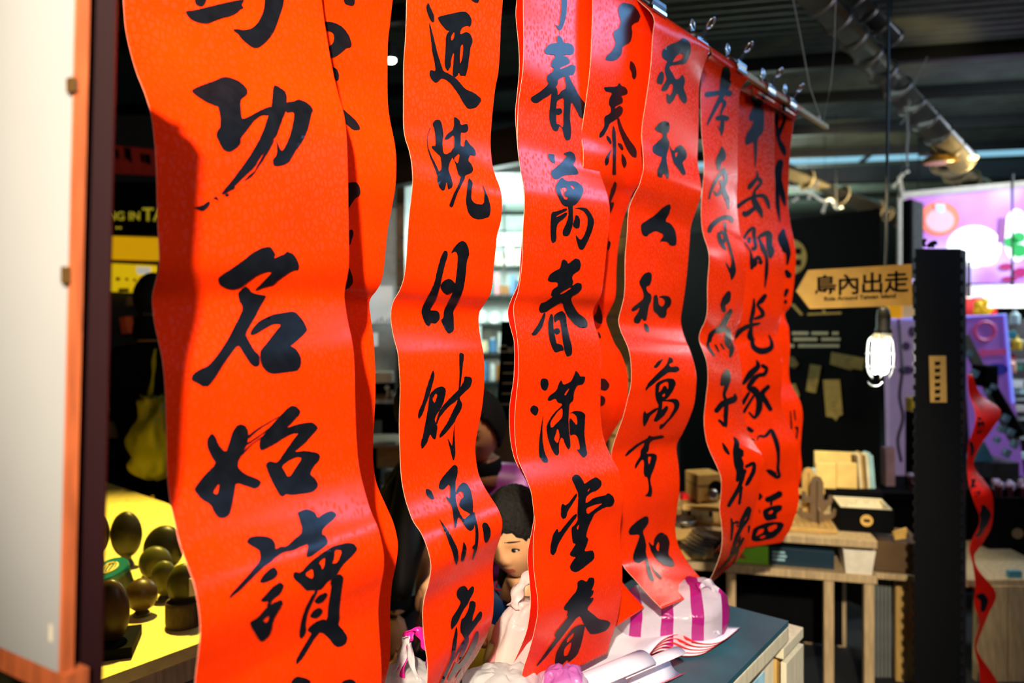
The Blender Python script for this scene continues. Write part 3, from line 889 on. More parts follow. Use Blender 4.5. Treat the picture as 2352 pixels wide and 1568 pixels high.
glyph('B4', 890, 0, [
    P([1468,1410, 1535,1420, 1530,1450, 1540,1500, 1500,1490, 1475,1450]),
    P([1605,1410, 1680,1385, 1720,1420, 1728,1470, 1700,1510, 1745,1565, 1755,1600, 1690,1608, 1620,1610, 1560,1650, 1515,1640, 1492,1580, 1540,1540, 1600,1490, 1645,1430]),
    P([1540,1708, 1570,1658, 1600,1628, 1640,1663, 1720,1663, 1780,1698, 1800,1743, 1780,1808, 1740,1868, 1700,1893, 1640,1898, 1600,1878, 1560,1798, 1540,1738],
      [1580,1733, 1640,1718, 1645,1748, 1620,1768, 1625,1808, 1650,1808, 1650,1833, 1625,1833, 1600,1793], [1675,1693, 1715,1718, 1710,1743, 1690,1728]),
    S(1675,1868,50, 1680,1968,42, 1670,2048,60, 1640,2128,70, 1622,2150,50),
    P([1720,1975, 1750,1978, 1768,2028, 1760,2093, 1725,2098, 1695,2070, 1715,2010]),
    P([1500,1948, 1560,1938, 1640,1908, 1650,1928, 1550,1978, 1545,1998, 1650,1943, 1640,1988, 1560,2048, 1548,2098, 1550,2208, 1510,2236, 1495,2188, 1492,2068]),
    P([1700,1913, 1780,1903, 1830,1913, 1870,1963, 1898,2028, 1880,2108, 1840,2208, 1795,2293, 1760,2288, 1745,2258, 1720,2148, 1770,2208, 1800,2168, 1830,2088, 1838,1998, 1800,1938, 1760,1918])])
glyph('B4', 890, 392, [
    P([1595,830, 1615,810, 1645,830, 1655,855, 1700,820, 1720,803, 1760,815, 1775,860, 1765,910, 1710,945, 1690,975, 1705,1020, 1690,1060, 1735,1025, 1780,1035, 1783,1080, 1750,1120, 1680,1160, 1700,1230, 1750,1310, 1810,1350, 1835,1390, 1835,1440, 1770,1448, 1700,1400, 1640,1320, 1615,1260, 1605,1200, 1530,1240, 1450,1300, 1400,1305, 1385,1270, 1400,1220, 1450,1200, 1520,1150, 1495,1140, 1510,1090, 1560,1060, 1560,1020, 1500,1020, 1465,1005, 1480,960, 1530,920, 1585,895],
      [1575,1125, 1680,1065, 1685,1080, 1590,1135]),
    S(1440,1310,20, 1400,1420,44, 1350,1490,40, 1325,1500,20),
    P([1500,1310, 1520,1330, 1520,1440, 1545,1560, 1560,1640, 1535,1670, 1510,1630, 1480,1540, 1470,1420, 1480,1350]),
    P([1520,1330, 1570,1295, 1605,1285, 1635,1320, 1645,1420, 1672,1540, 1693,1620, 1692,1690, 1650,1710, 1625,1670, 1605,1560, 1590,1440, 1575,1360, 1530,1400]),
    P([1530,1450, 1570,1445, 1585,1475, 1570,1500, 1545,1505, 1520,1480]), P([1500,1580, 1580,1590, 1610,1610, 1620,1650, 1580,1655, 1540,1670, 1510,1630])])
glyph('B4', 890, 784, [
    P([1438,336, 1470,350, 1478,395, 1462,440, 1440,452, 1412,430, 1398,385, 1408,345]), P([1345,584, 1378,600, 1385,632, 1372,665, 1355,680, 1322,660, 1305,628, 1318,595]),
    P([1432,660, 1420,760, 1420,900, 1440,1020, 1475,1090, 1465,1118, 1425,1110, 1385,1050, 1390,900, 1410,760]),
    P([1725,262, 1760,300, 1765,320, 1815,320, 1810,360, 1790,395, 1740,400, 1710,460, 1705,540, 1670,570, 1662,650, 1660,760, 1668,840, 1680,960, 1660,1000, 1630,950, 1610,890, 1590,880, 1570,940, 1575,1020, 1560,1050, 1530,1035, 1490,960, 1465,870, 1455,790, 1475,730, 1530,650, 1598,590, 1600,570, 1560,560, 1540,520, 1485,545, 1465,535, 1480,500, 1550,450, 1570,380, 1595,350, 1610,400, 1680,370, 1705,320],
      [1620,480, 1668,420, 1660,450, 1630,500], [1605,600, 1605,690, 1560,740, 1500,800, 1490,740, 1550,650], [1545,840, 1560,790, 1580,870, 1560,940, 1525,900]),
    P([1665,660, 1720,635, 1780,640, 1815,670, 1812,720, 1805,850, 1820,960, 1835,1040, 1800,1073, 1775,1050, 1730,990, 1765,995, 1755,920, 1740,870, 1710,850, 1670,870, 1665,720, 1680,700, 1740,780, 1738,690, 1700,655])])
glyph('B4', 890, 784, [
    P([1685,1255, 1720,1220, 1760,1230, 1795,1280, 1805,1310, 1860,1270, 1915,1243, 1965,1285, 1960,1330, 1920,1370, 1860,1390, 1820,1430, 1815,1490, 1900,1430, 1990,1415, 2025,1390, 2070,1420, 2085,1470, 2060,1515, 1990,1520, 1900,1575, 1880,1620, 1850,1680, 1835,1720, 1820,1790, 1842,1810, 1830,1860, 1800,1930, 1880,1915, 1898,1950, 1895,2000, 1830,2050, 1760,2105, 1720,2120, 1680,2100, 1670,2060, 1700,2010, 1730,1980, 1680,1970, 1668,1950, 1720,1870, 1725,1855, 1700,1850, 1690,1780, 1685,1710, 1720,1680, 1745,1640, 1740,1590, 1750,1400, 1720,1330],
      [1830,1375, 1858,1340, 1845,1375], [1820,1530, 1890,1500, 1980,1480, 1900,1540, 1830,1590], [1732,1705, 1760,1672, 1745,1735]),
    P([1600,1485, 1640,1510, 1735,1385, 1740,1420, 1650,1560, 1640,1610, 1610,1630, 1588,1600, 1590,1530]),
    P([1735,1575, 1740,1600, 1680,1680, 1610,1780, 1560,1870, 1545,1930, 1520,1965, 1490,1940, 1495,1870, 1515,1770, 1560,1710, 1570,1760, 1640,1670, 1700,1600])])
glyph('B4', 890, 1176, [
    P([1740,640, 1770,620, 1800,625, 1825,640, 1850,598, 1895,600, 1898,650, 1870,715, 1890,715, 1885,750, 1855,790, 1890,780, 1885,810, 1825,885, 1880,930, 1940,980, 2010,990, 2045,1010, 2035,1050, 2000,1090, 1870,1125, 1825,1070, 1790,1000, 1765,945, 1720,980, 1660,1060, 1610,1130, 1520,1240, 1440,1340, 1370,1415, 1365,1400, 1430,1310, 1500,1210, 1550,1140, 1530,1140, 1540,1100, 1600,1030, 1660,950, 1640,950, 1655,900, 1620,895, 1615,870, 1660,810, 1740,710]),
    P([1640,1140, 1700,1060, 1760,1030, 1815,1030, 1800,1100, 1780,1200, 1740,1310, 1660,1380, 1650,1350, 1600,1400, 1545,1422, 1533,1370, 1545,1290, 1600,1190], [1650,1155, 1715,1095, 1700,1150, 1640,1205], [1620,1245, 1690,1180, 1680,1240, 1655,1310, 1615,1320])])
# 泰 strip
glyph('B5', 1360, 0, [
    P([255,40, 290,25, 380,45, 445,140, 425,200, 380,215, 358,240, 368,310, 350,390, 275,425, 270,490, 235,540, 180,560, 145,555, 115,550, 130,510, 180,470, 215,400, 195,340, 195,285, 245,260, 262,190, 240,130, 235,80]),
    P([345,555, 375,575, 400,620, 408,690, 390,730, 365,715, 355,650, 338,630])])
glyph('B5', 1360, 0, [
    P([100,800, 150,795, 225,795, 245,755, 268,790, 305,800, 325,835, 320,865, 260,880, 280,905, 278,945, 210,975, 205,1000, 250,965, 282,995, 275,1040, 250,1070, 215,1100, 160,1130, 135,1190, 100,1250, 62,1270, 60,1230, 110,1160, 105,1070, 165,1040, 170,990, 150,960, 150,910, 185,850, 120,840]),
    P([220,1090, 245,1080, 270,1160, 330,1270, 400,1360, 413,1410, 400,1455, 350,1430, 300,1340, 250,1220]),
    P([190,1140, 215,1210, 218,1290, 220,1400, 215,1568, 220,1600, 180,1610, 185,1500, 185,1340, 175,1220]), P([125,1240, 160,1260, 180,1310, 165,1330, 130,1280]), P([230,1310, 270,1320, 290,1370, 270,1385, 235,1340]),
    P([185,1360, 155,1430, 150,1500, 120,1525, 110,1470, 140,1410]), P([265,1400, 305,1450, 318,1510, 290,1550, 265,1490])])
glyph('B5', 1360, 392, [P([205,90, 225,120, 210,190, 180,260, 165,290, 195,285, 200,310, 165,395, 160,340, 150,260, 165,190])])
glyph('B5', 1360, 392, [P([150,640, 173,660, 155,725, 135,730, 140,670])])
glyph('B5', 1360, 392, [P([55,1220, 75,1260, 95,1340, 90,1410, 50,1400, 15,1370, 15,1330, 40,1300])])
glyph('B5', 1360, 392, [P([45,1470, 75,1500, 80,1540, 60,1540])])
glyph('B5', 1360, 784, [P([60,340, 120,342, 158,390, 150,430, 120,455, 70,440]), P([60,490, 110,505, 120,540, 110,580, 60,600])])
# 家和人和萬事和 strip
glyph('B6', 1360, 0, [
    P([635,520, 640,460, 700,410, 790,380, 835,345, 880,370, 905,420, 900,490, 870,560, 850,585, 790,590, 710,605, 705,625, 740,680, 765,730, 800,720, 825,680, 850,720, 850,770, 835,800, 870,890, 865,945, 835,950, 800,900, 780,850, 750,910, 710,958, 680,930, 678,850, 710,880, 735,840, 740,780, 720,760, 690,820, 655,838, 628,825, 650,780, 685,725, 660,660, 665,610, 690,560, 665,545], [735,570, 770,510, 810,485, 840,505, 820,545, 770,565]),
    P([590,720, 620,660, 645,655, 660,690, 650,755, 635,775, 590,760])])
glyph('B6', 1360, 0, [
    P([570,1180, 610,1130, 660,1110, 700,1115, 712,1165, 700,1210, 680,1230, 690,1270, 710,1310, 705,1350, 685,1410, 680,1470, 700,1580, 705,1620, 685,1650, 665,1600, 650,1590, 640,1630, 600,1620, 590,1570, 620,1510, 640,1440, 600,1430, 555,1400, 548,1350, 590,1310, 645,1260, 645,1225, 590,1205]),
    P([705,1330, 740,1390, 770,1350, 810,1328, 850,1365, 870,1420, 860,1460, 825,1490, 850,1560, 860,1600, 830,1610, 780,1540, 745,1500, 720,1400], [755,1410, 785,1390, 775,1430, 765,1450])])
glyph('B6', 1360, 392, [P([710,300, 722,330, 710,380, 665,465, 715,480, 760,540, 775,620, 770,680, 740,692, 705,680, 690,655, 640,645, 612,658, 660,585, 580,548, 530,575, 495,605, 460,590, 445,540, 445,490, 500,455, 570,410, 640,340])])
glyph('B6', 1360, 392, [
    P([430,1010, 470,950, 515,927, 545,945, 545,1000, 530,1050, 490,1065, 505,1110, 540,1135, 545,1180, 520,1230, 510,1290, 495,1380, 465,1375, 455,1350, 430,1405, 385,1400, 375,1360, 420,1300, 435,1250, 400,1280, 365,1292, 355,1270, 400,1230, 475,1170, 460,1090, 435,1050]),
    P([560,1150, 590,1135, 605,1170, 610,1230, 640,1250, 670,1210, 650,1170, 605,1160, 640,1145, 690,1145, 720,1170, 728,1210, 710,1250, 680,1270, 682,1320, 660,1355, 620,1350, 590,1310, 560,1290, 557,1220]),
    P([470,1400, 510,1415, 528,1480, 500,1485, 475,1450])])
glyph('B6', 1360, 784, [
    P([555,240, 600,180, 655,155, 620,210, 590,245]),
    P([655,240, 690,195, 700,140, 735,155, 745,190, 700,210, 720,235, 780,225, 805,260, 770,285, 700,280, 620,340, 560,390, 520,420, 490,455, 487,430, 510,380, 600,290]),
    P([580,390, 620,360, 700,335, 750,345, 770,385, 740,450, 700,510, 650,550, 620,565, 600,570, 580,520, 575,450], [615,400, 655,375, 690,365, 700,400, 690,440, 680,410, 655,405, 630,450, 610,470], [640,490, 665,470, 670,490, 650,510]),
    S(625,540,40, 620,620,36, 590,715,40), P([690,580, 697,620, 650,690, 590,735, 560,730, 580,680, 620,640]),
    P([465,660, 485,630, 495,665, 560,620, 605,600, 600,625, 530,680, 510,730, 475,785, 462,740]),
    P([640,545, 720,525, 780,525, 805,570, 790,620, 740,690, 690,740, 640,800, 612,800, 620,760, 650,755, 710,690, 755,600, 745,560, 700,550])])
glyph('B6', 1360, 784, [P([298,1045, 330,1000, 420,930, 500,890, 525,855, 545,875, 640,855, 662,870, 650,885, 560,900, 525,930, 520,970, 515,1005, 490,1030, 560,1025, 595,1045, 590,1090, 565,1170, 540,1230, 530,1280, 550,1360, 545,1420, 520,1425, 480,1418, 510,1390, 518,1340, 505,1240, 480,1245, 468,1200, 475,1120, 465,1080, 440,1100, 400,1165, 388,1165, 390,1130, 440,1050, 440,1000, 470,960, 480,920, 420,960, 340,1030, 310,1055], [510,1060, 540,1055, 530,1110, 515,1130])])
glyph('B6', 1360, 1050, [
    P([340,650, 400,590, 480,538, 515,545, 518,595, 490,640, 460,680, 480,740, 495,800, 490,880, 520,970, 540,1050, 565,1110, 565,1140, 530,1135, 505,1080, 485,940, 460,955, 430,975, 385,960, 370,920, 390,840, 430,740, 430,705, 350,715, 330,690]),
    P([530,970, 560,1020, 600,1060, 640,1110, 635,1125, 600,1100, 560,1050]),
    P([510,765, 560,820, 565,750, 600,700, 640,685, 690,720, 712,780, 700,860, 700,900, 740,940, 757,1000, 720,1010, 650,990, 590,940, 540,870], [580,830, 605,770, 615,800, 608,870])])
# 孝友可為子 strip
glyph('B7', 1360, 0, [S(1230,620,60, 1225,700,90, 1205,760,70, 1190,850,50), S(1045,870,50, 1110,860,46, 1200,850,44, 1270,860,60), S(1250,740,60, 1235,800,50, 1190,880,46, 1130,990,36, 1070,1110,24, 1055,1150,12), S(1190,920,40, 1215,950,36, 1190,1010,24, 1180,1050,20), S(1140,1090,40, 1190,1080,50, 1245,1090,46), S(1195,1110,40, 1190,1180,40, 1185,1240,14), S(1150,1160,8, 1185,1220,14)])
glyph('B7', 1360, 392, [S(1190,-218,20, 1190,-138,80, 1160,-88,60, 1160,-8,24), S(1200,-10,50, 1225,60,40, 1205,140,34, 1150,220,30, 1115,190,16), S(1190,10,30, 1140,80,30, 1090,180,26, 1070,260,14), S(1180,90,30, 1210,190,44, 1240,270,40, 1250,350,12)])
glyph('B7', 1360, 392, [S(1070,560,40, 1100,500,46, 1180,440,40, 1260,430,40, 1285,470,30), S(1215,480,26, 1225,580,26, 1260,700,28, 1290,820,26, 1290,920,60, 1280,1000,14), S(1225,840,8, 1270,930,30), S(1160,570,30, 1170,630,40, 1200,690,36, 1225,720,20), S(1180,560,30, 1220,590,40, 1205,660,30)])
glyph('B7', 1360, 392, [S(1255,1115,40, 1230,1180,76, 1200,1230,50, 1210,1290,40), S(1275,1275,30, 1230,1340,40, 1170,1430,26, 1090,1500,44, 1075,1568,36), S(1280,1290,20, 1210,1430,30), S(1140,1470,50, 1240,1460,50, 1245,1568,70, 1280,1640,50, 1265,1710,24), S(1100,1500,34, 1060,1600,30, 1120,1700,20), S(1130,1600,20, 1160,1660,16), S(1180,1590,20, 1210,1640,16)])
glyph('B7', 1360, 784, [S(1240,265,40, 1225,330,90, 1185,400,30), S(1250,340,50, 1225,430,40, 1210,490,30, 1230,560,40, 1225,680,44, 1225,780,30), S(1160,720,20, 1215,770,40), S(1135,640,46, 1200,570,56, 1300,530,60, 1310,480,16)])
glyph('B7', 1360, 784, [S(1195,930,10, 1225,990,40, 1255,1035,20), S(1300,880,14, 1325,930,50, 1320,1020,60, 1345,1120,90, 1350,1200,60, 1330,1280,30), S(1350,1000,80, 1350,1050,80), S(1410,1150,30, 1480,1120,36, 1480,1190,40, 1430,1290,40, 1410,1320,20), S(1400,1180,40, 1350,1330,40, 1290,1440,40, 1250,1510,34), S(1370,1330,30, 1350,1490,26)])
glyph('B7', 1360, 1050, [S(1275,560,16, 1285,640,30, 1275,760,16), S(1275,620,16, 1330,590,22, 1340,630,26, 1430,480,50, 1445,470,30), S(1450,470,28, 1430,560,28, 1370,640,40, 1330,720,40, 1300,820,36, 1270,900,24), S(1440,630,24, 1435,690,14), S(1390,740,24, 1340,820,30, 1240,950,26, 1120,1080,8), S(1360,720,16, 1330,880,20, 1290,980,10), S(1300,800,14, 1350,760,20, 1330,880,16)])
# 平安即是家門福 strip
glyph('B8', 1360, 0, [P([1460,890, 1480,865, 1590,860, 1595,930, 1560,965, 1540,985, 1575,990, 1580,1080, 1575,1200, 1560,1230, 1520,1270, 1515,1400, 1500,1560, 1490,1500, 1480,1300, 1450,1320, 1415,1335, 1400,1300, 1410,1240, 1470,1150, 1480,1110, 1440,1110, 1440,1060, 1490,960, 1460,930])])
glyph('B8', 1360, 392, [S(1510,0,12, 1515,60,30, 1450,140,46, 1440,170,20), S(1530,70,40, 1550,110,30, 1520,150,30, 1490,190,26, 1485,260,50, 1500,300,60, 1540,370,50, 1560,430,16), S(1335,330,40, 1400,280,34, 1480,240,30, 1570,230,40, 1610,290,40, 1625,350,20), S(1500,280,50, 1490,340,40, 1410,400,50, 1390,380,40)])
glyph('B8', 1360, 392, [S(1395,620,30, 1430,560,30, 1480,530,40, 1485,600,36, 1500,700,34, 1470,720,40), S(1440,620,40, 1440,660,30), S(1400,660,14, 1450,740,18, 1465,830,40, 1465,900,30), S(1480,870,50, 1520,800,50, 1550,850,40), S(1520,620,24, 1560,590,40, 1620,580,60, 1625,680,60, 1640,740,70, 1635,800,30), S(1530,620,20, 1570,720,46, 1600,800,30, 1600,920,36, 1585,1070,12)])
glyph('B8', 1360, 392, [S(1485,1175,16, 1480,1270,40, 1455,1390,40), S(1590,1140,40, 1555,1190,50, 1520,1230,30, 1560,1290,40, 1560,1330,40, 1490,1360,24), S(1310,1520,50, 1370,1460,46, 1450,1420,40, 1540,1400,24), S(1460,1430,30, 1450,1520,60, 1480,1560,40), S(1465,1568,40, 1490,1628,50, 1560,1658,60, 1640,1628,50, 1645,1568,30, 1620,1508,14)])
glyph('B8', 1360, 784, [S(1510,170,14, 1520,230,50, 1450,300,60, 1385,390,30), S(1560,220,40, 1600,250,36, 1580,300,40, 1530,310,40, 1480,350,50, 1440,420,50, 1490,450,70, 1530,520,60, 1530,620,60, 1490,700,30, 1440,650,20), S(1620,410,40, 1560,480,50, 1600,560,50, 1640,630,40), S(1440,470,30, 1380,570,40), S(1480,500,26, 1390,650,30)])
glyph('B8', 1360, 784, [S(1425,795,40, 1470,825,40), S(1470,890,10, 1485,910,16), S(1515,910,10, 1530,870,20, 1590,870,30, 1640,820,40, 1670,870,44, 1700,960,44, 1710,1060,30, 1705,1160,30, 1710,1240,44, 1640,1200,50, 1600,1180,16)])
glyph('B8', 1360, 1050, [P([1530,315, 1570,355, 1540,395, 1525,390]), P([1530,470, 1545,490, 1535,525]), S(1600,390,50, 1660,370,60, 1730,330,60), S(1650,390,30, 1640,440,20), P([1565,490, 1600,460, 1700,435, 1745,440, 1745,480, 1690,520, 1700,560, 1650,575, 1600,585, 1570,540], [1610,510, 1650,480, 1665,490, 1640,520]),
    P([1465,700, 1480,650, 1540,620, 1620,590, 1740,590, 1765,620, 1740,670, 1670,740, 1600,755, 1500,775, 1460,755], [1500,720, 1530,660, 1580,650, 1570,690, 1530,710], [1610,640, 1690,610, 1700,640, 1650,680, 1620,680], [1530,735, 1570,715, 1600,720, 1560,745])])
# last strip
glyph('B9', 1360, 0, [S(1680,1010,80, 1740,980,100, 1790,970,40), S(1690,1050,50, 1695,1150,30, 1700,1250,30), S(1750,1010,60, 1765,1100,30, 1730,1190,40, 1710,1270,36, 1750,1360,50, 1770,1420,30)])
glyph('B9', 1360, 392, [S(1730,-88,60, 1710,0,70, 1710,100,60, 1700,200,40, 1705,330,40, 1725,470,12), S(1720,80,40, 1750,230,50, 1770,320,20)])
glyph('B9', 1360, 392, [S(1755,540,30, 1745,620,90, 1770,700,90, 1800,760,50, 1790,860,20), S(1780,920,40, 1810,970,60), S(1790,1090,40, 1770,1150,30), S(1775,1190,30, 1775,1215,30)])
glyph('B9', 1360, 784, [S(1820,640,12, 1830,800,18), S(1855,630,14, 1865,720,14), S(1870,790,30, 1885,800,20, 1875,890,16)])

# ---- the slat, its cords and the bulldog clips
PINE = mat('pale_pine', lin(205, 175, 125), 0.6, scale=9, stretch=(1, 12, 12), var=0.15)
CHROME = mat('chrome', (0.86, 0.87, 0.90), 0.27, 1.0, var=0.05, bump=0.0)
CORD = mat('white_cord', (0.5, 0.48, 0.42), 0.8)
slat_r = thing('banner_rod', 'pale wooden slat holding the red strips with clips', 'rod', slat_pt(1.9))
obj('slat', beam_bm(slat_pt(0.55), slat_pt(3.45), 0.014, 0.016, 0.002), PINE, slat_r)
tip = slat_pt(s_at(1880), 0, RZ)
obj('cord', tube([tip + Vector((0, 0, -0.012)), tip + Vector((0.006, 0, 0.02)), W(1860, 200, tip.y + 0.02), W(1838, 80, tip.y + 0.05), W(1800, -110, tip.y + 0.1)], 0.0016, 6), CORD, slat_r)
obj('cord', tube([tip + RD * 0.05, W(1909, 190, tip.y + 0.05), W(1916, 110, tip.y + 0.03), W(1922, -80, tip.y + 0.02)], 0.0013, 6), CORD, slat_r)
obj('knot', ball(tip + Vector((0, 0, 0.012)), (0.009, 0.009, 0.011), 10, 8), CORD, slat_r)


def paper_front(s, z):
    """how far the papers stand out from the slat at station s, height z"""
    best = 0.011
    o = slat_pt(s, 0.3, z)
    for k in BAN:
        loc, nor, idx, dist = BAN[k][1].ray_cast(o, -RN, 0.3)
        if loc is not None:
            best = max(best, 0.3 - dist)
    return min(best, 0.06)


def clip_at(s, label):
    c = slat_pt(s, 0, RZ)
    t = thing('bulldog_clip', label, 'clip', c, 'chrome bulldog clips on the slat')
    up = Vector((0, 0, 1))
    hw = 0.031
    out = max(paper_front(s + u * hw, RZ + z) for u in (-1, -0.5, 0, 0.5, 1) for z in (-0.024, -0.016, -0.008, 0.0))
    for sg in (1, -1):
        b0 = (out if sg == 1 else 0.011) + 0.0025
        # jaw: a bent plate pressing on the paper
        prof = [(b0, -0.024), (b0 + 0.004, -0.021), (b0 + 0.004, -0.015), (b0 + 0.0005, -0.012), (b0 + 0.003, -0.004), (b0 + 0.002, 0.004), (b0 * 0.5 + 0.002, 0.017)]
        rows = []
        for dn, z in prof:
            rows.append([c + RD * u * hw + RN * dn * sg + up * z for u in (-1, -0.5, 0, 0.5, 1)])
        o = obj('jaw', grid_mesh(rows), CHROME, t, smooth=False)
        o.modifiers.new('t', 'SOLIDIFY').thickness = 0.0012
        # handle: tapering strip that ends in a ring
        a = c + RN * b0 * 0.8 * sg + up * 0.010
        dv = (RN * 0.62 + up * 0.78).normalized() if sg == 1 else (RN * -0.10 + RD * 0.10 + up).normalized()
        rows = []
        for k in range(5):
            w = 0.012 - 0.0045 * k / 4
            rows.append([a + dv * 0.028 * k / 4 + RD * w * u for u in (-1, 0, 1)])
        o = obj('handle', grid_mesh(rows), CHROME, t)
        o.modifiers.new('t', 'SOLIDIFY').thickness = 0.0016
        e = a + dv * 0.041
        ring = [e + dv * 0.014 * math.cos(2 * PI * k / 14) + RD * 0.0115 * math.sin(2 * PI * k / 14) for k in range(15)]
        obj('ring', tube(ring, 0.0032, 7), CHROME, o, smooth=True)
    obj('spring', tube([c + RD * -0.028 + up * 0.019, c + RD * 0.028 + up * 0.019], 0.0042, 10), CHROME, t, smooth=True)


for x, l in ((390, 'over the widest strip'), (690, 'at the far corner of the widest strip'), (1030, 'on the strip of dense characters'), (1290, 'on the strip with three spring characters'), (1474, 'pinching the strip tucked behind the spring strip'), (1601, 'pinching the strip whose foot curls over the bag'), (1681, 'pinching the narrow twisting strip'), (1762, 'pinching the strip before the last'), (1812, 'pinching the last strip by the slat end')):
    clip_at(s_at(x), 'chrome bulldog clip ' + l)
# ================================================================== left side: board, post, next shop's counter
WHITE = mat('white_board', lin(150, 150, 152), 0.5, scale=4, var=0.04, bump=0.01)
RUST = mat('orange_brown_wood', lin(170, 85, 45), 0.55, scale=14, stretch=(10, 10, 1), var=0.3)
MAROON = mat('maroon_paint', lin(27, 8, 12), 0.6, spec=0.1, scale=8, var=0.1)
BRASS = mat('old_brass', lin(150, 110, 60), 0.4, 0.8)
TAPE = mat('clear_tape', lin(205, 195, 175), 0.25)
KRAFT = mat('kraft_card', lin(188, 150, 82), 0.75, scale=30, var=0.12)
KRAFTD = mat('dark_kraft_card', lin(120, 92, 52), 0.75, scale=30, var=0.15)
BLACK = mat('black_card', (0.0022, 0.0022, 0.0026), 0.7, spec=0.06)
YELLOW = mat('yellow_print', lin(250, 205, 20), 0.5, emit=lin(250, 195, 10), estr=0.0)
CREAM = mat('cream_card', lin(235, 220, 180), 0.6)
STEELC = mat('brushed_steel', (0.55, 0.56, 0.57), 0.3, 1.0)
WOODG = mat('grey_pine', lin(176, 150, 110), 0.6, scale=10, stretch=(8, 8, 1), var=0.25)
WOODY = mat('honey_pine', lin(190, 150, 80), 0.6, scale=10, stretch=(8, 8, 1), var=0.25)


def flat(name, pts, Y, th, m, parent=None, slope=0.0):
    """card standing upright, outline at photo positions, thickness th; slope leans it by depth per px"""
    x0 = pts[0]
    q = [W(x, y, Y + slope * (x - pts[0])) for x, y in pairs(pts)]
    return obj(name, prism(q, (0, th, 0)), m, parent)


# white board in a wooden frame, right beside the camera
d30 = Vector((-0.867, 0.5, 0))
bt, bb = W(176, -160, 0.6), W(134, 1545, 0.6)
bl = thing('notice_board', 'blank white board in an orange-brown wooden frame beside the maroon post', 'board', bb)
obj('panel', prism([bb, bt, bt + d30 * 0.42, bb + d30 * 0.42], Vector((0.5, 0.867, 0)) * 0.003), WHITE, bl)
fr = prism([bb + d30 * -0.004, bt + d30 * -0.004, bt, bb], Vector((0.5, 0.867, 0)) * 0.010)
obj('frame_side', fr, RUST, bl)
dn = (bb - bt).normalized()
obj('frame_bottom', prism([bb + d30 * -0.012, bb + d30 * 0.43, bb + d30 * 0.43 + dn * 0.02, bb + d30 * -0.012 + dn * 0.02], Vector((0.5, 0.867, 0)) * 0.018), RUST, bl)
nb = Vector((-0.5, -0.867, 0))
for py, px, m, sz in ((197, 170, BRASS, (0.009, 0.004, 0.012)), (632, 157, BRASS, (0.008, 0.004, 0.014))):
    obj('clasp', box(W(px, py, 0.6) + nb * 0.002, sz, math.atan2(0.5, -0.867), 0.001), m, bl)
for py, px in ((1025, 134), (1452, 119)):
    obj('tape_strip', box(W(px, py, 0.607) + nb * 0.0006, (0.006, 0.0008, 0.014), math.atan2(0.5, -0.867), 0), TAPE, bl)
po = thing('steel_post', 'dark maroon square post between the white board and the widest strip', 'post', (-0.402, 0.75, 0))
a, b = W(202, -60, 0.617), W(165, 1568, 0.617)
a2, b2 = W(268, -60, 0.617), W(231, 1568, 0.617)
ext = (b - a).normalized() * 0.90
obj('tube', prism([b + ext, b2 + ext, a2, a], (-0.012, 0.025, 0)), MAROON, po)
obj('foot_plate', box(((b + ext).x + 0.013, 0.63, 0.006), (0.08, 0.08, 0.012), 0, 0.002), MAROON, po)

# ---- next shop seen through the gap: signs
sg = thing('shop_sign', 'black shop sign with yellow lettering above the yellow posters', 'sign', W(330, 500, 4.5))
flat('panel', [180, 418, 520, 418, 520, 540, 180, 540], 4.62, 0.08, BLACK, sg)
LETTER = mat('yellow_letters', lin(225, 205, 60), 0.5, emit=lin(205, 185, 40), estr=0.35, bump=0)
t1 = on_plane(text_mesh('BEING IN', 0.075, 0.001, 0.002, 'RIGHT'), W(323, 497, 4.615), (1, 0, 0), (0, 0, 1))
obj('lettering', t1, LETTER, sg)
t2 = on_plane(text_mesh('TAIWAN', 0.115, 0.002, 0.002, 'LEFT'), W(327, 494, 4.615), (1, 0, 0), (0, 0, 1))
obj('lettering', t2, LETTER, sg)
for x in (268, 276):
    obj('lamp_dot', ball(W(x, 523, 4.6), (0.008, 0.008, 0.008), 10, 8), LETTER, sg)
rs = thing('paper_sign', 'dim red paper banner with dark brushed marks above the black shop sign', 'sign', W(300, 400, 4.5))
flat('paper', [180, 325, 420, 350, 420, 408, 180, 392], 4.67, 0.02, mat('dim_red_paper', lin(190, 40, 14), 0.7), rs)
for x, y, w, h in ((272, 352, 12, 26), (300, 352, 16, 30), (302, 366, 9, 16), (330, 362, 9, 24), (345, 365, 14, 26)):
    flat('brush_mark', [x - w, y - h // 2, x, y - h // 2 + 4, x + 2, y + h // 2, x - w + 3, y + h // 2 - 3], 4.665, 0.002, INK, rs)
tag(flat('yellow_panel', [200, 540, 440, 548, 440, 600, 200, 592], 4.62, 0.08, mat('mustard_panel', lin(245, 190, 20), 0.5, emit=lin(240, 175, 8), estr=0.55)), 'plain mustard yellow panel under the black shop sign', 'panel')  # emission is set in the panel's material
yp = thing('poster', 'yellow poster with a white patch hanging below the mustard panel', 'poster', W(300, 670, 4.3))
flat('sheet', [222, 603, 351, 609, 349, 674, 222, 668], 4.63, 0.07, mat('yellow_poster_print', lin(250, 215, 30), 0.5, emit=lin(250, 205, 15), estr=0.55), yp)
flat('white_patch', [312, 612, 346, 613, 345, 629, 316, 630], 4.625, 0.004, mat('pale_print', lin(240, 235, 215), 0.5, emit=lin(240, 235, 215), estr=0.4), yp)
for x, y, w, h in ((266, 637, 9, 7), (288, 638, 6, 6), (306, 640, 6, 6), (326, 642, 7, 6), (272, 662, 24, 8), (305, 664, 20, 8)):
    flat('printed_mark', [x, y, x + w, y, x + w, y + h, x, y + h], 4.625, 0.003, BLACK, yp)
flat('printed_mark', [315, 656, 328, 657, 328, 669, 315, 668], 4.625, 0.003, mat('red_print', lin(180, 20, 20), 0.5), yp)
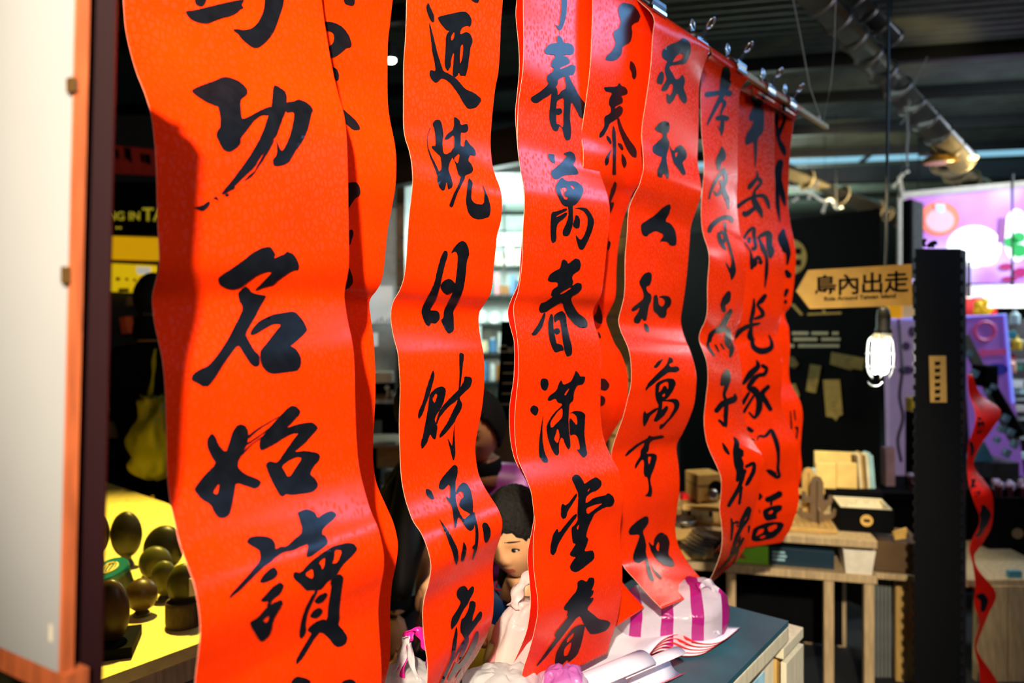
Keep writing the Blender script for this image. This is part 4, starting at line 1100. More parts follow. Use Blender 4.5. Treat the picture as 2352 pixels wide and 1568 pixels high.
tag(flat('kraft_label', [292, 682, 327, 680, 326, 700, 290, 702], 4.66, 0.03, KRAFTD), 'small kraft label card below the yellow poster', 'card')
tag(flat('orange_box', [274, 730, 287, 727, 292, 765, 280, 768], 4.6, 0.1, mat('orange_box_card', lin(220, 80, 25), 0.5)), 'slim orange box on the dark shelves', 'box')
led = thing('pilot_light', 'tiny glowing pink light among the dark shelves', 'light', W(293, 797, 3.9))
obj('bulb', ball(W(293, 797, 3.9), (0.011, 0.011, 0.011), 12, 8), mat('pink_glow', (1, 0.5, 0.5), 0.4, emit=(1.0, 0.35, 0.3), estr=3.0, bump=0), led)
obj('shade', lathe([(0.012, -0.03), (0.02, 0.0), (0.014, 0.012)], W(293, 806, 3.9), 14), mat('pink_shade', lin(170, 40, 70), 0.4), led)
# dark shelving with cartons
shf = thing('shelf_unit', 'dark open shelving with kraft cartons in the next shop', 'shelf', W(300, 1120, 4.1))
for y in (868, 944, 1005, 1060):
    p = W(300, y, 4.1)
    obj('shelf_board', box(p, (0.62, 0.3, 0.018), 0, 0.002), BLACK, shf)
for x in (185, 425):
    p = W(x, 950, 4.1)
    obj('upright', box((p.x, 4.1, 0.65), (0.02, 0.3, 1.3), 0, 0.002), BLACK, shf)
for x, y0, y1, w in ((262, 880, 940, 26), (318, 882, 940, 50), (262, 962, 1000, 40), (310, 965, 1001, 44)):
    p = W(x, (y0 + y1) / 2, 4.08)
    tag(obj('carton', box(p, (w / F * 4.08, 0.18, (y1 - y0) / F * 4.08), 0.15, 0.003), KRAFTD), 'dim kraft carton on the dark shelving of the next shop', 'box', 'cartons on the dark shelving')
# dark mannequin-like shopper silhouette
# ---- yellow-lit counter with stone-shaped ornaments
CT = mat('pale_counter_wood', lin(240, 215, 120), 0.55, scale=7, stretch=(8, 1, 8), var=0.1)
cz = 0.75
def on_counter(px, py):
    Y = (EYE - cz) * F / (py - CY)
    return W(px, py, Y)
ctr = thing('counter_table', 'yellow-lit wooden counter under the dark oval ornaments', 'table', (-1.2, 2.0, 0))
q = [on_counter(150, 1590), on_counter(470, 1472), on_counter(432, 1172), on_counter(120, 1065)]
obj('top', prism(q, (0, 0, -0.03)), CT, ctr)
obj('front_rail', beam_bm(q[0] + Vector((0, 0.012, -0.05)), q[1] + Vector((0, 0.012, -0.05)), 0.025, 0.045, 0.002), WOODG, ctr)
obj('cloth_skirt', prism([q[0] + Vector((0, 0.03, -0.07)), q[1] + Vector((0, 0.03, -0.07)), q[1] + Vector((0, 0.03, -0.6)), q[0] + Vector((0, 0.03, -0.6))], (0, 0.01, 0)), mat('grey_skirt', lin(95, 90, 100), 0.8), ctr)
for k, p in enumerate(q):
    c = sum(q, Vector((0, 0, 0))) / 4
    pp = p.lerp(c, 0.12)
    obj('leg', box((pp.x, pp.y, (cz - 0.03) / 2), (0.045, 0.045, cz - 0.03), 0, 0.003), WOODG, ctr)
rg = random.Random(3)
for k in range(9):
    c = on_counter(rg.uniform(250, 410), rg.uniform(1135, 1190))
    obj('knot_mark', lathe([(0.006, 0), (0.006, 0.0006)], c, 10), mat('knot_brown', lin(190, 150, 60), 0.6), ctr)
MOSS = mat('moss_green_lacquer', lin(82, 80, 28), 0.42, scale=25, var=0.3)
OLIV = mat('dark_olive_lacquer', lin(40, 36, 14), 0.4, scale=25, var=0.3)
BRN = mat('brown_lacquer', lin(74, 54, 20), 0.4, scale=20, var=0.35)


def egg(label, cx, top, bot, hw, base_y, m, depth=0.4, base=None, tag_card=False, flat_y=0.55, tilt=0.0):
    """oval ornament standing on the counter on a small foot"""
    f = on_counter(cx, base_y)
    Y = f.y
    c = W(cx, (top + bot) / 2, Y)
    rz = (bot - top) / 2 / F * Y
    rx = hw / F * Y
    t = thing('oval_ornament', label, 'ornament', f, 'oval ornaments on the counter')
    o = obj('body', ball(c, (rx, rx * flat_y, rz), 28, 20, Matrix.Rotation(tilt, 3, 'Y')), m, t, smooth=True)
    zb = c.z - rz
    bh = max(zb - cz, 0.0) + 0.012
    if base == 'slab':
        obj('base', box((f.x, f.y, cz + 0.012), (rx * 2.6, 0.12, 0.024), 0.3, 0.003), BLACK, t)
    elif base == 'disc':
        obj('base', lathe([(rx * 1.0, 0), (rx * 1.02, 0.01), (rx * 1.02, bh), (rx * 0.98, bh + 0.006)], (f.x, f.y, cz), 28), mat('bark_slice', lin(70, 52, 24), 0.7, scale=40, var=0.4, stretch=(3, 3, 1)), t)
    else:
        obj('base', lathe([(rx * 0.5, 0), (rx * 0.48, 0.006), (rx * 0.3, bh * 0.6), (rx * 0.34, bh + 0.006)], (f.x, f.y, cz), 20), OLIV, t)
    if tag_card:
        obj('price_tag', box((c.x + rx * 0.68, c.y - rx * flat_y * 0.78, c.z + rz * 0.05), (0.018, 0.002, 0.042), 0.5, 0.0005), CREAM, t)
    return t


egg('tall dark oval ornament standing alone at the back of the yellow counter', 290, 1174, 1280, 36, 1300, OLIV)
egg('broad dark oval ornament leaning behind the mossy ovals', 376, 1206, 1312, 46, 1318, OLIV, tilt=0.25)
egg('moss green oval ornament with a pale highlight, behind the smaller green oval', 357, 1254, 1332, 38, 1345, MOSS)
egg('small yellow-green oval ornament between two larger mossy ones', 377, 1287, 1366, 30, 1378, MOSS)
egg('moss green oval ornament with a white price tag on a bark slice', 424, 1293, 1394, 40, 1432, MOSS, base='disc', tag_card=True)
egg('low brown oval ornament in front of the mossy group', 325, 1328, 1402, 36, 1412, BRN, flat_y=0.8)
egg('large brown oval ornament on a black slab at the counter edge', 255, 1330, 1478, 42, 1490, BRN, base='slab')
egg('dark oval ornament half hidden behind the maroon post', 222, 1180, 1270, 30, 1300, OLIV)
tn = thing('teal_tin', 'round teal tin with a gold emblem on its tilted lid', 'tin', on_counter(268, 1362))
f = on_counter(268, 1362)
ax = Vector((-0.12, -0.35, 1.0)).normalized()
obj('can', lathe([(0.040, 0.0), (0.043, 0.002), (0.043, 0.05)], (f.x, f.y, cz + 0.012), 28, ax), mat('dark_teal_tin', lin(12, 40, 45), 0.35), tn)
lid = obj('lid', lathe([(0.045, 0.0), (0.045, 0.012), (0.043, 0.015), (0.0, 0.015)], Vector((f.x, f.y, cz + 0.012)) + ax * 0.05, 28, ax), mat('teal_lid', lin(0, 95, 100), 0.35), tn)
ec = Vector((f.x, f.y, cz + 0.012)) + ax * 0.066
ex, ey = frame_of(ax)
GOLD = mat('gold_print', lin(225, 205, 120), 0.5)
obj('emblem', tube([ec + ex * 0.02 * math.cos(k * PI / 8) + ey * 0.02 * math.sin(k * PI / 8) for k in range(17)], 0.0035, 6), GOLD, lid)
for k in range(3):
    obj('emblem_bar', box(ec + ey * (k - 1) * 0.010, (0.026, 0.004, 0.002), 0, 0, Matrix((ex, ey, ax)).transposed()), GOLD, lid)


# ================================================================== plastic bags
def bag_mat(name, color, stripes=None, alpha=0.86, rough=0.18, sscale=14.0, thr=0.70):
    m = bpy.data.materials.new(name)
    m.use_nodes = True
    nt = m.node_tree
    L = nt.links
    b = nt.nodes['Principled BSDF']
    tc = nt.nodes.new('ShaderNodeTexCoord')
    no = nt.nodes.new('ShaderNodeTexNoise')
    no.inputs['Scale'].default_value = 30.0
    no.inputs['Detail'].default_value = 7.0
    no.inputs['Distortion'].default_value = 1.8
    L.new(tc.outputs['Object'], no.inputs['Vector'])
    bp = nt.nodes.new('ShaderNodeBump')
    bp.inputs['Strength'].default_value = 0.45
    bp.inputs['Distance'].default_value = 0.006
    L.new(no.outputs['Fac'], bp.inputs['Height'])
    L.new(bp.outputs['Normal'], b.inputs['Normal'])
    if stripes:
        wv = nt.nodes.new('ShaderNodeTexWave')
        wv.inputs['Scale'].default_value = sscale
        wv.inputs['Distortion'].default_value = 2.6
        wv.inputs['Detail Scale'].default_value = 0.6
        wv.bands_direction = 'X'
        L.new(tc.outputs['Object'], wv.inputs['Vector'])
        cr = nt.nodes.new('ShaderNodeValToRGB')
        cr.color_ramp.interpolation = 'CONSTANT'
        cr.color_ramp.elements[0].color = (*color, 1)
        cr.color_ramp.elements[1].position = thr
        cr.color_ramp.elements[1].color = (*stripes, 1)
        L.new(wv.outputs['Fac'], cr.inputs['Fac'])
        L.new(cr.outputs['Color'], b.inputs['Base Color'])
    else:
        b.inputs['Base Color'].default_value = (*color, 1)
    b.inputs['Roughness'].default_value = rough
    tr = nt.nodes.new('ShaderNodeBsdfTranslucent')
    if stripes:
        L.new(cr.outputs['Color'], tr.inputs['Color'])
    else:
        tr.inputs['Color'].default_value = (*color, 1)
    ms = nt.nodes.new('ShaderNodeMixShader')
    ms.inputs[0].default_value = 0.45
    L.new(b.outputs[0], ms.inputs[1])
    L.new(tr.outputs[0], ms.inputs[2])
    tp = nt.nodes.new('ShaderNodeBsdfTransparent')
    m2 = nt.nodes.new('ShaderNodeMixShader')
    m2.inputs[0].default_value = alpha
    L.new(tp.outputs[0], m2.inputs[1])
    L.new(ms.outputs[0], m2.inputs[2])
    L.new(m2.outputs[0], nt.nodes['Material Output'].inputs['Surface'])
    MATS[name] = m
    return m


def bag_body(prof, Yc, depth, seed, n=36, crumple=0.006, lean=0.0):
    """crumpled sack lofted from photo-measured rows: (y, x_left, x_right) at depth Yc, squashed front to back"""
    rr = random.Random(seed)
    ph = [rr.uniform(0, 6.28) for _ in range(8)]
    rows = []
    P3 = catmull([Vector((y, a, b)) for y, a, b in prof], 5)
    us = []
    for i, v in enumerate(P3):
        y, a, b = v
        c = W((a + b) / 2, y, Yc + lean * (y - P3[-1].x))
        hw = (b - a) / 2 / F * Yc
        ring = []
        for k in range(n):
            t = 2 * PI * k / n
            cr = crumple * (math.sin(5 * t + ph[0] + i * 0.35) + 0.7 * math.sin(9 * t + ph[1] - i * 0.22) + 0.6 * math.sin(3 * t + ph[2] + i * 0.6) + 0.5 * math.sin(14 * t + ph[3] + i * 0.5))
            ex = 0.8
            cs, sn = math.cos(t), math.sin(t)
            x = hw * math.copysign(abs(cs) ** ex, cs)
            yv = min(depth, hw * 0.9) * math.copysign(abs(sn) ** ex, sn)
            g = 1 + cr / max(hw, 0.02)
            ring.append(c + Vector((x * g, yv * g, cr * 0.6)))
        rows.append(ring)
    me = grid_mesh(rows, closed=True)
    # close foot
    bm = bmesh.new()
    bm.from_mesh(me)
    bm.verts.ensure_lookup_table()
    N = len(rows)
    bm.faces.new([bm.verts[(N - 1) * n + k] for k in range(n)])
    bm.faces.new([bm.verts[k] for k in range(n)][::-1])
    uvl = bm.loops.layers.uv.new('UVMap')
    for f in bm.faces:
        for lp in f.loops:
            i, k = divmod(lp.vert.index, n)
            lp[uvl].uv = (k / n, i / N)
    bmesh.ops.recalc_face_normals(bm, faces=bm.faces[:])
    bm.to_mesh(me)
    bm.free()
    return me


def strap(pts, Y, width, dy=0.0):
    """flat plastic handle through photo positions"""
    c = catmull([W(x, y, Y + dy * i) for i, (x, y) in enumerate(pairs(pts))], 6)
    rows = []
    for i, p in enumerate(c):
        a, b = c[max(i - 1, 0)], c[min(i + 1, len(c) - 1)]
        d = (b - a).normalized()
        s = d.cross(Vector((0.25, 1, 0.1))).normalized()
        w = width * (0.75 + 0.25 * math.cos(i * 0.9))
        rows.append([p + s * w * u + Vector((0, 0.006 * math.sin(u * 3 + i * 0.5), 0)) for u in (-1, -0.4, 0.4, 1)])
    return grid_mesh(rows)


TZ = 0.752          # blue table top
TB_TOP = TZ


def thick(o, t):
    m = o.modifiers.new('film', 'SOLIDIFY')
    m.thickness = t
    return o


YG = bag_mat('yellow_green_film', lin(170, 165, 20), None, 0.92)
bg1 = thing('plastic_bag', 'yellow-green plastic bag hanging in front of the dark shelving', 'bag', W(345, 1090, 3.0))
obj('body', bag_body([(912, 334, 366), (922, 332, 378), (950, 325, 390), (990, 312, 404), (1030, 302, 412), (1060, 304, 412), (1085, 316, 400), (1096, 335, 385)], 3.0, 0.07, 5, crumple=0.011), YG, bg1, smooth=True)
thick(obj('handle', strap([340, 922, 344, 905, 352, 850, 358, 800], 3.0, 0.012), YG, bg1, smooth=True), 0.001)

# ================================================================== the painted table under the strips
BLUE = mat('blue_grey_tabletop', lin(42, 84, 100), 0.45, scale=6, var=0.25)
PALEW = mat('pale_edge_wood', lin(205, 196, 170), 0.55, scale=10, stretch=(6, 6, 1), var=0.15)
corner = W(1811, 1425, 1.753)
corner.z = TZ
u1 = -RD                                # toward the camera along the edge
u2 = Vector((-RN.x, -RN.y, 0))          # away, across
tb = thing('painted_table', 'blue-grey topped table with a pale wooden edge under the strips', 'table', (0.2, 1.6, 0))
q = [corner, corner + u1 * 1.30, corner + u1 * 1.30 + u2 * 0.42, corner + u2 * 0.42]
obj('top', prism([Vector((p.x, p.y, TZ)) for p in q], (0, 0, -0.012)), BLUE, tb)
ei = u2 * 0.012 + u1 * 0.012
obj('edge_board', beam_bm(q[0] + Vector((0, 0, -0.030)) + u2 * 0.01, q[1] + Vector((0, 0, -0.030)) + u2 * 0.01, 0.022, 0.034, 0.003), PALEW, tb)
obj('edge_board', beam_bm(q[0] + Vector((0, 0, -0.030)) + u1 * 0.01, q[3] + Vector((0, 0, -0.030)) + u1 * 0.01, 0.022, 0.034, 0.003), PALEW, tb)
for f1, f2 in ((0.06, 0.05), (1.22, 0.05), (1.22, 0.37), (0.06, 0.37)):
    p = q[0] + u1 * f1 + u2 * f2
    obj('leg', box((p.x, p.y, (TZ - 0.05) / 2), (0.05, 0.05, TZ - 0.05), PHI, 0.003), PALEW, tb)
obj('rail', beam_bm(q[0] + u1 * 0.06 + u2 * 0.05 + Vector((0, 0, -0.07)), q[1] + u1 * -0.06 + u2 * 0.05 + Vector((0, 0, -0.07)), 0.025, 0.05, 0.003), PALEW, tb)
# pale printed sheet hung under the edge, and the stacked pine crate beside it
tag(obj('printed_sheet', prism([q[0] + u1 * a_ + u2 * -0.004 + Vector((0, 0, z_)) for a_, z_ in ((0.17, -0.052), (0.55, -0.052), (0.55, -0.3), (0.17, -0.3))], u2 * 0.002),
    mat('blue_watercolour_print', lin(150, 195, 225), 0.5, scale=9, var=0.45)), 'pale blue printed sheet hanging below the table edge', 'sheet')
cr = thing('pine_crate', 'honey pine crate with pale lid standing beside the blue table', 'crate', (0.86, 1.95, 0))
c0 = W(1788, 1500, 1.83)
obj('lid_board', box((c0.x, c0.y, 0.675), (0.075, 0.15, 0.026), -PHI, 0.003), PALEW, cr)
obj('side_board', box((c0.x - 0.012, c0.y, 0.33), (0.05, 0.10, 0.66), -PHI, 0.003), WOODY, cr)
for zz in (0.40, 0.60):
    p = Vector((c0.x, c0.y, zz)) + RN * 0.034
    obj('slat', box((p.x, p.y, zz), (0.014, 0.13, 0.10), -PHI, 0.002), PALEW, cr)

# ---- things on the painted table
WHF = lin(238, 232, 236)
PINKBAG = bag_mat('pink_striped_film', lin(226, 218, 234), lin(190, 25, 140), 0.84, sscale=4.6, thr=0.66)
ROSEBAG = bag_mat('rose_white_film', lin(246, 224, 222), lin(238, 150, 158), 0.82, sscale=2.4, thr=0.62)
CLEARBAG = bag_mat('white_magenta_film', lin(236, 233, 236), lin(205, 40, 130), 0.74, sscale=1.5, thr=0.80)


def on_table(px, py):
    Y = (EYE - TZ) * F / (py - CY)
    return W(px, py, Y)


sb = thing('plastic_bag', 'pink-striped white plastic bag tied up on the blue table', 'bag', (0.38, 1.78, TZ))
obj('body', bag_body([(1335, 1548, 1600), (1342, 1520, 1640), (1362, 1470, 1662), (1392, 1428, 1668), (1425, 1415, 1660), (1446, 1418, 1650), (1454, 1440, 1635)], 1.70, 0.10, 11, crumple=0.0025), PINKBAG, sb, smooth=True)
thick(obj('knot_ear', strap([1600, 1345, 1622, 1338, 1640, 1352, 1655, 1375], 1.66, 0.012), PINKBAG, sb, smooth=True), 0.001)
thick(obj('knot_ear', strap([1625, 1440, 1640, 1455, 1652, 1450], 1.62, 0.012), PINKBAG, sb, smooth=True), 0.001)

rb = thing('plastic_bag', 'rose and white plastic bag full of goods in front of the boy', 'bag', (0.0, 1.45, TZ))
obj('body', bag_body([(1378, 1190, 1232), (1392, 1172, 1240), (1420, 1152, 1246), (1470, 1134, 1250), (1520, 1116, 1252), (1560, 1104, 1254), (1600, 1100, 1252), (1622, 1112, 1244)], 1.40, 0.09, 21, crumple=0.003), ROSEBAG, rb, smooth=True)
thick(obj('handle', strap([1178, 1395, 1186, 1368, 1205, 1335, 1228, 1310, 1240, 1330], 1.38, 0.013), ROSEBAG, rb, smooth=True), 0.001)
thick(obj('handle', strap([1192, 1392, 1198, 1368, 1198, 1345, 1210, 1332], 1.40, 0.006), ROSEBAG, rb, smooth=True), 0.001)
obj('goods', ball(W(1150, 1530, 1.42), (0.035, 0.04, 0.06), 16, 12), mat('pale_yellow_goods', lin(245, 215, 140), 0.5), rb, smooth=True)

cb = thing('plastic_bag', 'clear white bag with one magenta handle at the near end of the table', 'bag', (-0.2, 1.2, TZ))
thick(obj('handle', strap([918, 1556, 926, 1510, 934, 1468, 950, 1448, 968, 1462, 985, 1490, 992, 1540], 1.20, 0.010), mat('magenta_film', lin(225, 30, 140), 0.3), cb, smooth=True), 0.001)
obj('body', bag_body([(1535, 896, 990), (1552, 882, 1010), (1580, 868, 1040), (1630, 850, 1070), (1700, 846, 1080), (1740, 860, 1070)], 1.22, 0.09, 31, crumple=0.003), CLEARBAG, cb, smooth=True)
thick(obj('gathered_side', strap([905, 1560, 922, 1515, 930, 1475, 938, 1460], 1.195, 0.008), CLEARBAG, cb, smooth=True), 0.001)
thick(obj('gathered_side', strap([965, 1566, 946, 1520, 938, 1475], 1.19, 0.006), CLEARBAG, cb, smooth=True), 0.001)

mb = thing('plastic_bag', 'low white bag with a magenta patch between the two handled bags', 'bag', (-0.05, 1.3, TZ))
obj('body', bag_body([(1540, 1130, 1175), (1546, 1095, 1205), (1562, 1066, 1225), (1600, 1055, 1240), (1650, 1060, 1245), (1670, 1080, 1230)], 1.29, 0.07, 41, crumple=0.003), CLEARBAG, mb, smooth=True)
vb = thing('plastic_bag', 'violet-tinted plastic bag crumpled under the foot of the strip with three spring characters', 'bag', (0.1, 1.3, TZ))
obj('body', bag_body([(1532, 1285, 1310), (1540, 1262, 1326), (1560, 1240, 1342), (1600, 1225, 1350), (1640, 1240, 1340)], 1.30, 0.06, 51, crumple=0.003), bag_mat('violet_film', lin(215, 120, 205), lin(235, 215, 235), 0.7, sscale=3.0), vb, smooth=True)

# stack of red paper, white backs up, curling
SHEETW = mat('white_paper_back', lin(222, 214, 232), 0.6, var=0.03)
SHEETR = mat('red_paper_face', lin(225, 20, 25), 0.5)
ps = thing('paper_stack', 'stack of red paper sheets lying white side up on the blue table', 'paper', on_table(1500, 1520))
NEAR = [1700,1457, 1655,1494, 1605,1503, 1560,1494, 1518,1515, 1478,1555, 1432,1610, 1385,1670]
FAR = [1560,1446, 1505,1442, 1450,1440, 1395,1450, 1345,1475, 1295,1510, 1245,1560, 1195,1620]
WAVE = [0.001, 0.004, 0.010, 0.020, 0.024, 0.016, 0.010, 0.006]
for k in range(5):
    A3 = catmull([on_table(x - 9 * k + 0 * y, y + 2.5 * k) + Vector((0, 0, wv_ * (1 - 0.16 * k))) for (x, y), wv_ in zip(pairs(NEAR), WAVE)], 5)
    B3 = catmull([on_table(x, y) for x, y in pairs(FAR)], 5)
    rows = []
    for a_, b_ in zip(A3, B3):
        row = []
        for j in range(9):
            s_ = j / 8
            p = a_.lerp(b_, s_)
            p.z = TZ + 0.004 + 0.0030 * (4 - k) + (a_.z - TZ) * max(0.0, 1 - 1.7 * s_) ** 1.5
            row.append(p)
        rows.append(row)
    o = obj('sheet', grid_mesh(rows), [SHEETW, SHEETR], ps, smooth=True)
    m = o.modifiers.new('t', 'SOLIDIFY')
    m.thickness = 0.0014
    m.offset = -1
    m.material_offset = 1
    m.material_offset_rim = 1
# loose rolled sheets, white outside and red inside
for cx, cy, rr_, ln, lab, th0 in ((1560, 1556, 0.030, 0.17, 'curled sheet, white outside and red inside, in front of the paper stack', 0.9), (1480, 1590, 0.040, 0.22, 'wider curled sheet, white outside and red inside, lying nearest the table edge', 0.7)):
    c = on_table(cx, cy)
    axv = Vector((-0.80, -0.60, 0)).normalized()
    sd = Vector((-axv.y, axv.x, 0))
    rows = []
    for i in range(26):
        t = i / 25
        th = th0 + t * 4.6
        r = rr_ * (1.0 - 0.30 * t)
        rows.append([Vector((c.x, c.y, TZ + rr_ + 0.002)) + axv * (ln * v) + (sd * math.cos(th) + Vector((0, 0, 1)) * math.sin(th)) * r for v in (0, 0.25, 0.5, 0.75, 1)])
    o = obj('paper_roll', grid_mesh(rows), [SHEETW, SHEETR], None, smooth=True)
    m = o.modifiers.new('t', 'SOLIDIFY')
    m.thickness = 0.0012
    m.material_offset = 0
    m.material_offset_rim = 1
    tag(o, lab, 'paper', 'curled sheets by the paper stack')
# mustard cushion seen low between the strips
mc = thing('cushion', 'mustard yellow cushion on the bench behind the low white bag', 'cushion', (-0.1, 1.65, 0.5))
obj('cover', ball(W(1078, 1562, 1.62), (0.095, 0.06, 0.075), 24, 16), mat('mustard_cloth', lin(178, 150, 10), 0.8), mc, smooth=True)
obj('bench_seat', box((-0.115, 1.64, 0.58), (0.26, 0.16, 0.04), 0, 0.004), WOODG, mc)
for s_ in (-1, 1):
    obj('bench_leg', box((-0.115 + 0.10 * s_, 1.64, 0.28), (0.04, 0.14, 0.56), 0, 0.003), WOODG, mc)
# ================================================================== far shop in the gaps
SW = mat('shelf_white_steel', lin(215, 230, 225), 0.5)
sh = thing('wall_shelf', 'bright wall of shelves packed with small goods in the far shop', 'shelf', (-0.1, 6.5, 0))
Yf = 6.35
obj('back_panel', box((-0.1, Yf + 0.26, 1.15), (1.6, 0.03, 2.3), 0, 0), SW, sh)
lev = [2.08, 1.83, 1.58, 1.33, 1.08, 0.83, 0.58]
for z in lev:
    obj('shelf_board', box((-0.1, Yf + 0.12, z), (1.6, 0.26, 0.022), 0, 0.002), mat('dark_shelf', lin(40, 50, 48), 0.5), sh)
for x in (-0.9, -0.28, 0.24, 0.7):
    obj('upright', box((x, Yf + 0.12, 1.15), (0.03, 0.26, 2.3), 0, 0.002), SW, sh)
ls = obj('sign_strip', box((-0.1, Yf - 0.02, 2.06), (1.6, 0.05, 0.10), 0, 0.004), mat('lit_shelf_sign', (0.9, 1, 0.95), 0.5, emit=(0.85, 1.0, 0.92), estr=1.1, bump=0), sh)
cols = [('teal', lin(60, 170, 165)), ('red', lin(200, 50, 45)), ('white', lin(235, 240, 235)), ('orange', lin(230, 150, 60)), ('green', lin(120, 180, 90)), ('blue', lin(80, 140, 190)), ('cream', lin(240, 225, 185)), ('pink', lin(225, 150, 160))]
rg = random.Random(12)
rowname = ['topmost', 'second', 'third', 'fourth', 'fifth', 'lowest']
for li, z in enumerate(lev[1:]):
    x = -0.46
    while x < 0.14:
        cname, cc = cols[rg.randrange(len(cols))]
        base = z + 0.0115
        y = Yf + 0.07
        if li in (2,):
            r = rg.uniform(0.045, 0.06)
            o = obj('plate', lathe([(0.02, 0), (r, 0.006), (r * 1.0, 0.012), (r * 0.6, 0.008)], (x + r, y, base + r), 24, (0, -1, 0.12)), mat('white_china', lin(240, 245, 242), 0.3))
            tag(o, 'white china plate standing on the %s far shelf' % rowname[li], 'plate', 'plates on the far shelf')
            x += 2 * r + 0.015
            continue
        w = rg.uniform(0.035, 0.075)
        h = rg.uniform(0.09, 0.19)
        if rg.random() < 0.35:
            o = thing('jar', '%s jar on the %s far shelf' % (cname, rowname[li]), 'jar', (x + w / 2, y, base), 'small goods on the far shelves')
            obj('glass', lathe([(w * 0.45, 0), (w * 0.5, 0.006), (w * 0.5, h * 0.75), (w * 0.38, h * 0.85)], (x + w / 2, y, base), 16), mat('goods_' + cname, cc, 0.4), o, smooth=False)
            obj('cap', lathe([(w * 0.4, 0), (w * 0.4, h * 0.12)], (x + w / 2, y, base + h * 0.85), 16), SW, o)
        else:
            o = obj('goods_box', box((x + w / 2, y, base + h / 2), (w, 0.08, h), rg.uniform(-0.1, 0.1), 0.002), mat('goods_' + cname, cc, 0.4))
            tag(o, '%s packet on the %s far shelf' % (cname, rowname[li]), 'box', 'small goods on the far shelves')
        x += w + rg.uniform(0.006, 0.02)
# hanging chain in the gap
ch = thing('hanging_chain', 'pale chain hanging in front of the far shop', 'chain', W(1158, 680, 4.2))
for k in range(17):
    p = W(1158, 470 + k * 13, 4.2)
    ring = [p + Vector((0.009 * math.cos(t * PI / 5) * (k % 2), 0.009 * math.cos(t * PI / 5) * ((k + 1) % 2), 0.021 * math.sin(t * PI / 5))) for t in range(11)]
    obj('link', tube(ring, 0.0032, 5), SW, ch)
hk = obj('ceiling_hook', tube([W(1158, 475, 4.2), W(1158, 455, 4.2), W(1150, 440, 4.2)], 0.006, 6), CREAM, ch)
# chalkboard menu
cbd = thing('chalkboard', 'leaning black chalkboard menu with yellowish handwriting', 'board', W(1160, 960, 3.3))
q = [W(1140, 962, 3.2), W(1196, 962, 3.2), W(1206, 738, 3.45), W(1152, 738, 3.45)]
obj('slate', prism(q, (0, 0.02, 0)), BLACK, cbd)
CHALK = mat('yellow_chalk', lin(190, 170, 110), 0.8)
bu = (q[1] - q[0]).normalized()
bv = (q[3] - q[0]).normalized()
tm = on_plane(text_mesh('Cafe', 0.055, 0.0006, 0.0006), q[0] + (q[1] - q[0]) * 0.42 + bv * 0.34 + Vector((0, -0.004, 0)), bu, bv)
obj('lettering', tm, CHALK, cbd)
for k in range(5):
    c0 = q[0] + (q[1] - q[0]) * 0.45 + bv * (0.27 - 0.05 * k) + Vector((0, -0.004, 0))
    obj('chalk_line', beam_bm(c0 - bu * 0.03, c0 + bu * (0.015 + 0.008 * (k % 3)), 0.001, 0.006, 0), CHALK, cbd)
# goods on the counter behind the woman
gc = thing('side_counter', 'cluttered pale counter behind the seated woman', 'table', (-0.05, 3.5, 0))
obj('top', box((0.0, 3.55, 1.0), (0.9, 0.4, 0.03), 0, 0.003), CREAM, gc)
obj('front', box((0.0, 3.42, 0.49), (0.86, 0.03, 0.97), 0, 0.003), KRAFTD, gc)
tag(obj('cream_packet', box((0.02, 3.45, 1.055), (0.12, 0.08, 0.08), 0.1, 0.004), CREAM), 'cream packet on the pale counter behind the woman', 'box')
tag(obj('kraft_packet', box((0.16, 3.46, 1.045), (0.1, 0.08, 0.06), -0.1, 0.004), KRAFT), 'kraft packet on the pale counter behind the woman', 'box')

# pale column notices, bamboo strip
nt_ = thing('notice', 'bright white notice sheet with tiny print on the pale column', 'notice', W(884, 740, 4.1))
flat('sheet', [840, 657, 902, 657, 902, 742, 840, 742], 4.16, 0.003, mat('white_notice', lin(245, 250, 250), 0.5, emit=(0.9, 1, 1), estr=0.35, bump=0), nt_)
for k in range(6):
    flat('print_line', [862 + k * 7, 735 - (k % 3) * 4, 865 + k * 7, 735 - (k % 3) * 4, 865 + k * 7, 741, 862 + k * 7, 741], 4.15, 0.002, mat('grey_print', lin(150, 160, 165), 0.6), nt_)
tag(flat('small_notice', [856, 764, 868, 764, 868, 795, 856, 795], 4.15, 0.003, mat('white_notice', (1, 1, 1))), 'small white slip on the pale column below the notice', 'notice')
bs = thing('bamboo_strip', 'brown jointed bamboo strip standing beside the pale column', 'pole', W(922, 760, 4.1))
for y0, y1 in ((400, 470), (472, 545), (547, 600), (602, 660), (662, 760)):
    p0, p1 = W(921, y0, 4.12), W(921, y1, 4.12)
    obj('segment', beam_bm(p0, p1, 0.046, 0.04, 0.004), mat('bamboo_brown', lin(120, 95, 62), 0.5, scale=16, var=0.25), bs)
obj('pole_foot', beam_bm(W(921, 760, 4.12), Vector((W(921, 760, 4.12).x, 4.12, 0.0)), 0.046, 0.04, 0.004), mat('bamboo_brown', (0, 0, 0)), bs)
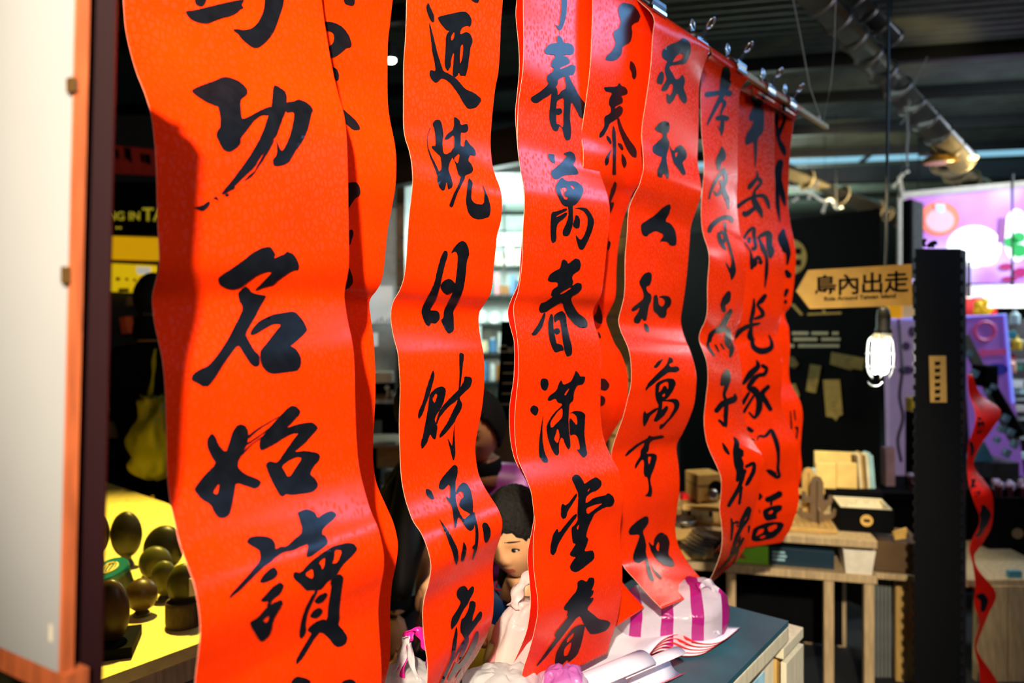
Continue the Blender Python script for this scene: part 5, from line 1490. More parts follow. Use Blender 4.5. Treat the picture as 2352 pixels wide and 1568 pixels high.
# crates and cartons stacked at the counter (gap left of the dense strip)
kc = thing('crate_shelf', 'dark crate shelving with kraft lids behind the dark-coated visitor', 'shelf', W(890, 1160, 3.4))
for y, m in ((905, KRAFTD), (1012, WOODG), (1135, KRAFTD)):
    p = W(885, y, 3.4)
    obj('shelf_board', box(p, (0.36, 0.26, 0.016), 0, 0.002), m, kc)
for x in (800, 972):
    p = W(x, 1000, 3.42)
    obj('upright', box((p.x, 3.42, 0.6), (0.02, 0.24, 1.2), 0, 0.002), BLACK, kc)
tag(obj('white_box', box(W(880, 866, 3.38), (0.09, 0.09, 0.05), 0.1, 0.003), CREAM), 'white box on top of a black box by the pale column', 'box')
bb_ = thing('black_box', 'black box with a round emblem under the white box', 'box', W(884, 902, 3.38))
obj('carton', box(W(884, 888, 3.38), (0.10, 0.1, 0.045), 0.05, 0.003), BLACK, bb_)
obj('emblem', lathe([(0.011, 0), (0.011, 0.003)], W(889, 890, 3.325), 16, (0, -1, 0)), CREAM, bb_)
st = thing('folding_stand', 'little white folding stand below the black box', 'stand', W(895, 905, 3.3))
for s_ in (-1, 1):
    obj('leg', tube([W(895 + 4 * s_, 897, 3.27), W(895 + 11 * s_, 925, 3.27)], 0.006, 6), CREAM, st)
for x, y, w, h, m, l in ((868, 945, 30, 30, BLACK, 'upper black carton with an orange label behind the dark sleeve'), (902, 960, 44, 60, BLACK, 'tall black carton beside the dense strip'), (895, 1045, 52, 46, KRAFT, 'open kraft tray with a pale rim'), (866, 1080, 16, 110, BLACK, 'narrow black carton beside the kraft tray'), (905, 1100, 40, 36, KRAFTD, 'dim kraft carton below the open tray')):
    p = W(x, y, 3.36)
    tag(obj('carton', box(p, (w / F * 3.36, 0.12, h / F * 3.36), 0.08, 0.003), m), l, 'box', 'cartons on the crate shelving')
# ceiling downlight
dl = thing('downlight', 'small bright round downlight under the dark ceiling', 'lamp', W(898, 138, 4.5))
c = W(898, 138, 4.5)
obj('lens', ball(c, (0.030, 0.030, 0.021), 16, 10), mat('downlight_glow', (1, 1, 0.9), 0.4, emit=(1.0, 1.0, 0.8), estr=14, bump=0), dl)
obj('can', lathe([(0.034, 0.005), (0.038, 0.02), (0.038, 0.10), (0.01, 0.11)], c, 20), STEEL, dl)

# ================================================================== ducts, pipes, cables overhead
DUCT = mat('galvanised_duct', (0.42, 0.40, 0.40), 0.38, 0.85, scale=7, var=0.2)
PIPE = mat('cream_pipe', lin(235, 210, 160), 0.5, scale=6)


def duct(label, a, b, r, n_rings, m, name='air_duct', hang=True):
    t = thing(name, label, 'duct', a, None)
    a, b = Vector(a), Vector(b)
    obj('pipe', tube([a, b], r, 24), m, t, smooth=True)
    for k in range(n_rings + 1):
        p = a.lerp(b, k / n_rings)
        d = (b - a).normalized()
        obj('seam', tube([p - d * 0.008, p, p + d * 0.008], [r * 1.0, r * 1.06, r * 1.0], 24), m, t, smooth=True)
    if hang:
        m_ = a.lerp(b, 0.5)
        obj('hanger', tube([m_, Vector((m_.x, m_.y, 3.21))], 0.006, 6), STEEL, t)
    return t


duct('thick spiral-seamed grey duct slanting down under the roof', W(1850, -35, 3.75), W(2212, 372, 4.4), 0.078, 11, DUCT)
duct('short thinner duct parallel to the thick spiral duct', W(1935, -30, 3.85), W(2052, 88, 4.0), 0.055, 4, DUCT)
duct('lit duct length continuing beyond the dark girder', W(2168, 372, 7.5), W(2272, 455, 8.0), 0.13, 4, PIPE)
duct('long cream pipe lit warmly under the far roof', W(1770, 378, 7.2), W(2012, 482, 7.6), 0.10, 3, PIPE)
duct('short cream pipe stub past the black display board', W(2010, 478, 7.7), W(2068, 505, 7.8), 0.075, 2, PIPE)
lamp('duct_uplight', 'SPOT', W(2300, 470, 4.1), 26, (1.0, 0.72, 0.25), W(2190, 345, 4.4), 0.05, 55, 0.5)
lamp('pipe_light', 'SPOT', W(1990, 420, 6.2), 90, (1.0, 0.82, 0.45), W(1900, 430, 7.4), 0.05, 80, 0.6)
hd = thing('duct_hood', 'small brass-lit hood and black motor at the foot of the thick duct', 'hood', W(2180, 372, 4.36))
obj('motor', box(W(2140, 335, 4.4), (0.11, 0.10, 0.11), 0.2, 0.01), STEEL, hd)
obj('hood', lathe([(0.02, 0.0), (0.085, -0.025), (0.10, -0.05), (0.09, -0.058)], W(2160, 352, 4.36), 20), mat('brass_hood', lin(190, 150, 60), 0.35, 0.8), hd)
obj('bulb', ball(W(2183, 365, 4.3), (0.034, 0.025, 0.017), 14, 10), mat('warm_bulb', (1, 0.8, 0.4), 0.4, emit=(1, 0.75, 0.35), estr=2.5, bump=0), hd)
obj('bulb', ball(W(2235, 362, 4.3), (0.03, 0.025, 0.017), 14, 10), mat('warm_bulb', (0, 0, 0)), hd)
BLKC = mat('black_cable', (0.008, 0.008, 0.008), 0.5)
tag(obj('conduit', tube([C(-8, 9.3, 2.92), C(9, 9.3, 2.92)], 0.03, 10), BLKC), 'thin dark conduit running along under the girder', 'pipe')
# white string lights looping under the pipe
sl = thing('string_lights', 'white string of little tube lights sagging under the cream pipe', 'lights', W(1880, 460, 6.8))
WHT = mat('white_flex', lin(235, 232, 215), 0.5, emit=(1, 0.95, 0.8), estr=0.25, bump=0)
pts = catmull([W(x, y, 6.6) for x, y in ((1790, 415), (1812, 428), (1835, 438), (1858, 441), (1872, 450), (1892, 462), (1908, 458), (1920, 478), (1935, 476))], 5)
obj('flex', tube(pts, 0.011, 6), WHT, sl, smooth=True)
for x, y, dx, dy in ((1866, 438, 12, -20), (1860, 443, -2, 14), (1898, 462, -8, 26), (1822, 462, 10, -8), (1915, 465, 12, 14)):
    obj('tube_light', tube([W(x, y, 6.58), W(x + dx, y + dy, 6.58)], 0.016, 8), WHT, sl, smooth=True)
s2 = thing('string_lights', 'white branching tube light hanging below the girder by the purple sign', 'lights', W(2060, 410, 6.3))
for x0, y0, x1, y1 in ((2052, 430, 2072, 402), (2072, 402, 2086, 393), (2066, 405, 2072, 440)):
    obj('tube_light', tube([W(x0, y0, 6.3), W(x1, y1, 6.3)], 0.017, 8), WHT, s2, smooth=True)
for t_, x_, y_, Y_ in ((sl, 1858, 441, 6.6), (sl, 1920, 478, 6.6), (s2, 2072, 402, 6.3)):
    p_ = W(x_, y_, Y_)
    obj('hanger', tube([p_, Vector((p_.x, p_.y, 3.21))], 0.003, 5), BLKC, t_)
th = thing('dangling_twine', 'frayed pale twine dangling from the thick duct', 'string', W(2085, 380, 4.12))
obj('strand', tube([W(2090, 225, 4.12), W(2084, 260, 4.12), W(2086, 310, 4.12), W(2083, 345, 4.12), W(2084, 385, 4.12)], 0.006, 6), CORD, th)
obj('strand', tube([W(2092, 228, 4.12), W(2075, 280, 4.12), W(2068, 283, 4.12)], 0.004, 6), CORD, th)
obj('strand', tube([W(2088, 228, 4.12), W(2100, 190, 4.08), W(2130, 130, 4.08)], 0.003, 6), CORD, th)
# ================================================================== black display board, arrow sign, pillar, bulb
db = thing('display_board', 'tall black display board carrying kraft tags and small print', 'board', (0.9, 3.5, 0))
bl0, br0 = W(1560, 700, 4.92), W(2022, 700, 3.59)
zt = 1.968
for p in (bl0, br0):
    p.z = 0.0
obj('panel', prism([bl0, br0, br0 + Vector((0, 0, zt)), bl0 + Vector((0, 0, zt))], Vector((0.3, 0.9, 0)).normalized() * 0.05), BLACK, db)
BU = (br0 - bl0).normalized()
BNn = Vector((BU.y, -BU.x, 0))


def on_board(px, py, lift=0.004):
    k = (px - CX) / F
    # ray (k*Y, Y) meets the board line
    A = bl0
    den = k * BU.y - BU.x
    Y = (A.x * BU.y - A.y * BU.x) / den
    return W(px, py, Y) + BNn * lift


def board_card(name, pts, m, parent, lift=0.004, th=0.003):
    q = [on_board(x, y, lift) for x, y in pairs(pts)]
    return obj(name, prism(q, BNn * -th), m, parent)


circ = []
for k in range(24):
    circ += [1818 + 36 * math.cos(2 * PI * k / 24), 590 + 41 * math.sin(2 * PI * k / 24)]
GOLDK = mat('gold_kraft', lin(200, 165, 75), 0.65, scale=30, emit=lin(200, 160, 60), estr=0.05)
board_card('round_emblem', circ, GOLDK, db)
for x, y in ((1824, 577), (1836, 577), (1826, 602), (1836, 603)):
    board_card('emblem_dot', [x - 6, y - 7, x + 5, y - 7, x + 5, y + 7, x - 6, y + 7], BLACK, db, 0.007)
board_card('line_mark', [1817, 699, 1824, 697, 1846, 722, 1840, 724], GOLDK, db)
board_card('line_mark', [1856, 719, 1933, 716, 1933, 721, 1856, 724], GOLDK, db)
board_card('line_mark', [1890, 711, 1896, 711, 1896, 720, 1890, 720], GOLDK, db)
rg = random.Random(4)
PRINT = mat('dim_white_print', lin(190, 185, 150), 0.6, emit=lin(180, 175, 140), estr=0.08)
for y, x0, x1 in ((765, 1814, 1925), (779, 1816, 1932), (794, 1812, 1924)):
    x = x0
    while x < x1:
        w = rg.uniform(6, 9)
        if rg.random() > 0.12:
            board_card('print_glyph', [x, y - 3.6, x + w - 1.6, y - 3.8, x + w - 1.6, y + 3.4, x, y + 3.6], PRINT, db)
        x += w
TAGK = mat('tag_kraft', lin(150, 128, 60), 0.7, scale=30, var=0.2)
for i, pts in enumerate(([1911, 808, 1988, 822, 1982, 850, 1960, 846, 1955, 850, 1908, 836], [1862, 836, 1888, 840, 1875, 902, 1862, 900, 1853, 897], [1892, 872, 1930, 871, 1937, 952, 1928, 955, 1922, 966, 1914, 958, 1899, 956], [1815, 818, 1826, 820, 1836, 836, 1828, 846, 1816, 842], [1814, 884, 1828, 880, 1838, 908, 1834, 916, 1818, 914])):
    lab = ['wide kraft tag tilted on the black board near the bulb', 'narrow kraft tag leaning on the black board', 'long kraft tag pinned lowest on the black board', 'arrow-shaped kraft scrap on the black board beside the last strip', 'small kraft scrap below the arrow-shaped one'][i]
    t = thing('kraft_tag', lab, 'tag', on_board(pts[0], pts[1]), 'kraft tags on the black board')
    board_card('card', pts, TAGK, t, 0.006)
    cx = sum(pts[0::2]) / (len(pts) / 2)
    cy = sum(pts[1::2]) / (len(pts) / 2)
    for k in (-1, 0, 1):
        board_card('stamped_line', [cx - 5, cy + k * 9 - 1.5, cx + 5, cy + k * 9 - 1.5, cx + 5, cy + k * 9 + 1.5, cx - 5, cy + k * 9 + 1.5], KRAFTD, t, 0.009, 0.002)

# black notched pillar
YP = 2.62
pl = thing('cardboard_pillar', 'tall black notched cardboard pillar beside the arrow sign', 'pillar', W(2165, 1400, YP))
x0, x1 = W(2103, 700, YP).x, W(2207, 700, YP).x
zt = W(2150, 571, YP).z
PILB = mat('black_corrugated_card', (0.0014, 0.0018, 0.0028), 0.6, spec=0.25)
xb0, xb1 = x0 + 0.075, W(2219, 700, YP + 0.11).x
obj('front_face', box(((x0 + x1) / 2, YP + 0.004, zt / 2), (x1 - x0, 0.008, zt), 0, 0.001), PILB, pl)
obj('side_face', prism([(x1, YP + 0.008, 0), (xb1, YP + 0.11, 0), (xb1, YP + 0.11, zt - 0.006), (x1, YP + 0.008, zt - 0.006)], (-0.006, 0, 0)), PILB, pl)
obj('side_face', prism([(x0 + 0.002, YP + 0.008, 0), (xb0, YP + 0.11, 0), (xb0, YP + 0.11, zt - 0.006), (x0 + 0.002, YP + 0.008, zt - 0.006)], (0.006, 0, 0)), PILB, pl)
obj('top_cap', prism([(x0, YP + 0.008, zt - 0.006), (x1, YP + 0.008, zt - 0.006), (xb1, YP + 0.11, zt - 0.006), (xb0, YP + 0.11, zt - 0.006)], (0, 0, 0.006)), PILB, pl)
for k in range(40):
    z = 0.06 + k * 0.041
    obj('notch_tab', box((x0 - 0.003, YP + 0.003, z), (0.008, 0.006, 0.018), 0, 0), PILB, pl)
    obj('notch_tab', box((x1 + 0.004, YP + 0.003, z), (0.010, 0.006, 0.018), 0, 0), PILB, pl)
lbl = obj('kraft_strip', prism([W(x, y, YP - 0.003) for x, y in ((2134, 817), (2173, 817), (2175, 924), (2137, 924))], (0, 0.002, 0)), mat('lit_kraft', lin(215, 170, 85), 0.7, scale=30), pl)
for k in range(6):
    y = 829 + k * 16.2
    obj('symbol', prism([W(2148 + dx, y + dy, YP - 0.0045) for dx, dy in ((1, 0), (5, 2), (11, 0), (12, 5), (10, 10), (5, 9), (1, 11), (-1, 5))], (0, 0.001, 0)), BLACK, lbl)
# tiny cut-out animal on the pillar top
an = [2122, 549, 2127, 547, 2129, 553, 2125, 557, 2126, 563, 2131, 562, 2137, 556, 2142, 553, 2149, 552, 2153, 556, 2153, 562, 2147, 563, 2146, 569, 2142, 569, 2141, 565, 2137, 569, 2134, 569, 2132, 565, 2124, 567, 2119, 560, 2119, 552]
tag(flat('cutout_animal', an, YP + 0.05, 0.006, PILB), 'tiny black cut-out animal standing on top of the pillar', 'figure')

# arrow sign
ar = thing('arrow_sign', 'kraft arrow sign with black lettering fixed to the pillar, pointing at the board', 'sign', W(1960, 660, YP - 0.02))
ARM = mat('arrow_kraft', lin(196, 150, 58), 0.6, scale=20, var=0.12)
S0, S1 = 2.72, 2.60
q = [W(1830, 669, S0), W(1858, 620, S0 - 0.01), W(2094, 606, S1), W(2096, 701, S1), W(1860, 709, S0 - 0.01)]
obj('board', prism(q, (0.0, 0.012, 0)), ARM, ar)
su = (q[2] - q[1]).normalized()
sv = Vector((0, 0, 1))
sn_ = su.cross(sv)
def on_sign(px, py):
    k = (px - CX) / F
    Y = q[1].dot(sn_) / (k * sn_.x + sn_.y)
    return W(px, py, Y) + sn_ * 0.0008
cen = on_sign(1976, 655)
obj('lettering', on_plane(text_mesh('島內出走', 0.079, 0.0016, 0.0002, 'CENTER', 0.96), cen, su, sv), BLACK, ar)
cen2 = on_sign(1974, 683)
obj('lettering', on_plane(text_mesh('Ride Around Taiwan Island', 0.0215, 0.0006, 0.0002, 'CENTER', 1.0), cen2, su, sv), BLACK, ar)

# caged work bulb
YB = 2.80
wl = thing('caged_work_light', 'glowing bulb in a wire cage hanging below the arrow sign', 'lamp', W(2028, 880, YB))
cb0 = W(2026, 700, YB)
obj('cable', tube([Vector((W(2040, 150, YB + 0.1).x, YB + 0.1, 3.2)), W(2040, 150, YB + 0.1), W(2038, 330, YB + 0.05), W(2036, 560, YB), W(2030, 700, YB), W(2029, 730, YB)], 0.006, 8), BLKC, wl, smooth=True)
obj('socket', lathe([(0.012, 0.055), (0.022, 0.045), (0.026, 0.02), (0.026, -0.025), (0.03, -0.03), (0.03, -0.045)], W(2029, 738, YB), 20), STEEL, wl, smooth=True)
obj('collar', lathe([(0.028, 0.008), (0.03, 0.004), (0.03, -0.008), (0.024, -0.012)], W(2029, 768, YB), 20), mat('pale_plastic', lin(220, 220, 190), 0.5), wl)
GLOW = mat('work_bulb_glow', (1, 1, 1), 0.4, emit=(1.0, 1.0, 0.86), estr=16, bump=0)
bc = W(2022, 825, YB)
# U-shaped tubes of the bulb
for a in range(3):
    an_ = a * 2 * PI / 3 + 0.4
    dx, dy = math.cos(an_) * 0.018, math.sin(an_) * 0.018
    px_, py_ = -math.sin(an_) * 0.011, math.cos(an_) * 0.011
    pts = [bc + Vector((dx + px_, dy + py_, 0.075)), bc + Vector((dx + px_, dy + py_, -0.03)), bc + Vector((dx, dy, -0.048)), bc + Vector((dx - px_, dy - py_, -0.03)), bc + Vector((dx - px_, dy - py_, 0.075))]
    obj('glow_tube', tube(catmull(pts, 4), 0.0095, 8), GLOW, wl, smooth=True)
obj('bulb_base', lathe([(0.022, 0.0), (0.026, -0.012), (0.026, -0.03)], bc + Vector((0, 0, 0.098)), 16), mat('pale_plastic', (1, 1, 1)), wl)
for k in range(6):
    t = k * PI / 3
    dx, dy = math.cos(t), math.sin(t)
    pts = [bc + Vector((dx * r, dy * r, z)) for r, z in ((0.028, 0.092), (0.047, 0.07), (0.052, 0.02), (0.05, -0.04), (0.03, -0.075))]
    obj('cage_wire', tube(catmull(pts, 4), 0.0018, 6), STEELC, wl, smooth=True)
for r, z in ((0.052, 0.02), (0.051, -0.03)):
    obj('cage_ring', tube([bc + Vector((math.cos(k * PI / 10) * r, math.sin(k * PI / 10) * r, z)) for k in range(21)], 0.0018, 6), STEELC, wl, smooth=True)
obj('hook', tube([bc + Vector((-0.02, 0, -0.082)) + Vector((0.028 * math.cos(t), 0, 0.02 * math.sin(t))) for t in [3.3 + k * 0.35 for k in range(9)]], 0.0028, 6), STEELC, wl, smooth=True)
lamp('work_bulb_light', 'POINT', bc + Vector((0, 0, 0.01)), 6, (1.0, 0.97, 0.82), None, 0.05)

# ================================================================== right display table
TUv, TWv = CUV.copy(), CWV.copy()
DZ = 0.625
fc = W(2014, 1241, 2.75)
fc.z = DZ
dt = thing('display_table', 'pale pine display table with an under-shelf in front of the black board', 'table', (fc.x - 0.5, fc.y + 0.3, 0))


def dp(u, w, z):
    """point on the display table: u along its front from the right corner, w back, z height"""
    return fc + TUv * u + TWv * w + Vector((0, 0, z - DZ))


trz = math.atan2(-0.23, 0.973)
obj('top', box(dp(-0.6, 0.27, DZ - 0.014), (1.2, 0.56, 0.028), trz, 0.003), WOODG, dt)
obj('shelf', box(dp(-0.6, 0.27, DZ - 0.145), (1.2, 0.56, 0.03), trz, 0.003), WOODG, dt)
for u in (-0.025, -0.165, -0.52, -1.17):
    for w in (0.02, 0.52):
        obj('leg', box(dp(u, w, (DZ - 0.16) / 2), (0.035, 0.035, DZ - 0.16), trz, 0.003), WOODG, dt)
for u in (-0.02, -1.18):
    obj('spacer', box(dp(u, 0.3, DZ - 0.08), (0.03, 0.4, 0.10), trz, 0.003), WOODG, dt)
obj('back_cloth', box(dp(-0.6, 0.5, 0.24), (1.15, 0.01, 0.46), trz, 0), BLACK, dt)
cup = thing('square_cup', 'white square tapering cup at the right end of the under-shelf', 'cup', dp(-0.05, 0.03, DZ - 0.13))
c_ = dp(-0.062, 0.045, DZ - 0.13)
bm = bmesh.new()
r0, r1, hh = 0.045, 0.056, 0.092
va = [bm.verts.new(c_ + TUv * sx * r0 + TWv * sy * r0) for sx, sy in ((-1, -1), (1, -1), (1, 1), (-1, 1))]
vb = [bm.verts.new(c_ + TUv * sx * r1 + TWv * sy * r1 + Vector((0, 0, hh))) for sx, sy in ((-1, -1), (1, -1), (1, 1), (-1, 1))]
vc = [bm.verts.new(c_ + TUv * sx * r1 * 0.9 + TWv * sy * r1 * 0.9 + Vector((0, 0, hh))) for sx, sy in ((-1, -1), (1, -1), (1, 1), (-1, 1))]
vd = [bm.verts.new(c_ + TUv * sx * r0 * 0.85 + TWv * sy * r0 * 0.85 + Vector((0, 0, 0.006))) for sx, sy in ((-1, -1), (1, -1), (1, 1), (-1, 1))]
bm.faces.new(va[::-1]); bm.faces.new(vd)
for i in range(4):
    j = (i + 1) % 4
    bm.faces.new((va[i], va[j], vb[j], vb[i])); bm.faces.new((vb[i], vb[j], vc[j], vc[i])); bm.faces.new((vc[i], vc[j], vd[j], vd[i]))
bmesh.ops.recalc_face_normals(bm, faces=bm.faces[:])
obj('body', bm, mat('white_ceramic', lin(225, 215, 195), 0.35), cup)
gb = thing('game_box', 'lime green and dark blue packaged box on the under-shelf', 'box', dp(-0.4, 0.06, DZ - 0.13))
obj('lime_end', box(dp(-0.455, 0.07, DZ - 0.095), (0.15, 0.09, 0.068), trz, 0.002), mat('lime_print', lin(130, 205, 40), 0.5), gb)
obj('dark_end', box(dp(-0.26, 0.07, DZ - 0.095), (0.235, 0.09, 0.068), trz, 0.002), mat('navy_print', lin(14, 40, 55), 0.4), gb)
tr_ = [dp(-0.49 + du, 0.023, DZ - 0.10 + dz) for du, dz in ((-0.03, -0.012), (0.0, 0.022), (0.03, -0.012))]
obj('triangle_mark', prism(tr_, TWv * 0.003), mat('brown_print', lin(170, 90, 60), 0.5), gb)
PALEP = mat('pale_blue_print', lin(150, 190, 200), 0.5)
for k in range(3):
    p = dp(-0.34, 0.024, DZ - 0.078 - 0.014 * k)
    obj('print_line', beam_bm(p - TUv * 0.025, p + TUv * (0.02 + 0.006 * (k % 2)), 0.002, 0.007, 0), PALEP, gb)
# gridded board lying on the table
gm = thing('gridded_board', 'perforated kraft board lying along the front of the display table', 'board', dp(-0.55, 0.18, DZ))
obj('sheet', box(dp(-0.62, 0.19, DZ + 0.010), (0.98, 0.30, 0.016), trz, 0.003), KRAFT, gm)
GROOVE = mat('groove_kraft', lin(140, 105, 55), 0.8)
for k in range(13):
    obj('groove', box(dp(-0.62, 0.05 + k * 0.0225, DZ + 0.0185), (0.96, 0.003, 0.002), trz, 0), GROOVE, gm)
for k in range(40):
    obj('groove', box(dp(-1.10 + k * 0.0246, 0.19, DZ + 0.0187), (0.003, 0.28, 0.002), trz, 0), GROOVE, gm)

# cactus cut-outs
def cactus(label, cx, top, bot, Y, m, lean=0.0, half=None):
    s = (bot - top) / 118.0
    o = []
    for x, y in ((-15, 118), (-15, 100), (-34, 98), (-42, 88), (-42, 74), (-34, 74), (-32, 84), (-15, 86), (-15, 62), (-30, 60), (-34, 48), (-34, 36), (-27, 36), (-25, 47), (-15, 48), (-15, 16), (-9, 3), (0, 0), (9, 3), (15, 16), (15, 58), (26, 57), (29, 46), (36, 46), (37, 58), (30, 68), (15, 70), (15, 92), (34, 89), (39, 76), (45, 78), (43, 92), (36, 100), (15, 103), (15, 118)):
        o += [cx + x * s, top + y * s]
    t = thing('cactus_cutout', label, 'ornament', W(cx, bot, Y), 'cactus cut-outs on the gridded board')
    flat('face', o, Y, 0.008, m, t)
    c = W(cx, (top + bot) / 2, Y)
    h = (bot - top) / F * Y
    q = [Vector((c.x - 0.003, Y + a, c.z + b)) for a, b in ((-0.028, -h / 2), (0.036, -h / 2), (0.036, -h * 0.2), (0.05, -h * 0.12), (0.05, h * 0.08), (0.036, h * 0.08), (0.036, -h * 0.02), (0.02, -h * 0.05), (0.02, h * 0.42), (-0.012, h * 0.42), (-0.012, -h * 0.1), (-0.028, -h * 0.16))]
    obj('cross_piece', prism(q, (0.006, 0, 0)), m, t)


CACG = mat('grey_brown_card', lin(108, 84, 56), 0.7)
cactus('grey-brown flat cactus cut-out standing in front on the gridded board', 1877, 1093, 1209, 2.92, CACG)
cactus('yellowish cactus cut-out just behind the grey-brown one', 1858, 1074, 1192, 3.03, KRAFT)

# black open box of wooden pieces
bx = thing('open_box', 'black open box with pale lining and a round kraft sticker', 'box', dp(-0.02, 0.2, DZ))
ob = W(1992, 1228, 2.83)
bz = DZ + 0.002
for (du, dw, su_, sw_) in ((0, -0.085, 0.19, 0.006), (0, 0.085, 0.19, 0.006), (-0.095, 0, 0.006, 0.17), (0.095, 0, 0.006, 0.17)):
    p = Vector((ob.x, ob.y, 0)) + TUv * du + TWv * (dw + 0.1)
    obj('side', box((p.x, p.y, bz + 0.045), (su_, sw_, 0.09), trz, 0.001), BLACK, bx)
    p2 = Vector((ob.x, ob.y, 0)) + TUv * du * 0.93 + TWv * (dw * 0.93 + 0.1)
    obj('lining', box((p2.x, p2.y, bz + 0.048), (su_ * 0.93, sw_ * 0.93, 0.088), trz, 0), mat('pale_lining', lin(220, 205, 165), 0.6), bx)
pb = Vector((ob.x, ob.y, 0)) + TWv * 0.1
obj('bottom', box((pb.x, pb.y, bz + 0.004), (0.18, 0.16, 0.006), trz, 0), BLACK, bx)
ps_ = Vector((ob.x, ob.y, bz + 0.046)) + TWv * 0.0105 + TUv * 0.0
stk = obj('round_sticker', lathe([(0.0225, 0), (0.0225, 0.002)], ps_, 24, -TWv), mat('lit_kraft', (1, 1, 1)), bx)
obj('sticker_print', box(ps_ - TWv * 0.003, (0.022, 0.002, 0.010), trz, 0), BLACK, stk)
for k, (du, dw, l) in enumerate(((-0.01, -0.02, 'pale wooden animal piece leaning over the front of the open box'), (0.04, 0.02, 'wooden animal piece sticking up from the middle of the open box'), (0.07, 0.045, 'small wooden piece at the back corner of the open box'))):
    p = pb + TUv * du + TWv * dw
    sc_ = 1.0 - 0.2 * k
    shp = [(-0.035, 0.0), (-0.045, 0.02), (-0.038, 0.03), (-0.028, 0.022), (-0.012, 0.03), (-0.008, 0.05), (0.0, 0.04), (0.012, 0.042), (0.016, 0.03), (0.03, 0.028), (0.034, 0.0)]
    o = obj('wooden_piece', prism([Vector((p.x, p.y, bz + 0.058)) + TUv * a * sc_ + Vector((0, 0, b * sc_)) for a, b in shp], TWv * 0.012), CREAM)
    tag(o, l, 'figure', 'wooden pieces in the open box')
tag(flat('kraft_card_flat', [2052, 1222, 2083, 1212, 2086, 1236, 2056, 1240], 2.80, 0.01, mat('lit_kraft', (1, 1, 1))), 'small kraft card leaning beside the open box', 'card')
# crate base and posts to the right
cb2 = thing('brown_crate', 'dim brown crate below the open box, on a wooden post frame', 'crate', W(2065, 1568, 2.85))
p = W(2066, 1272, 2.87)
obj('crate_body', box((p.x, 2.93, p.z), (0.17, 0.2, 0.115), trz, 0.004), mat('dim_brown_card', lin(92, 66, 34), 0.7), cb2)
p = W(2066, 1318, 2.86)
obj('rail', box((p.x, 2.92, p.z), (0.19, 0.2, 0.022), trz, 0.003), WOODG, cb2)
p = W(2100, 1400, 2.9)
obj('post', box((p.x, 2.96, (p.z + 0.16) / 2), (0.085, 0.04, p.z + 0.16), trz, 0.003), WOODY, cb2)
for k in range(6):
    p = W(2024 + k * 9, 1400, 2.9)
    obj('slat', box((p.x, 2.99, 0.22), (0.011, 0.02, 0.44), trz, 0.001), mat('grey_slat', lin(105, 108, 105), 0.6), cb2)
for x in (2085, 2108):
    obj('screw', ball(W(x, 1352, 2.885), (0.006, 0.004, 0.006), 10, 8), BRASS, cb2)
# kraft notebooks on a black stand
kb = thing('book_stand', 'black stand carrying kraft notebooks behind the cactus cut-outs', 'stand', W(1940, 1170, 3.25))
p = W(1940, 1145, 3.3)
obj('plinth', box((p.x, 3.32, p.z), (0.30, 0.16, 0.10), trz, 0.003), BLACK, kb)
obj('plinth_foot', box((p.x, 3.32, (p.z - 0.05) / 2 + 0.3), (0.28, 0.15, p.z - 0.05 - 0.6 + 0.02), trz, 0.003), BLACK, kb)
for x0, x1, y0, y1, Y, l in ((1873, 1965, 1037, 1062, 3.34, 'kraft notebook row tallest at the back of the black stand'), (1874, 1918, 1062, 1120, 3.26, 'kraft notebook with a rounded corner on the left of the black stand'), (1922, 1966, 1062, 1120, 3.26, 'kraft notebook beside the fanned cards on the black stand')):
    a_, b_ = W(x0, y1, Y), W(x1, y0, Y)
    o = obj('notebook', box(((a_.x + b_.x) / 2, Y, (a_.z + b_.z) / 2 - (0.05 if Y > 3.3 else 0)), (b_.x - a_.x, 0.03, b_.z - a_.z + (0.1 if Y > 3.3 else 0)), trz, 0.006), mat('lit_kraft2', lin(225, 190, 110), 0.7))
    tag(o, l, 'notebook')
for k, m in enumerate((KRAFTD, CREAM, KRAFT, KRAFTD, CREAM, mat('pale_blue_card', lin(160, 200, 205), 0.6), mat('pale_blue_card', (0, 0, 0)))):
    o = flat('card', [1964 + k * 6, 1048 - (k % 3) * 3, 1969 + k * 6, 1046 - (k % 3) * 3, 1975 + k * 6, 1121, 1970 + k * 6, 1122], 3.27 - 0.004 * k, 0.05, m)
    tag(o, 'card in the fanned row standing on the black stand', 'card', 'fanned cards on the stand')
tag(flat('pale_blue_tag', [1864, 1075, 1873, 1075, 1873, 1205, 1864, 1205], 3.1, 0.004, mat('pale_blue_card', (0, 0, 0))), 'pale blue tag between the cactus cut-outs and the notebooks', 'tag')

# left end of the display: small shelf with a kraft camera box
ss = thing('small_shelf', 'little dark-framed shelf left of the twisting strip', 'shelf', W(1605, 1230, 2.95))
p = W(1612, 1156, 2.95)
obj('board', box((p.x, 2.97, p.z), (0.14, 0.2, 0.018), trz, 0.002), KRAFT, ss)
for x in (1590, 1640):
    p = W(x, 1200, 2.95)
    obj('upright', box((p.x, 3.0, (p.z + 0.08) / 2 + 0.31), (0.014, 0.014, p.z + 0.08 - 0.62), trz, 0.001), STEEL, ss)
kx = thing('camera_box', 'kraft gift box printed with a dark camera lens', 'box', W(1617, 1150, 2.95))
p = W(1618, 1116, 2.95)
obj('carton', box((p.x, 2.97, p.z), (0.105, 0.10, 0.105), 0.25, 0.003), KRAFT, kx)
obj('lid_edge', box((p.x, 2.97, p.z + 0.012), (0.108, 0.103, 0.004), 0.25, 0), KRAFTD, kx)
obj('lens_print', lathe([(0.03, 0), (0.03, 0.003)], (p.x + 0.035, 2.918, p.z), 20, (0.25, -0.97, 0)), BLACK, kx)
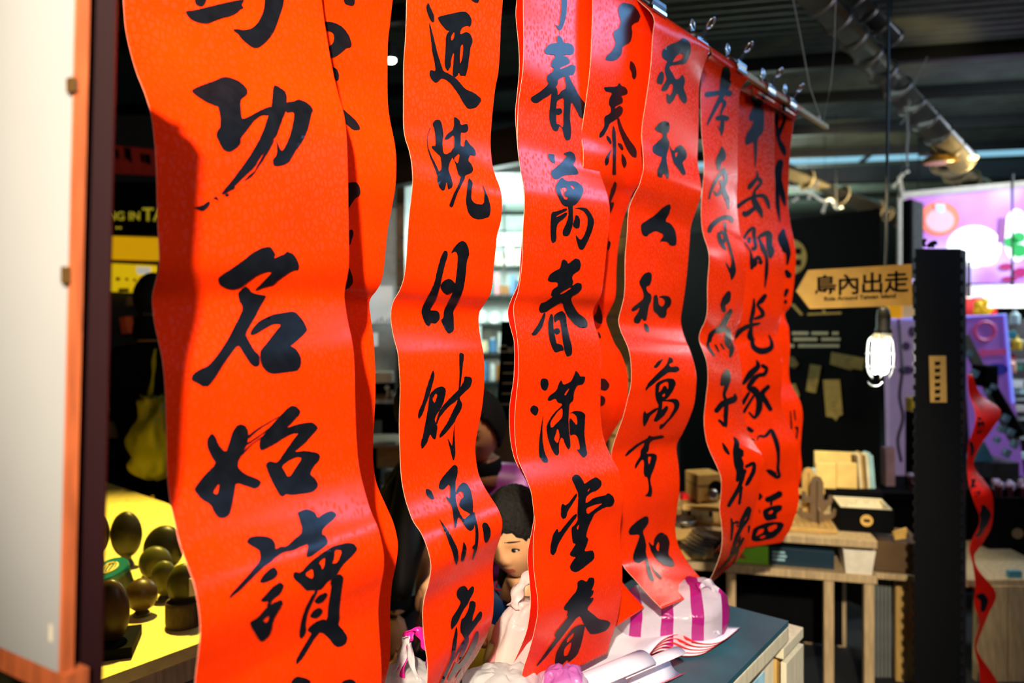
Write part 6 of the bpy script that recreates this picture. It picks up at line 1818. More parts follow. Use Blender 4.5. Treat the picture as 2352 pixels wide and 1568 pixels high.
tag(obj('foil_ball', ball(W(1638, 1135, 2.86), (0.018, 0.014, 0.022), 14, 10), STEELC, None, smooth=True), 'shiny foil ornament beside the kraft camera box', 'ornament')
tag(obj('red_packet', box(W(1578, 1140, 3.0), (0.05, 0.04, 0.03), 0.2, 0.003), SHEETR), 'small red packet left of the kraft camera box', 'box')
for k, (x, y) in enumerate(((1568, 1232), (1585, 1278))):
    t = thing('cardboard_tray', ['dim cardboard tray behind the curling strip foot', 'lower cardboard tray behind the curling strip foot'][k], 'tray', W(x, y, 2.85))
    p = W(x, y, 2.9)
    obj('floor_card', box((p.x, 2.95, p.z), (0.18, 0.16, 0.006), 0.2, 0), KRAFTD, t)
    for a_ in (-0.08, 0.08):
        obj('rim', box((p.x, 2.95 + a_, p.z + 0.02), (0.18, 0.005, 0.04), 0.2, 0), KRAFT, t)
tn_ = thing('tin_stack', 'leaning stack of shiny metal trays behind the twisting strip', 'trays', W(1610, 1262, 2.8))
for k in range(6):
    p = W(1590 + k * 6, 1262 - k * 7, 2.80)
    obj('metal_tray', box(p, (0.06, 0.10, 0.005), 0.3, 0.001, Matrix.Rotation(0.3, 3, 'Z') @ Matrix.Rotation(0.25, 3, 'Y')), STEELC, tn_)
tag(obj('glass_dish', lathe([(0.02, 0), (0.05, 0.03), (0.052, 0.034), (0.045, 0.03)], W(1572, 1210, 2.9), 24), STEELC, None, smooth=True), 'shallow metal dish on the upper cardboard tray', 'dish')
# dim boxes seen through strips between the curling strips
lb = thing('plank_wall', 'yellowish plank panel glimpsed behind the strip with three spring characters', 'panel', W(1420, 1000, 3.6))
for k in range(10):
    p = W(1420, 520 + k * 46, 3.62)
    obj('plank', box((p.x, 3.62, p.z), (0.24, 0.02, 0.092), 0, 0.003), mat('plank_ochre', lin(150, 110, 30), 0.6, scale=12, stretch=(1, 8, 8), var=0.3), lb)
for k in range(5):
    p = W(1425 + 6 * (k % 2), 850 + k * 42, 3.45)
    tag(obj('yellow_carton', box(p, (0.13, 0.1, 0.075), 0.1, 0.003), KRAFT), '%s kraft carton of the column in front of the plank panel' % ['topmost', 'second highest', 'middle', 'second lowest', 'lowest'][k], 'box', 'cartons before the plank panel')

# ================================================================== right edge: neighbouring stalls
YR = 6.0
ps2 = thing('lightbox_sign', 'large purple backlit sign with leaves and a round orange badge', 'sign', W(2210, 650, YR))
m = bpy.data.materials.new('purple_lightbox')
m.use_nodes = True
nt = m.node_tree
b = nt.nodes['Principled BSDF']
tc = nt.nodes.new('ShaderNodeTexCoord')
no = nt.nodes.new('ShaderNodeTexNoise')
no.inputs['Scale'].default_value = 1.7
no.inputs['Detail'].default_value = 1.5
nt.links.new(tc.outputs['Object'], no.inputs['Vector'])
cr_ = nt.nodes.new('ShaderNodeValToRGB')
cr_.color_ramp.elements[0].position = 0.36
cr_.color_ramp.elements[0].color = (*lin(165, 70, 185), 1)
cr_.color_ramp.elements[1].position = 0.66
cr_.color_ramp.elements[1].color = (*lin(205, 190, 245), 1)
e_ = cr_.color_ramp.elements.new(0.5)
e_.color = (*lin(180, 120, 215), 1)
nt.links.new(no.outputs['Fac'], cr_.inputs['Fac'])
nt.links.new(cr_.outputs['Color'], b.inputs['Base Color'])
nt.links.new(cr_.outputs['Color'], b.inputs['Emission Color'])
b.inputs['Emission Strength'].default_value = 0.6
flat('face', [2072, 452, 2420, 420, 2420, 650, 2072, 650], YR, 0.08, m, ps2)
obj('frame_top', beam_bm(W(2066, 449, YR), W(2424, 416, YR), 0.06, 0.05, 0.004), mat('pale_frame', lin(190, 175, 160), 0.5), ps2)
obj('frame_side', beam_bm(W(2070, 452, YR), W(2070, 660, YR), 0.06, 0.03, 0.004), mat('pale_frame', (0, 0, 0)), ps2)


for px_, py_ in ((2110, 447), (2400, 420)):
    p_ = W(px_, py_, YR)
    obj('hanger', tube([p_, Vector((p_.x, p_.y, 3.21))], 0.008, 6), STEEL, ps2)


def glowc(name, rgb, k=0.7):
    return mat('print_' + name, lin(*rgb), 0.5, emit=lin(*rgb), estr=k, bump=0, var=0.08, scale=6)


def disc(cx, cy, rx, ry, Y, m, parent, name, th=0.006, n=28):
    pts = []
    for k in range(n):
        pts += [cx + rx * math.cos(2 * PI * k / n), cy + ry * math.sin(2 * PI * k / n)]
    return flat(name, pts, Y, th, m, parent)


disc(2159, 502, 46, 40, YR - 0.010, glowc('orange', (235, 95, 55)), ps2, 'badge_ring')
disc(2159, 506, 33, 27, YR - 0.018, glowc('pinkish', (205, 150, 165)), ps2, 'badge_disc')
flat('badge_tab', [2148, 468, 2170, 468, 2172, 484, 2160, 490, 2150, 484], YR - 0.026, 0.006, glowc('pale_blue', (165, 185, 225)), ps2)
disc(2238, 566, 62, 48, YR - 0.010, glowc('white', (250, 250, 255), 0.95), ps2, 'white_blob')
disc(2262, 590, 30, 22, YR - 0.020, glowc('beige', (235, 205, 165), 0.8), ps2, 'beige_fruit')
disc(2335, 540, 30, 60, YR - 0.010, glowc('white', (0, 0, 0)), ps2, 'white_blob')
for x, y, rx, ry in ((2322, 556, 16, 12), (2340, 545, 16, 13), (2342, 575, 18, 15)):
    disc(x, y, rx, ry, YR - 0.022, glowc('green', (20, 150, 70), 0.55), ps2, 'leaf')
for x, y, rx, ry in ((2312, 612, 16, 8), (2345, 625, 16, 11), (2320, 640, 18, 6)):
    disc(x, y, rx, ry, YR - 0.022, glowc('magenta', (160, 20, 95), 0.5), ps2, 'flower')
flat('shadow_print', [2296, 500, 2312, 500, 2308, 555, 2290, 560], YR - 0.014, 0.004, glowc('plum', (130, 60, 130), 0.5), ps2)
pk = thing('speaker_column', 'slim dark grey column standing against the purple sign', 'column', W(2108, 640, YR - 0.3))
flat('body', [2097, 458, 2121, 466, 2121, 640, 2097, 640], YR - 0.25, 0.12, mat('speckled_grey', lin(60, 60, 62), 0.7, scale=60, var=0.5), pk)
flat('edge', [2091, 456, 2097, 458, 2097, 640, 2091, 640], YR - 0.26, 0.12, BLACK, pk)
# counter behind the pillar with glowing lamp
wl2 = thing('dome_lamp', 'overexposed white dome lamp over the neighbouring food stall', 'lamp', W(2320, 690, 5.2))
obj('dome', lathe([(0.02, 0.10), (0.10, 0.085), (0.17, 0.03), (0.19, -0.04), (0.18, -0.05), (0.0, -0.05)], W(2325, 690, 5.2), 28), mat('dome_glow', (1, 1, 1), 0.4, emit=(1, 1, 0.98), estr=2.2, bump=0), wl2, smooth=True)
obj('stem', tube([W(2325, 655, 5.2), W(2325, 400, 5.2)], 0.01, 8), STEEL, wl2)
flat('awning_strip', [2212, 655, 2420, 650, 2420, 680, 2212, 684], 5.6, 0.02, mat('pale_awning', lin(225, 222, 230), 0.6, emit=lin(225, 222, 230), estr=0.3), wl2)
sbu = thing('small_bulb', 'small round glowing bulb beside the dome lamp', 'lamp', W(2225, 692, 5.58))
obj('globe', ball(W(2225, 692, 5.58), (0.034, 0.034, 0.034), 16, 12), mat('warm_globe', (1, 0.95, 0.8), 0.4, emit=(1, 0.95, 0.8), estr=3, bump=0), sbu, smooth=True)
obj('cap', lathe([(0.012, 0.03), (0.012, 0.30)], W(2225, 692, 5.58), 10), STEEL, sbu)
tag(flat('red_carton', [2214, 684, 2290, 684, 2290, 724, 2214, 724], 5.45, 0.2, SHEETR), 'red carton behind the yellow blossoms on the neighbouring stall', 'box')
yf = thing('yellow_blossoms', 'cluster of yellow artificial blossoms on the neighbouring stall', 'flowers', W(2255, 722, 5.2))
for x, y, r in ((2248, 700, 11), (2262, 696, 12), (2272, 708, 10), (2254, 712, 11), (2266, 716, 9), (2243, 714, 8)):
    obj('blossom', ball(W(x, y, 5.2), (r / F * 5.2, r / F * 5.2 * 0.7, r / F * 5.2), 14, 10), mat('yellow_silk', lin(240, 190, 10), 0.5, emit=lin(240, 185, 5), estr=0.25), yf, smooth=True)
pbd = thing('price_board', 'lilac leaning board with a pink ring and arrow behind the pillar', 'board', W(2265, 920, 4.9))
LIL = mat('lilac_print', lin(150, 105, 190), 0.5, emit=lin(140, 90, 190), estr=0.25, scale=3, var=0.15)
flat('sheet', [2212, 728, 2308, 722, 2368, 1221, 2245, 1221], 4.9, 0.02, LIL, pbd)
obj('lit_edge', tube([W(2212, 727, 4.89), W(2309, 722, 4.89), W(2318, 830, 4.89), W(2327, 925, 4.89)], 0.008, 6), mat('blue_edge_glow', lin(150, 160, 255), 0.5, emit=lin(120, 140, 255), estr=0.8, bump=0), pbd)
obj('ring_print', tube([W(2262 + 23 * math.cos(k * PI / 12), 760 + 21 * math.sin(k * PI / 12), 4.89) for k in range(25)], 0.012, 6), mat('pink_print', lin(190, 70, 130), 0.5, emit=lin(190, 70, 130), estr=0.2), pbd)
flat('arrow_print', [2245, 809, 2262, 798, 2262, 804, 2312, 800, 2312, 814, 2262, 816, 2262, 822], 4.89, 0.004, mat('pink_print', (0, 0, 0)), pbd)
disc(2290, 848, 26, 14, 4.89, mat('blue_print', lin(60, 60, 190), 0.5), pbd, 'blue_patch')
# angled grey machinery
GREYM = mat('grey_metal_case', lin(95, 100, 100), 0.4, 0.4)
mc_ = thing('press_machine', 'angular grey and black machine on the neighbouring stall', 'machine', W(2280, 1090, 4.2))
obj('arm', beam_bm(W(2212, 770, 4.3), W(2330, 1010, 4.2), 0.10, 0.05, 0.006), GREYM, mc_)
obj('arm', beam_bm(W(2262, 860, 4.25), W(2345, 1000, 4.15), 0.08, 0.05, 0.006), BLACK, mc_)
obj('head', box(W(2262, 862, 4.2), (0.10, 0.09, 0.12), 0.3, 0.012), BLACK, mc_)
obj('body', box(W(2270, 1078, 4.25), (0.22, 0.2, 0.12), 0.1, 0.008), mat('dark_grey_case', lin(62, 60, 64), 0.5), mc_)
flat('cover', [2240, 1060, 2262, 1015, 2285, 1060], 4.14, 0.1, mat('teal_case', lin(70, 130, 150), 0.4), mc_)
for x, y, s_ in ((2226, 812, 12), (2238, 858, 13), (2268, 900, 9), (2282, 888, 9), (2310, 960, 12), (2300, 985, 12), (2322, 992, 11), (2330, 1020, 14), (2312, 1040, 14), (2290, 1010, 10)):
    obj('fitting', box(W(x, y, 4.08), (s_ / F * 4.1, 0.03, s_ / F * 4.1 * 1.3), 0.3, 0.004, Matrix.Rotation(0.5, 3, 'Y')), mat('pale_teal_metal', lin(150, 190, 205), 0.3, 0.5), mc_)
# bright clutter on the far counter
rg = random.Random(9)
hues = [(205, 235, 240), (60, 190, 210), (235, 235, 225), (240, 200, 60), (210, 60, 80), (90, 200, 170), (240, 170, 150), (250, 250, 250)]
hn = ['pale blue', 'turquoise', 'cream', 'yellow', 'crimson', 'sea green', 'salmon', 'white']
for k in range(18):
    x = rg.uniform(2312, 2352)
    y = 745 + k * 19 + rg.uniform(-5, 5)
    c = W(x, y, 5.0 + 0.02 * (k % 3))
    i = k % len(hues)
    if k % 3 == 0:
        o = obj('bottle', lathe([(0.03, 0), (0.032, 0.01), (0.032, 0.06), (0.012, 0.08), (0.012, 0.10)], c, 16), mat('clutter_%d' % i, lin(*hues[i]), 0.3))
        tag(o, '%s bottle amid the bright clutter of the neighbouring stall' % hn[i], 'bottle', 'bright clutter on the neighbouring stall')
    else:
        o = obj('packet', box(c, (0.08, 0.05, 0.045), rg.uniform(-0.5, 0.5), 0.004), mat('clutter_%d' % i, lin(*hues[i]), 0.3))
        tag(o, '%s packet amid the bright clutter of the neighbouring stall' % hn[i], 'box', 'bright clutter on the neighbouring stall')
stl = thing('stall_counter', 'stepped display rack of the neighbouring stall', 'shelf', (3.45, 5.2, 0))
for k in range(8):
    z = W(2330, 778 + k * 44, 5.05).z
    obj('step', box((3.6, 5.08, z - 0.02), (0.75, 0.16, 0.012), 0, 0.002), mat('pale_step', lin(170, 175, 175), 0.5), stl)
obj('rack_back', box((3.6, 5.3, 0.7), (0.8, 0.03, 1.4), 0, 0.002), mat('dim_back', lin(70, 66, 70), 0.6), stl)
# things between the black board and the pillar
bwp = thing('lilac_sheet', 'lilac plastic sheet hanging between the black board and the pillar', 'sheet', W(2070, 1090, 4.6))
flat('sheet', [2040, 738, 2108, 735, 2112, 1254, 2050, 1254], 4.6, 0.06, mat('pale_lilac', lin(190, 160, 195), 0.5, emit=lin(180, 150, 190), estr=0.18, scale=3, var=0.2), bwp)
obj('lit_edge', tube([W(2036, 734, 4.59), W(2108, 732, 4.59)], 0.008, 6), mat('blue_edge_glow', (0, 0, 0)), bwp)
for x, y, rx, ry in ((2082, 795, 9, 10), (2082, 850, 18, 10), (2095, 762, 8, 12)):
    disc(x, y, rx, ry, 4.585, mat('plum_print', lin(110, 80, 120), 0.5), bwp, 'print_patch')
yb = thing('yellow_carton_pair', 'yellow and cream carton side by side under the arrow sign', 'boxes', W(2075, 730, 4.5))
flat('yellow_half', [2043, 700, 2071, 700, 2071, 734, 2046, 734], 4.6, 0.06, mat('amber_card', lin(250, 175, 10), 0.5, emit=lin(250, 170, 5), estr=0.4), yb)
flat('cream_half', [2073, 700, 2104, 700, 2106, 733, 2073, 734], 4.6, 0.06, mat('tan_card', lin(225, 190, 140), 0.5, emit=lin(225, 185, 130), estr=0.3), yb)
tag(obj('loose_cable', tube(catmull([W(2064, 733, 4.57), W(2068, 790, 4.5), W(2072, 850, 4.3), W(2066, 910, 4.3), W(2074, 960, 4.3), W(2062, 1010, 4.3), W(2070, 1060, 4.3)], 4), 0.008, 6), BLKC), 'thin dark cable drooping in front of the lilac sheet', 'cable')
dtb = thing('dark_counter', 'black-draped counter behind the open box', 'table', W(2070, 1300, 3.9))
p = W(2080, 1128, 3.9)
obj('top', box((p.x + 0.25, 4.0, p.z), (1.1, 0.4, 0.03), 0, 0.003), BLACK, dtb)
pt_ = W(2102, 945, 3.98)
obj('riser', box((pt_.x, 3.99, (pt_.z + p.z) / 2), (0.06, 0.07, pt_.z - p.z), 0, 0.002), BLACK, dtb)
obj('drape', box((p.x + 0.25, 3.84, p.z / 2), (1.08, 0.02, p.z - 0.03), 0, 0), BLACK, dtb)
tag(flat('pale_packet', [2034, 1030, 2056, 1028, 2056, 1127, 2036, 1127], 3.95, 0.05, mat('salmon_print', lin(235, 175, 160), 0.5)), 'pale salmon packet standing beside the black board', 'box')
tag(flat('yellow_tin', [2093, 915, 2112, 912, 2112, 945, 2093, 945], 3.95, 0.06, mat('yellow_tin', lin(235, 190, 40), 0.4)), 'small yellow tin showing beside the pillar below the lilac sheet', 'tin')


def brush_bundle(label, xs, y0, y1, Y, n, seed):
    rr = random.Random(seed)
    t = thing('incense_bundle', label, 'bundle', W(sum(xs) / 2, y1, Y))
    for k in range(n):
        x = rr.uniform(*xs)
        yt = y0 + rr.uniform(-8, 10)
        d = rr.uniform(-0.05, 0.05)
        a_ = W(x, y1, Y + d)
        b_ = W(x + rr.uniform(-4, 4), yt, Y + d)
        s = obj('stick', tube([a_, b_], 0.008, 6), mat('maroon_stick', lin(80, 20, 40), 0.6), t)
        obj('tip', ball(b_, (0.013, 0.013, 0.012), 10, 8), mat('pale_pink_tip', lin(225, 190, 215), 0.4), s, smooth=True)


brush_bundle('bundle of maroon sticks with pale pink tips in a black box', (2284, 2362), 1112, 1180, 3.4, 34, 1)
brush_bundle('short bundle of pink-tipped sticks glimpsed beside the pillar', (2088, 2118), 1098, 1128, 3.9, 9, 2)
bk = thing('black_box', 'large black box with a round kraft sticker holding the pink-tipped sticks', 'box', W(2320, 1290, 3.35))
p = W(2325, 1228, 3.36)
p.z = W(2300, 1340, 2.95).z + 0.015 + 0.115
obj('front', box((p.x + 0.03, 3.33, p.z), (0.32, 0.012, 0.23), 0, 0.002), BLACK, bk)
obj('back', box((p.x + 0.03, 3.49, p.z), (0.32, 0.012, 0.23), 0, 0.002), BLACK, bk)
for s_ in (-1, 1):
    obj('side', box((p.x + 0.03 + 0.155 * s_, 3.41, p.z), (0.012, 0.15, 0.23), 0, 0.002), BLACK, bk)
disc(2338, 1225, 13, 12, 3.32, mat('dim_kraft2', lin(120, 95, 60), 0.7), bk, 'round_sticker')
pz = thing('pallet_stand', 'upright wooden pallet boards below the black box', 'pallet', W(2300, 1500, 3.4))
for x, w in ((2262, 40), (2298, 34), (2345, 70)):
    p = W(x, 1450, 2.95)
    zt_ = W(x, 1345, 2.95).z
    obj('board', box((p.x, 2.96, zt_ / 2), (w / F * 2.95, 0.03, zt_), 0, 0.003), WOODG, pz)
p = W(2300, 1340, 2.95)
obj('shelf_top', box((p.x + 0.06, 3.20, p.z), (0.46, 0.50, 0.03), 0, 0.003), WOODG, pz)
tag(flat('blue_packet', [2318, 1312, 2348, 1312, 2348, 1331, 2318, 1331], 2.97, 0.02, mat('teal_case', (0, 0, 0))), 'small teal packet on the edge of the pallet stand', 'box')
# red folded strip hanging behind the pillar
zz = thing('folded_strip', 'red paper strip folded in a zigzag hanging behind the black pillar', 'banner', W(2250, 1560, 2.95))
L_ = [2222, 860, 2226, 905, 2240, 948, 2236, 985, 2224, 1020, 2222, 1065, 2224, 1105, 2236, 1150, 2250, 1195, 2232, 1240, 2226, 1262, 2235, 1300, 2240, 1345, 2238, 1390, 2250, 1428, 2238, 1480, 2248, 1530, 2252, 1580]
R_ = [2232, 858, 2252, 905, 2299, 942, 2278, 985, 2250, 1025, 2236, 1068, 2262, 1105, 2280, 1140, 2278, 1205, 2258, 1245, 2238, 1275, 2248, 1310, 2288, 1362, 2270, 1410, 2244, 1478, 2247, 1500, 2285, 1555, 2300, 1590]
a3 = catmull([W(x, y, 2.80 + 0.05 * math.sin(i * 1.6)) for i, (x, y) in enumerate(pairs(L_))], 4)
b3 = catmull([W(x, y, 2.85 + 0.05 * math.sin(i * 1.6)) for i, (x, y) in enumerate(pairs(R_))], 4)
rows = [[a_.lerp(b_, t) for t in (0, 0.004, 0.25, 0.5, 0.75, 0.996, 1)] for a_, b_ in zip(a3, b3)]
me = grid_mesh(rows)
uvl = me.uv_layers.new(name='UVMap')
for lp in me.loops:
    v = me.vertices[lp.vertex_index].co
    uvl.data[lp.index].uv = (v.x, v.z)
bv = BVHTree.FromPolygons([v.co for v in me.vertices], [tuple(p.vertices) for p in me.polygons])
o = obj('paper', me, [RED_PLAIN, EDGE], zz, smooth=True)
sm_ = o.modifiers.new('t', 'SOLIDIFY')
sm_.thickness = 0.0006
BAN['ZZ'] = (zz, bv)
for x, y, w, h in ((2246, 976, 18, 22), (2231, 1104, 12, 18), (2238, 1135, 16, 26), (2252, 1185, 30, 34), (2242, 1218, 22, 16), (2254, 1382, 20, 26), (2230, 1030, 10, 20)):
    glyph('ZZ', x - w, y - h, [P([w * 0.3, h * 0.4, w * 1.2, h * 0.1, w * 1.9, h * 0.8, w * 1.4, h * 1.8, w * 0.8, h * 1.9, w * 1.0, h * 1.0])], sc=1.0)
# ================================================================== people
SKIN = mat('skin_warm', lin(205, 150, 105), 0.5, scale=40, var=0.05, bump=0.02)
SKINS = mat('skin_shade', lin(196, 138, 96), 0.5, scale=40, var=0.05, bump=0.02)
HAIR = mat('black_hair', (0.005, 0.004, 0.0035), 0.75, scale=120, var=0.5, bump=0.5, spec=0.2)
LIP = mat('lip_tone', lin(170, 85, 72), 0.45)
EYEW = mat('eye_white', lin(215, 205, 190), 0.3)
EYED = mat('eye_dark', (0.008, 0.006, 0.005), 0.2)


def gauss(dx, dz, sx, sz):
    return math.exp(-(dx * dx) / (2 * sx * sx) - (dz * dz) / (2 * sz * sz))


def head(t, c, H, yaw, pitch, roll=0.0, hair='short', neck=0.12, child=True):
    """head of height H centred at c (local: -y is forward, x to the person's left side as seen). Skin, face, hair."""
    hx, hy, hz = H * 0.335, H * 0.41, H * 0.5
    R = Matrix.Rotation(yaw, 3, 'Z') @ Matrix.Rotation(pitch, 3, 'X') @ Matrix.Rotation(roll, 3, 'Y')
    nu, nv = 72, 56
    verts, faces = [], []

    def surf(th, ph):
        x, y, z = math.sin(ph) * math.sin(th), -math.sin(ph) * math.cos(th), math.cos(ph)
        jaw = max(0.0, -z)
        wx = 1.0 - 0.30 * jaw ** 1.6
        px, py, pz = x * hx * wx, y * hy * (1 - 0.12 * jaw), z * hz
        if y < 0:
            f = -y
            fx = px / hx
            fz = pz / hz
            py *= 1 - 0.07 * f * gauss(fx, fz - 0.05, 0.9, 0.5)
            nose = 0.115 * gauss(fx, fz + 0.26, 0.115, 0.085) + 0.06 * gauss(fx, fz + 0.08, 0.085, 0.18)
            nost = 0.035 * (gauss(fx - 0.16, fz + 0.29, 0.07, 0.05) + gauss(fx + 0.16, fz + 0.29, 0.07, 0.05))
            sock = -0.052 * (gauss(fx - 0.40, fz + 0.02, 0.17, 0.09) + gauss(fx + 0.40, fz + 0.02, 0.17, 0.09))
            brow = 0.018 * (gauss(fx - 0.40, fz - 0.14, 0.25, 0.06) + gauss(fx + 0.40, fz - 0.14, 0.25, 0.06))
            cheek = 0.028 * (gauss(fx - 0.52, fz + 0.30, 0.22, 0.16) + gauss(fx + 0.52, fz + 0.30, 0.22, 0.16))
            lips = 0.040 * gauss(fx, fz + 0.50, 0.20, 0.035) + 0.042 * gauss(fx, fz + 0.60, 0.17, 0.04) - 0.022 * gauss(fx, fz + 0.55, 0.22, 0.015)
            chin = 0.035 * gauss(fx, fz + 0.82, 0.24, 0.10)
            py -= hy * f * (nose + nost + sock + brow + cheek + lips + chin) * 1.15
        return Vector((px, py, pz))

    for i in range(nv + 1):
        ph = PI * i / nv
        for k in range(nu):
            # finer columns toward the face
            tt = 2 * PI * k / nu
            th = tt - 0.35 * math.sin(tt)
            verts.append(c + R @ surf(th, ph))
    for i in range(nv):
        for k in range(nu):
            a, b = i * nu + k, i * nu + (k + 1) % nu
            faces.append((a, a + nu, b + nu, b))
    me = bpy.data.meshes.new('head')
    me.from_pydata([tuple(v) for v in verts], [], faces)
    # neck joined to the same mesh
    bm = bmesh.new()
    bm.from_mesh(me)
    top = c + R @ Vector((0, H * 0.06, -H * 0.30))
    add_tube(bm, [top, c + R @ Vector((0, H * 0.10, -H * 0.5)) * 0.98, c + Vector((0, 0, -H * 0.5 - neck)) + R @ Vector((0, H * 0.12, 0))], [H * 0.22, H * 0.205, H * 0.26], 24)
    # ears
    for s in (-1, 1):
        add_ball(bm, c + R @ Vector((s * hx * 0.98, H * 0.05, -H * 0.06)), (H * 0.03, H * 0.055, H * 0.10), 12, 10, R @ Matrix.Rotation(-0.2 * s, 3, 'Z'))
    bmesh.ops.recalc_face_normals(bm, faces=bm.faces[:])
    bm.to_mesh(me)
    bm.free()
    o = obj('head', me, [SKIN, LIP], t, smooth=True)
    for p in o.data.polygons:
        l = R.transposed() @ (o.location + p.center - c)
        fx, fz = l.x / hx, l.z / hz
        if l.y < -hy * 0.5 and abs(fx) < 0.26 - abs(fz + 0.55) * 0.8 and -0.63 < fz < -0.48:
            p.material_index = 1
    # eyes, lids, brows
    for s in (-1, 1):
        base = surf(math.asin(min(0.95, 0.40 / 0.98)) * s, PI / 2 + 0.02)
        p = Vector((s * hx * 0.40, base.y, -hz * 0.02))
        e = obj('eye', ball(c + R @ (p + Vector((0, H * 0.022, 0))), (H * 0.062, H * 0.030, H * 0.021), 16, 10, R), EYEW, o, smooth=True)
        obj('iris', ball(c + R @ (p + Vector((-s * 0.0, -H * 0.004, -H * 0.002))), (H * 0.030, H * 0.013, H * 0.022), 14, 10, R), EYED, o, smooth=True)
        lid = [c + R @ (p + Vector((H * 0.070 * u, -H * 0.008 + abs(u) * H * 0.022, H * (0.021 - 0.018 * u * u)))) for u in (-1, -0.6, -0.2, 0.2, 0.6, 1)]
        obj('eyelash', tube(lid, H * 0.009, 6), EYED, o, smooth=True)
        br = [c + R @ (Vector((s * hx * (0.20 + 0.46 * u), 0, 0)) + Vector((0, surf(math.asin(min(0.95, 0.2 + 0.46 * u)) * s, PI / 2 - 0.2).y - H * 0.004, hz * (0.205 - 0.03 * u * u)))) for u in (0, 0.25, 0.5, 0.75, 1)]
        obj('eyebrow', tube(br, [H * 0.006, H * 0.009, H * 0.009, H * 0.007, H * 0.003], 6), HAIR, o, smooth=True)
    # hair: shell over the crown, cut at a hairline
    hv, hf, keep = [], [], {}
    rr = random.Random(5)
    for i in range(41):
        ph = PI * 0.80 * i / 40
        for k in range(64):
            th = 2 * PI * k / 64
            front = math.cos(th)          # 1 in front, -1 behind
            lim = {'short': 1.20 + 0.70 * (1 - front) / 2 + 0.18 * abs(math.sin(th)) ** 3, 'bob': 0.98 + 1.25 * min(1, max(0.0, 0.75 - front) * 1.1)}[hair] + 0.035 * math.sin(th * 9 + 1) + 0.03 * math.sin(th * 23)
            q = surf(th, min(ph, lim))
            wob = 1.0 + 0.012 * math.sin(th * 17 + i * 0.7) + 0.008 * math.sin(th * 31 - i)
            g = (1.10 if hair == 'short' else 1.16) * wob
            if ph > lim:
                g = 1.0
            hv.append(c + R @ Vector((q.x * g, q.y * (g if q.y > 0 else g * 0.985), q.z * g + (H * 0.012))))
    for i in range(40):
        for k in range(64):
            a, b = i * 64 + k, i * 64 + (k + 1) % 64
            hf.append((a, a + 64, b + 64, b))
    hm = bpy.data.meshes.new('hair')
    hm.from_pydata([tuple(v) for v in hv], [], hf)
    obj('hair', hm, HAIR, o, smooth=True)
    return o, R


def skin_body(name, t, nodes, edges, m, levels=2):
    """one continuous surface grown along a posed skeleton: nodes = {name: (pos, radius or (rx, ry))}"""
    keys = list(nodes)
    me = bpy.data.meshes.new(name)
    me.from_pydata([tuple(nodes[k][0]) for k in keys], [(keys.index(a), keys.index(b)) for a, b in edges], [])
    o = bpy.data.objects.new(name, me)
    COL.objects.link(o)
    o.modifiers.new('skin', 'SKIN')
    me.skin_vertices.new() if not me.skin_vertices else None
    for i, k in enumerate(keys):
        r = nodes[k][1]
        me.skin_vertices[0].data[i].radius = r if isinstance(r, tuple) else (r, r)
    me.skin_vertices[0].data[0].use_root = True
    s = o.modifiers.new('sub', 'SUBSURF')
    s.levels = s.render_levels = levels
    dg = bpy.context.evaluated_depsgraph_get()
    dg.update()
    em = bpy.data.meshes.new_from_object(o.evaluated_get(dg))
    bpy.data.objects.remove(o)
    em.materials.clear()
    em.name = name
    return obj(name, em, m, t, smooth=True)


def hand(t, wrist, d, side, s=1.0, m=None, name='hand'):
    """relaxed hand: palm, four unequal bent fingers and a thumb from the side of the palm"""
    d = Vector(d).normalized()
    x = Vector(side).normalized()
    x = (x - d * x.dot(d)).normalized()
    n = d.cross(x)
    w = Vector(wrist)
    bm = bmesh.new()
    add_tube(bm, [w - d * 0.02, w, w + d * 0.03 * s, w + d * 0.075 * s, w + d * 0.085 * s], [0.022 * s, 0.021 * s, 0.030 * s, 0.033 * s, 0.020 * s], 14)
    for k, (off, ln) in enumerate(((-0.027, 0.058), (-0.009, 0.070), (0.010, 0.066), (0.028, 0.050))):
        a = w + d * 0.075 * s + x * off * s
        b = a + (d * 0.85 + n * 0.25) * ln * 0.45 * s
        c_ = b + (d * 0.6 + n * 0.7) * ln * 0.32 * s
        e = c_ + (d * 0.25 + n * 0.9) * ln * 0.26 * s
        add_tube(bm, [a - d * 0.01, a, b, c_, e, e + n * 0.004 * s], [0.0095 * s, 0.0095 * s, 0.0088 * s, 0.008 * s, 0.007 * s, 0.003 * s], 10)
    a = w + d * 0.025 * s - x * 0.026 * s
    b = a + (d * 0.7 - x * 0.65 + n * 0.2) * 0.036 * s
    add_tube(bm, [a + x * 0.008, a, b, b + (d * 0.85 - x * 0.2 + n * 0.45) * 0.028 * s], [0.012 * s, 0.0115 * s, 0.0098 * s, 0.006 * s], 10)
    bmesh.ops.recalc_face_normals(bm, faces=bm.faces[:])
    return obj(name, bm, m or SKIN, t, smooth=True)


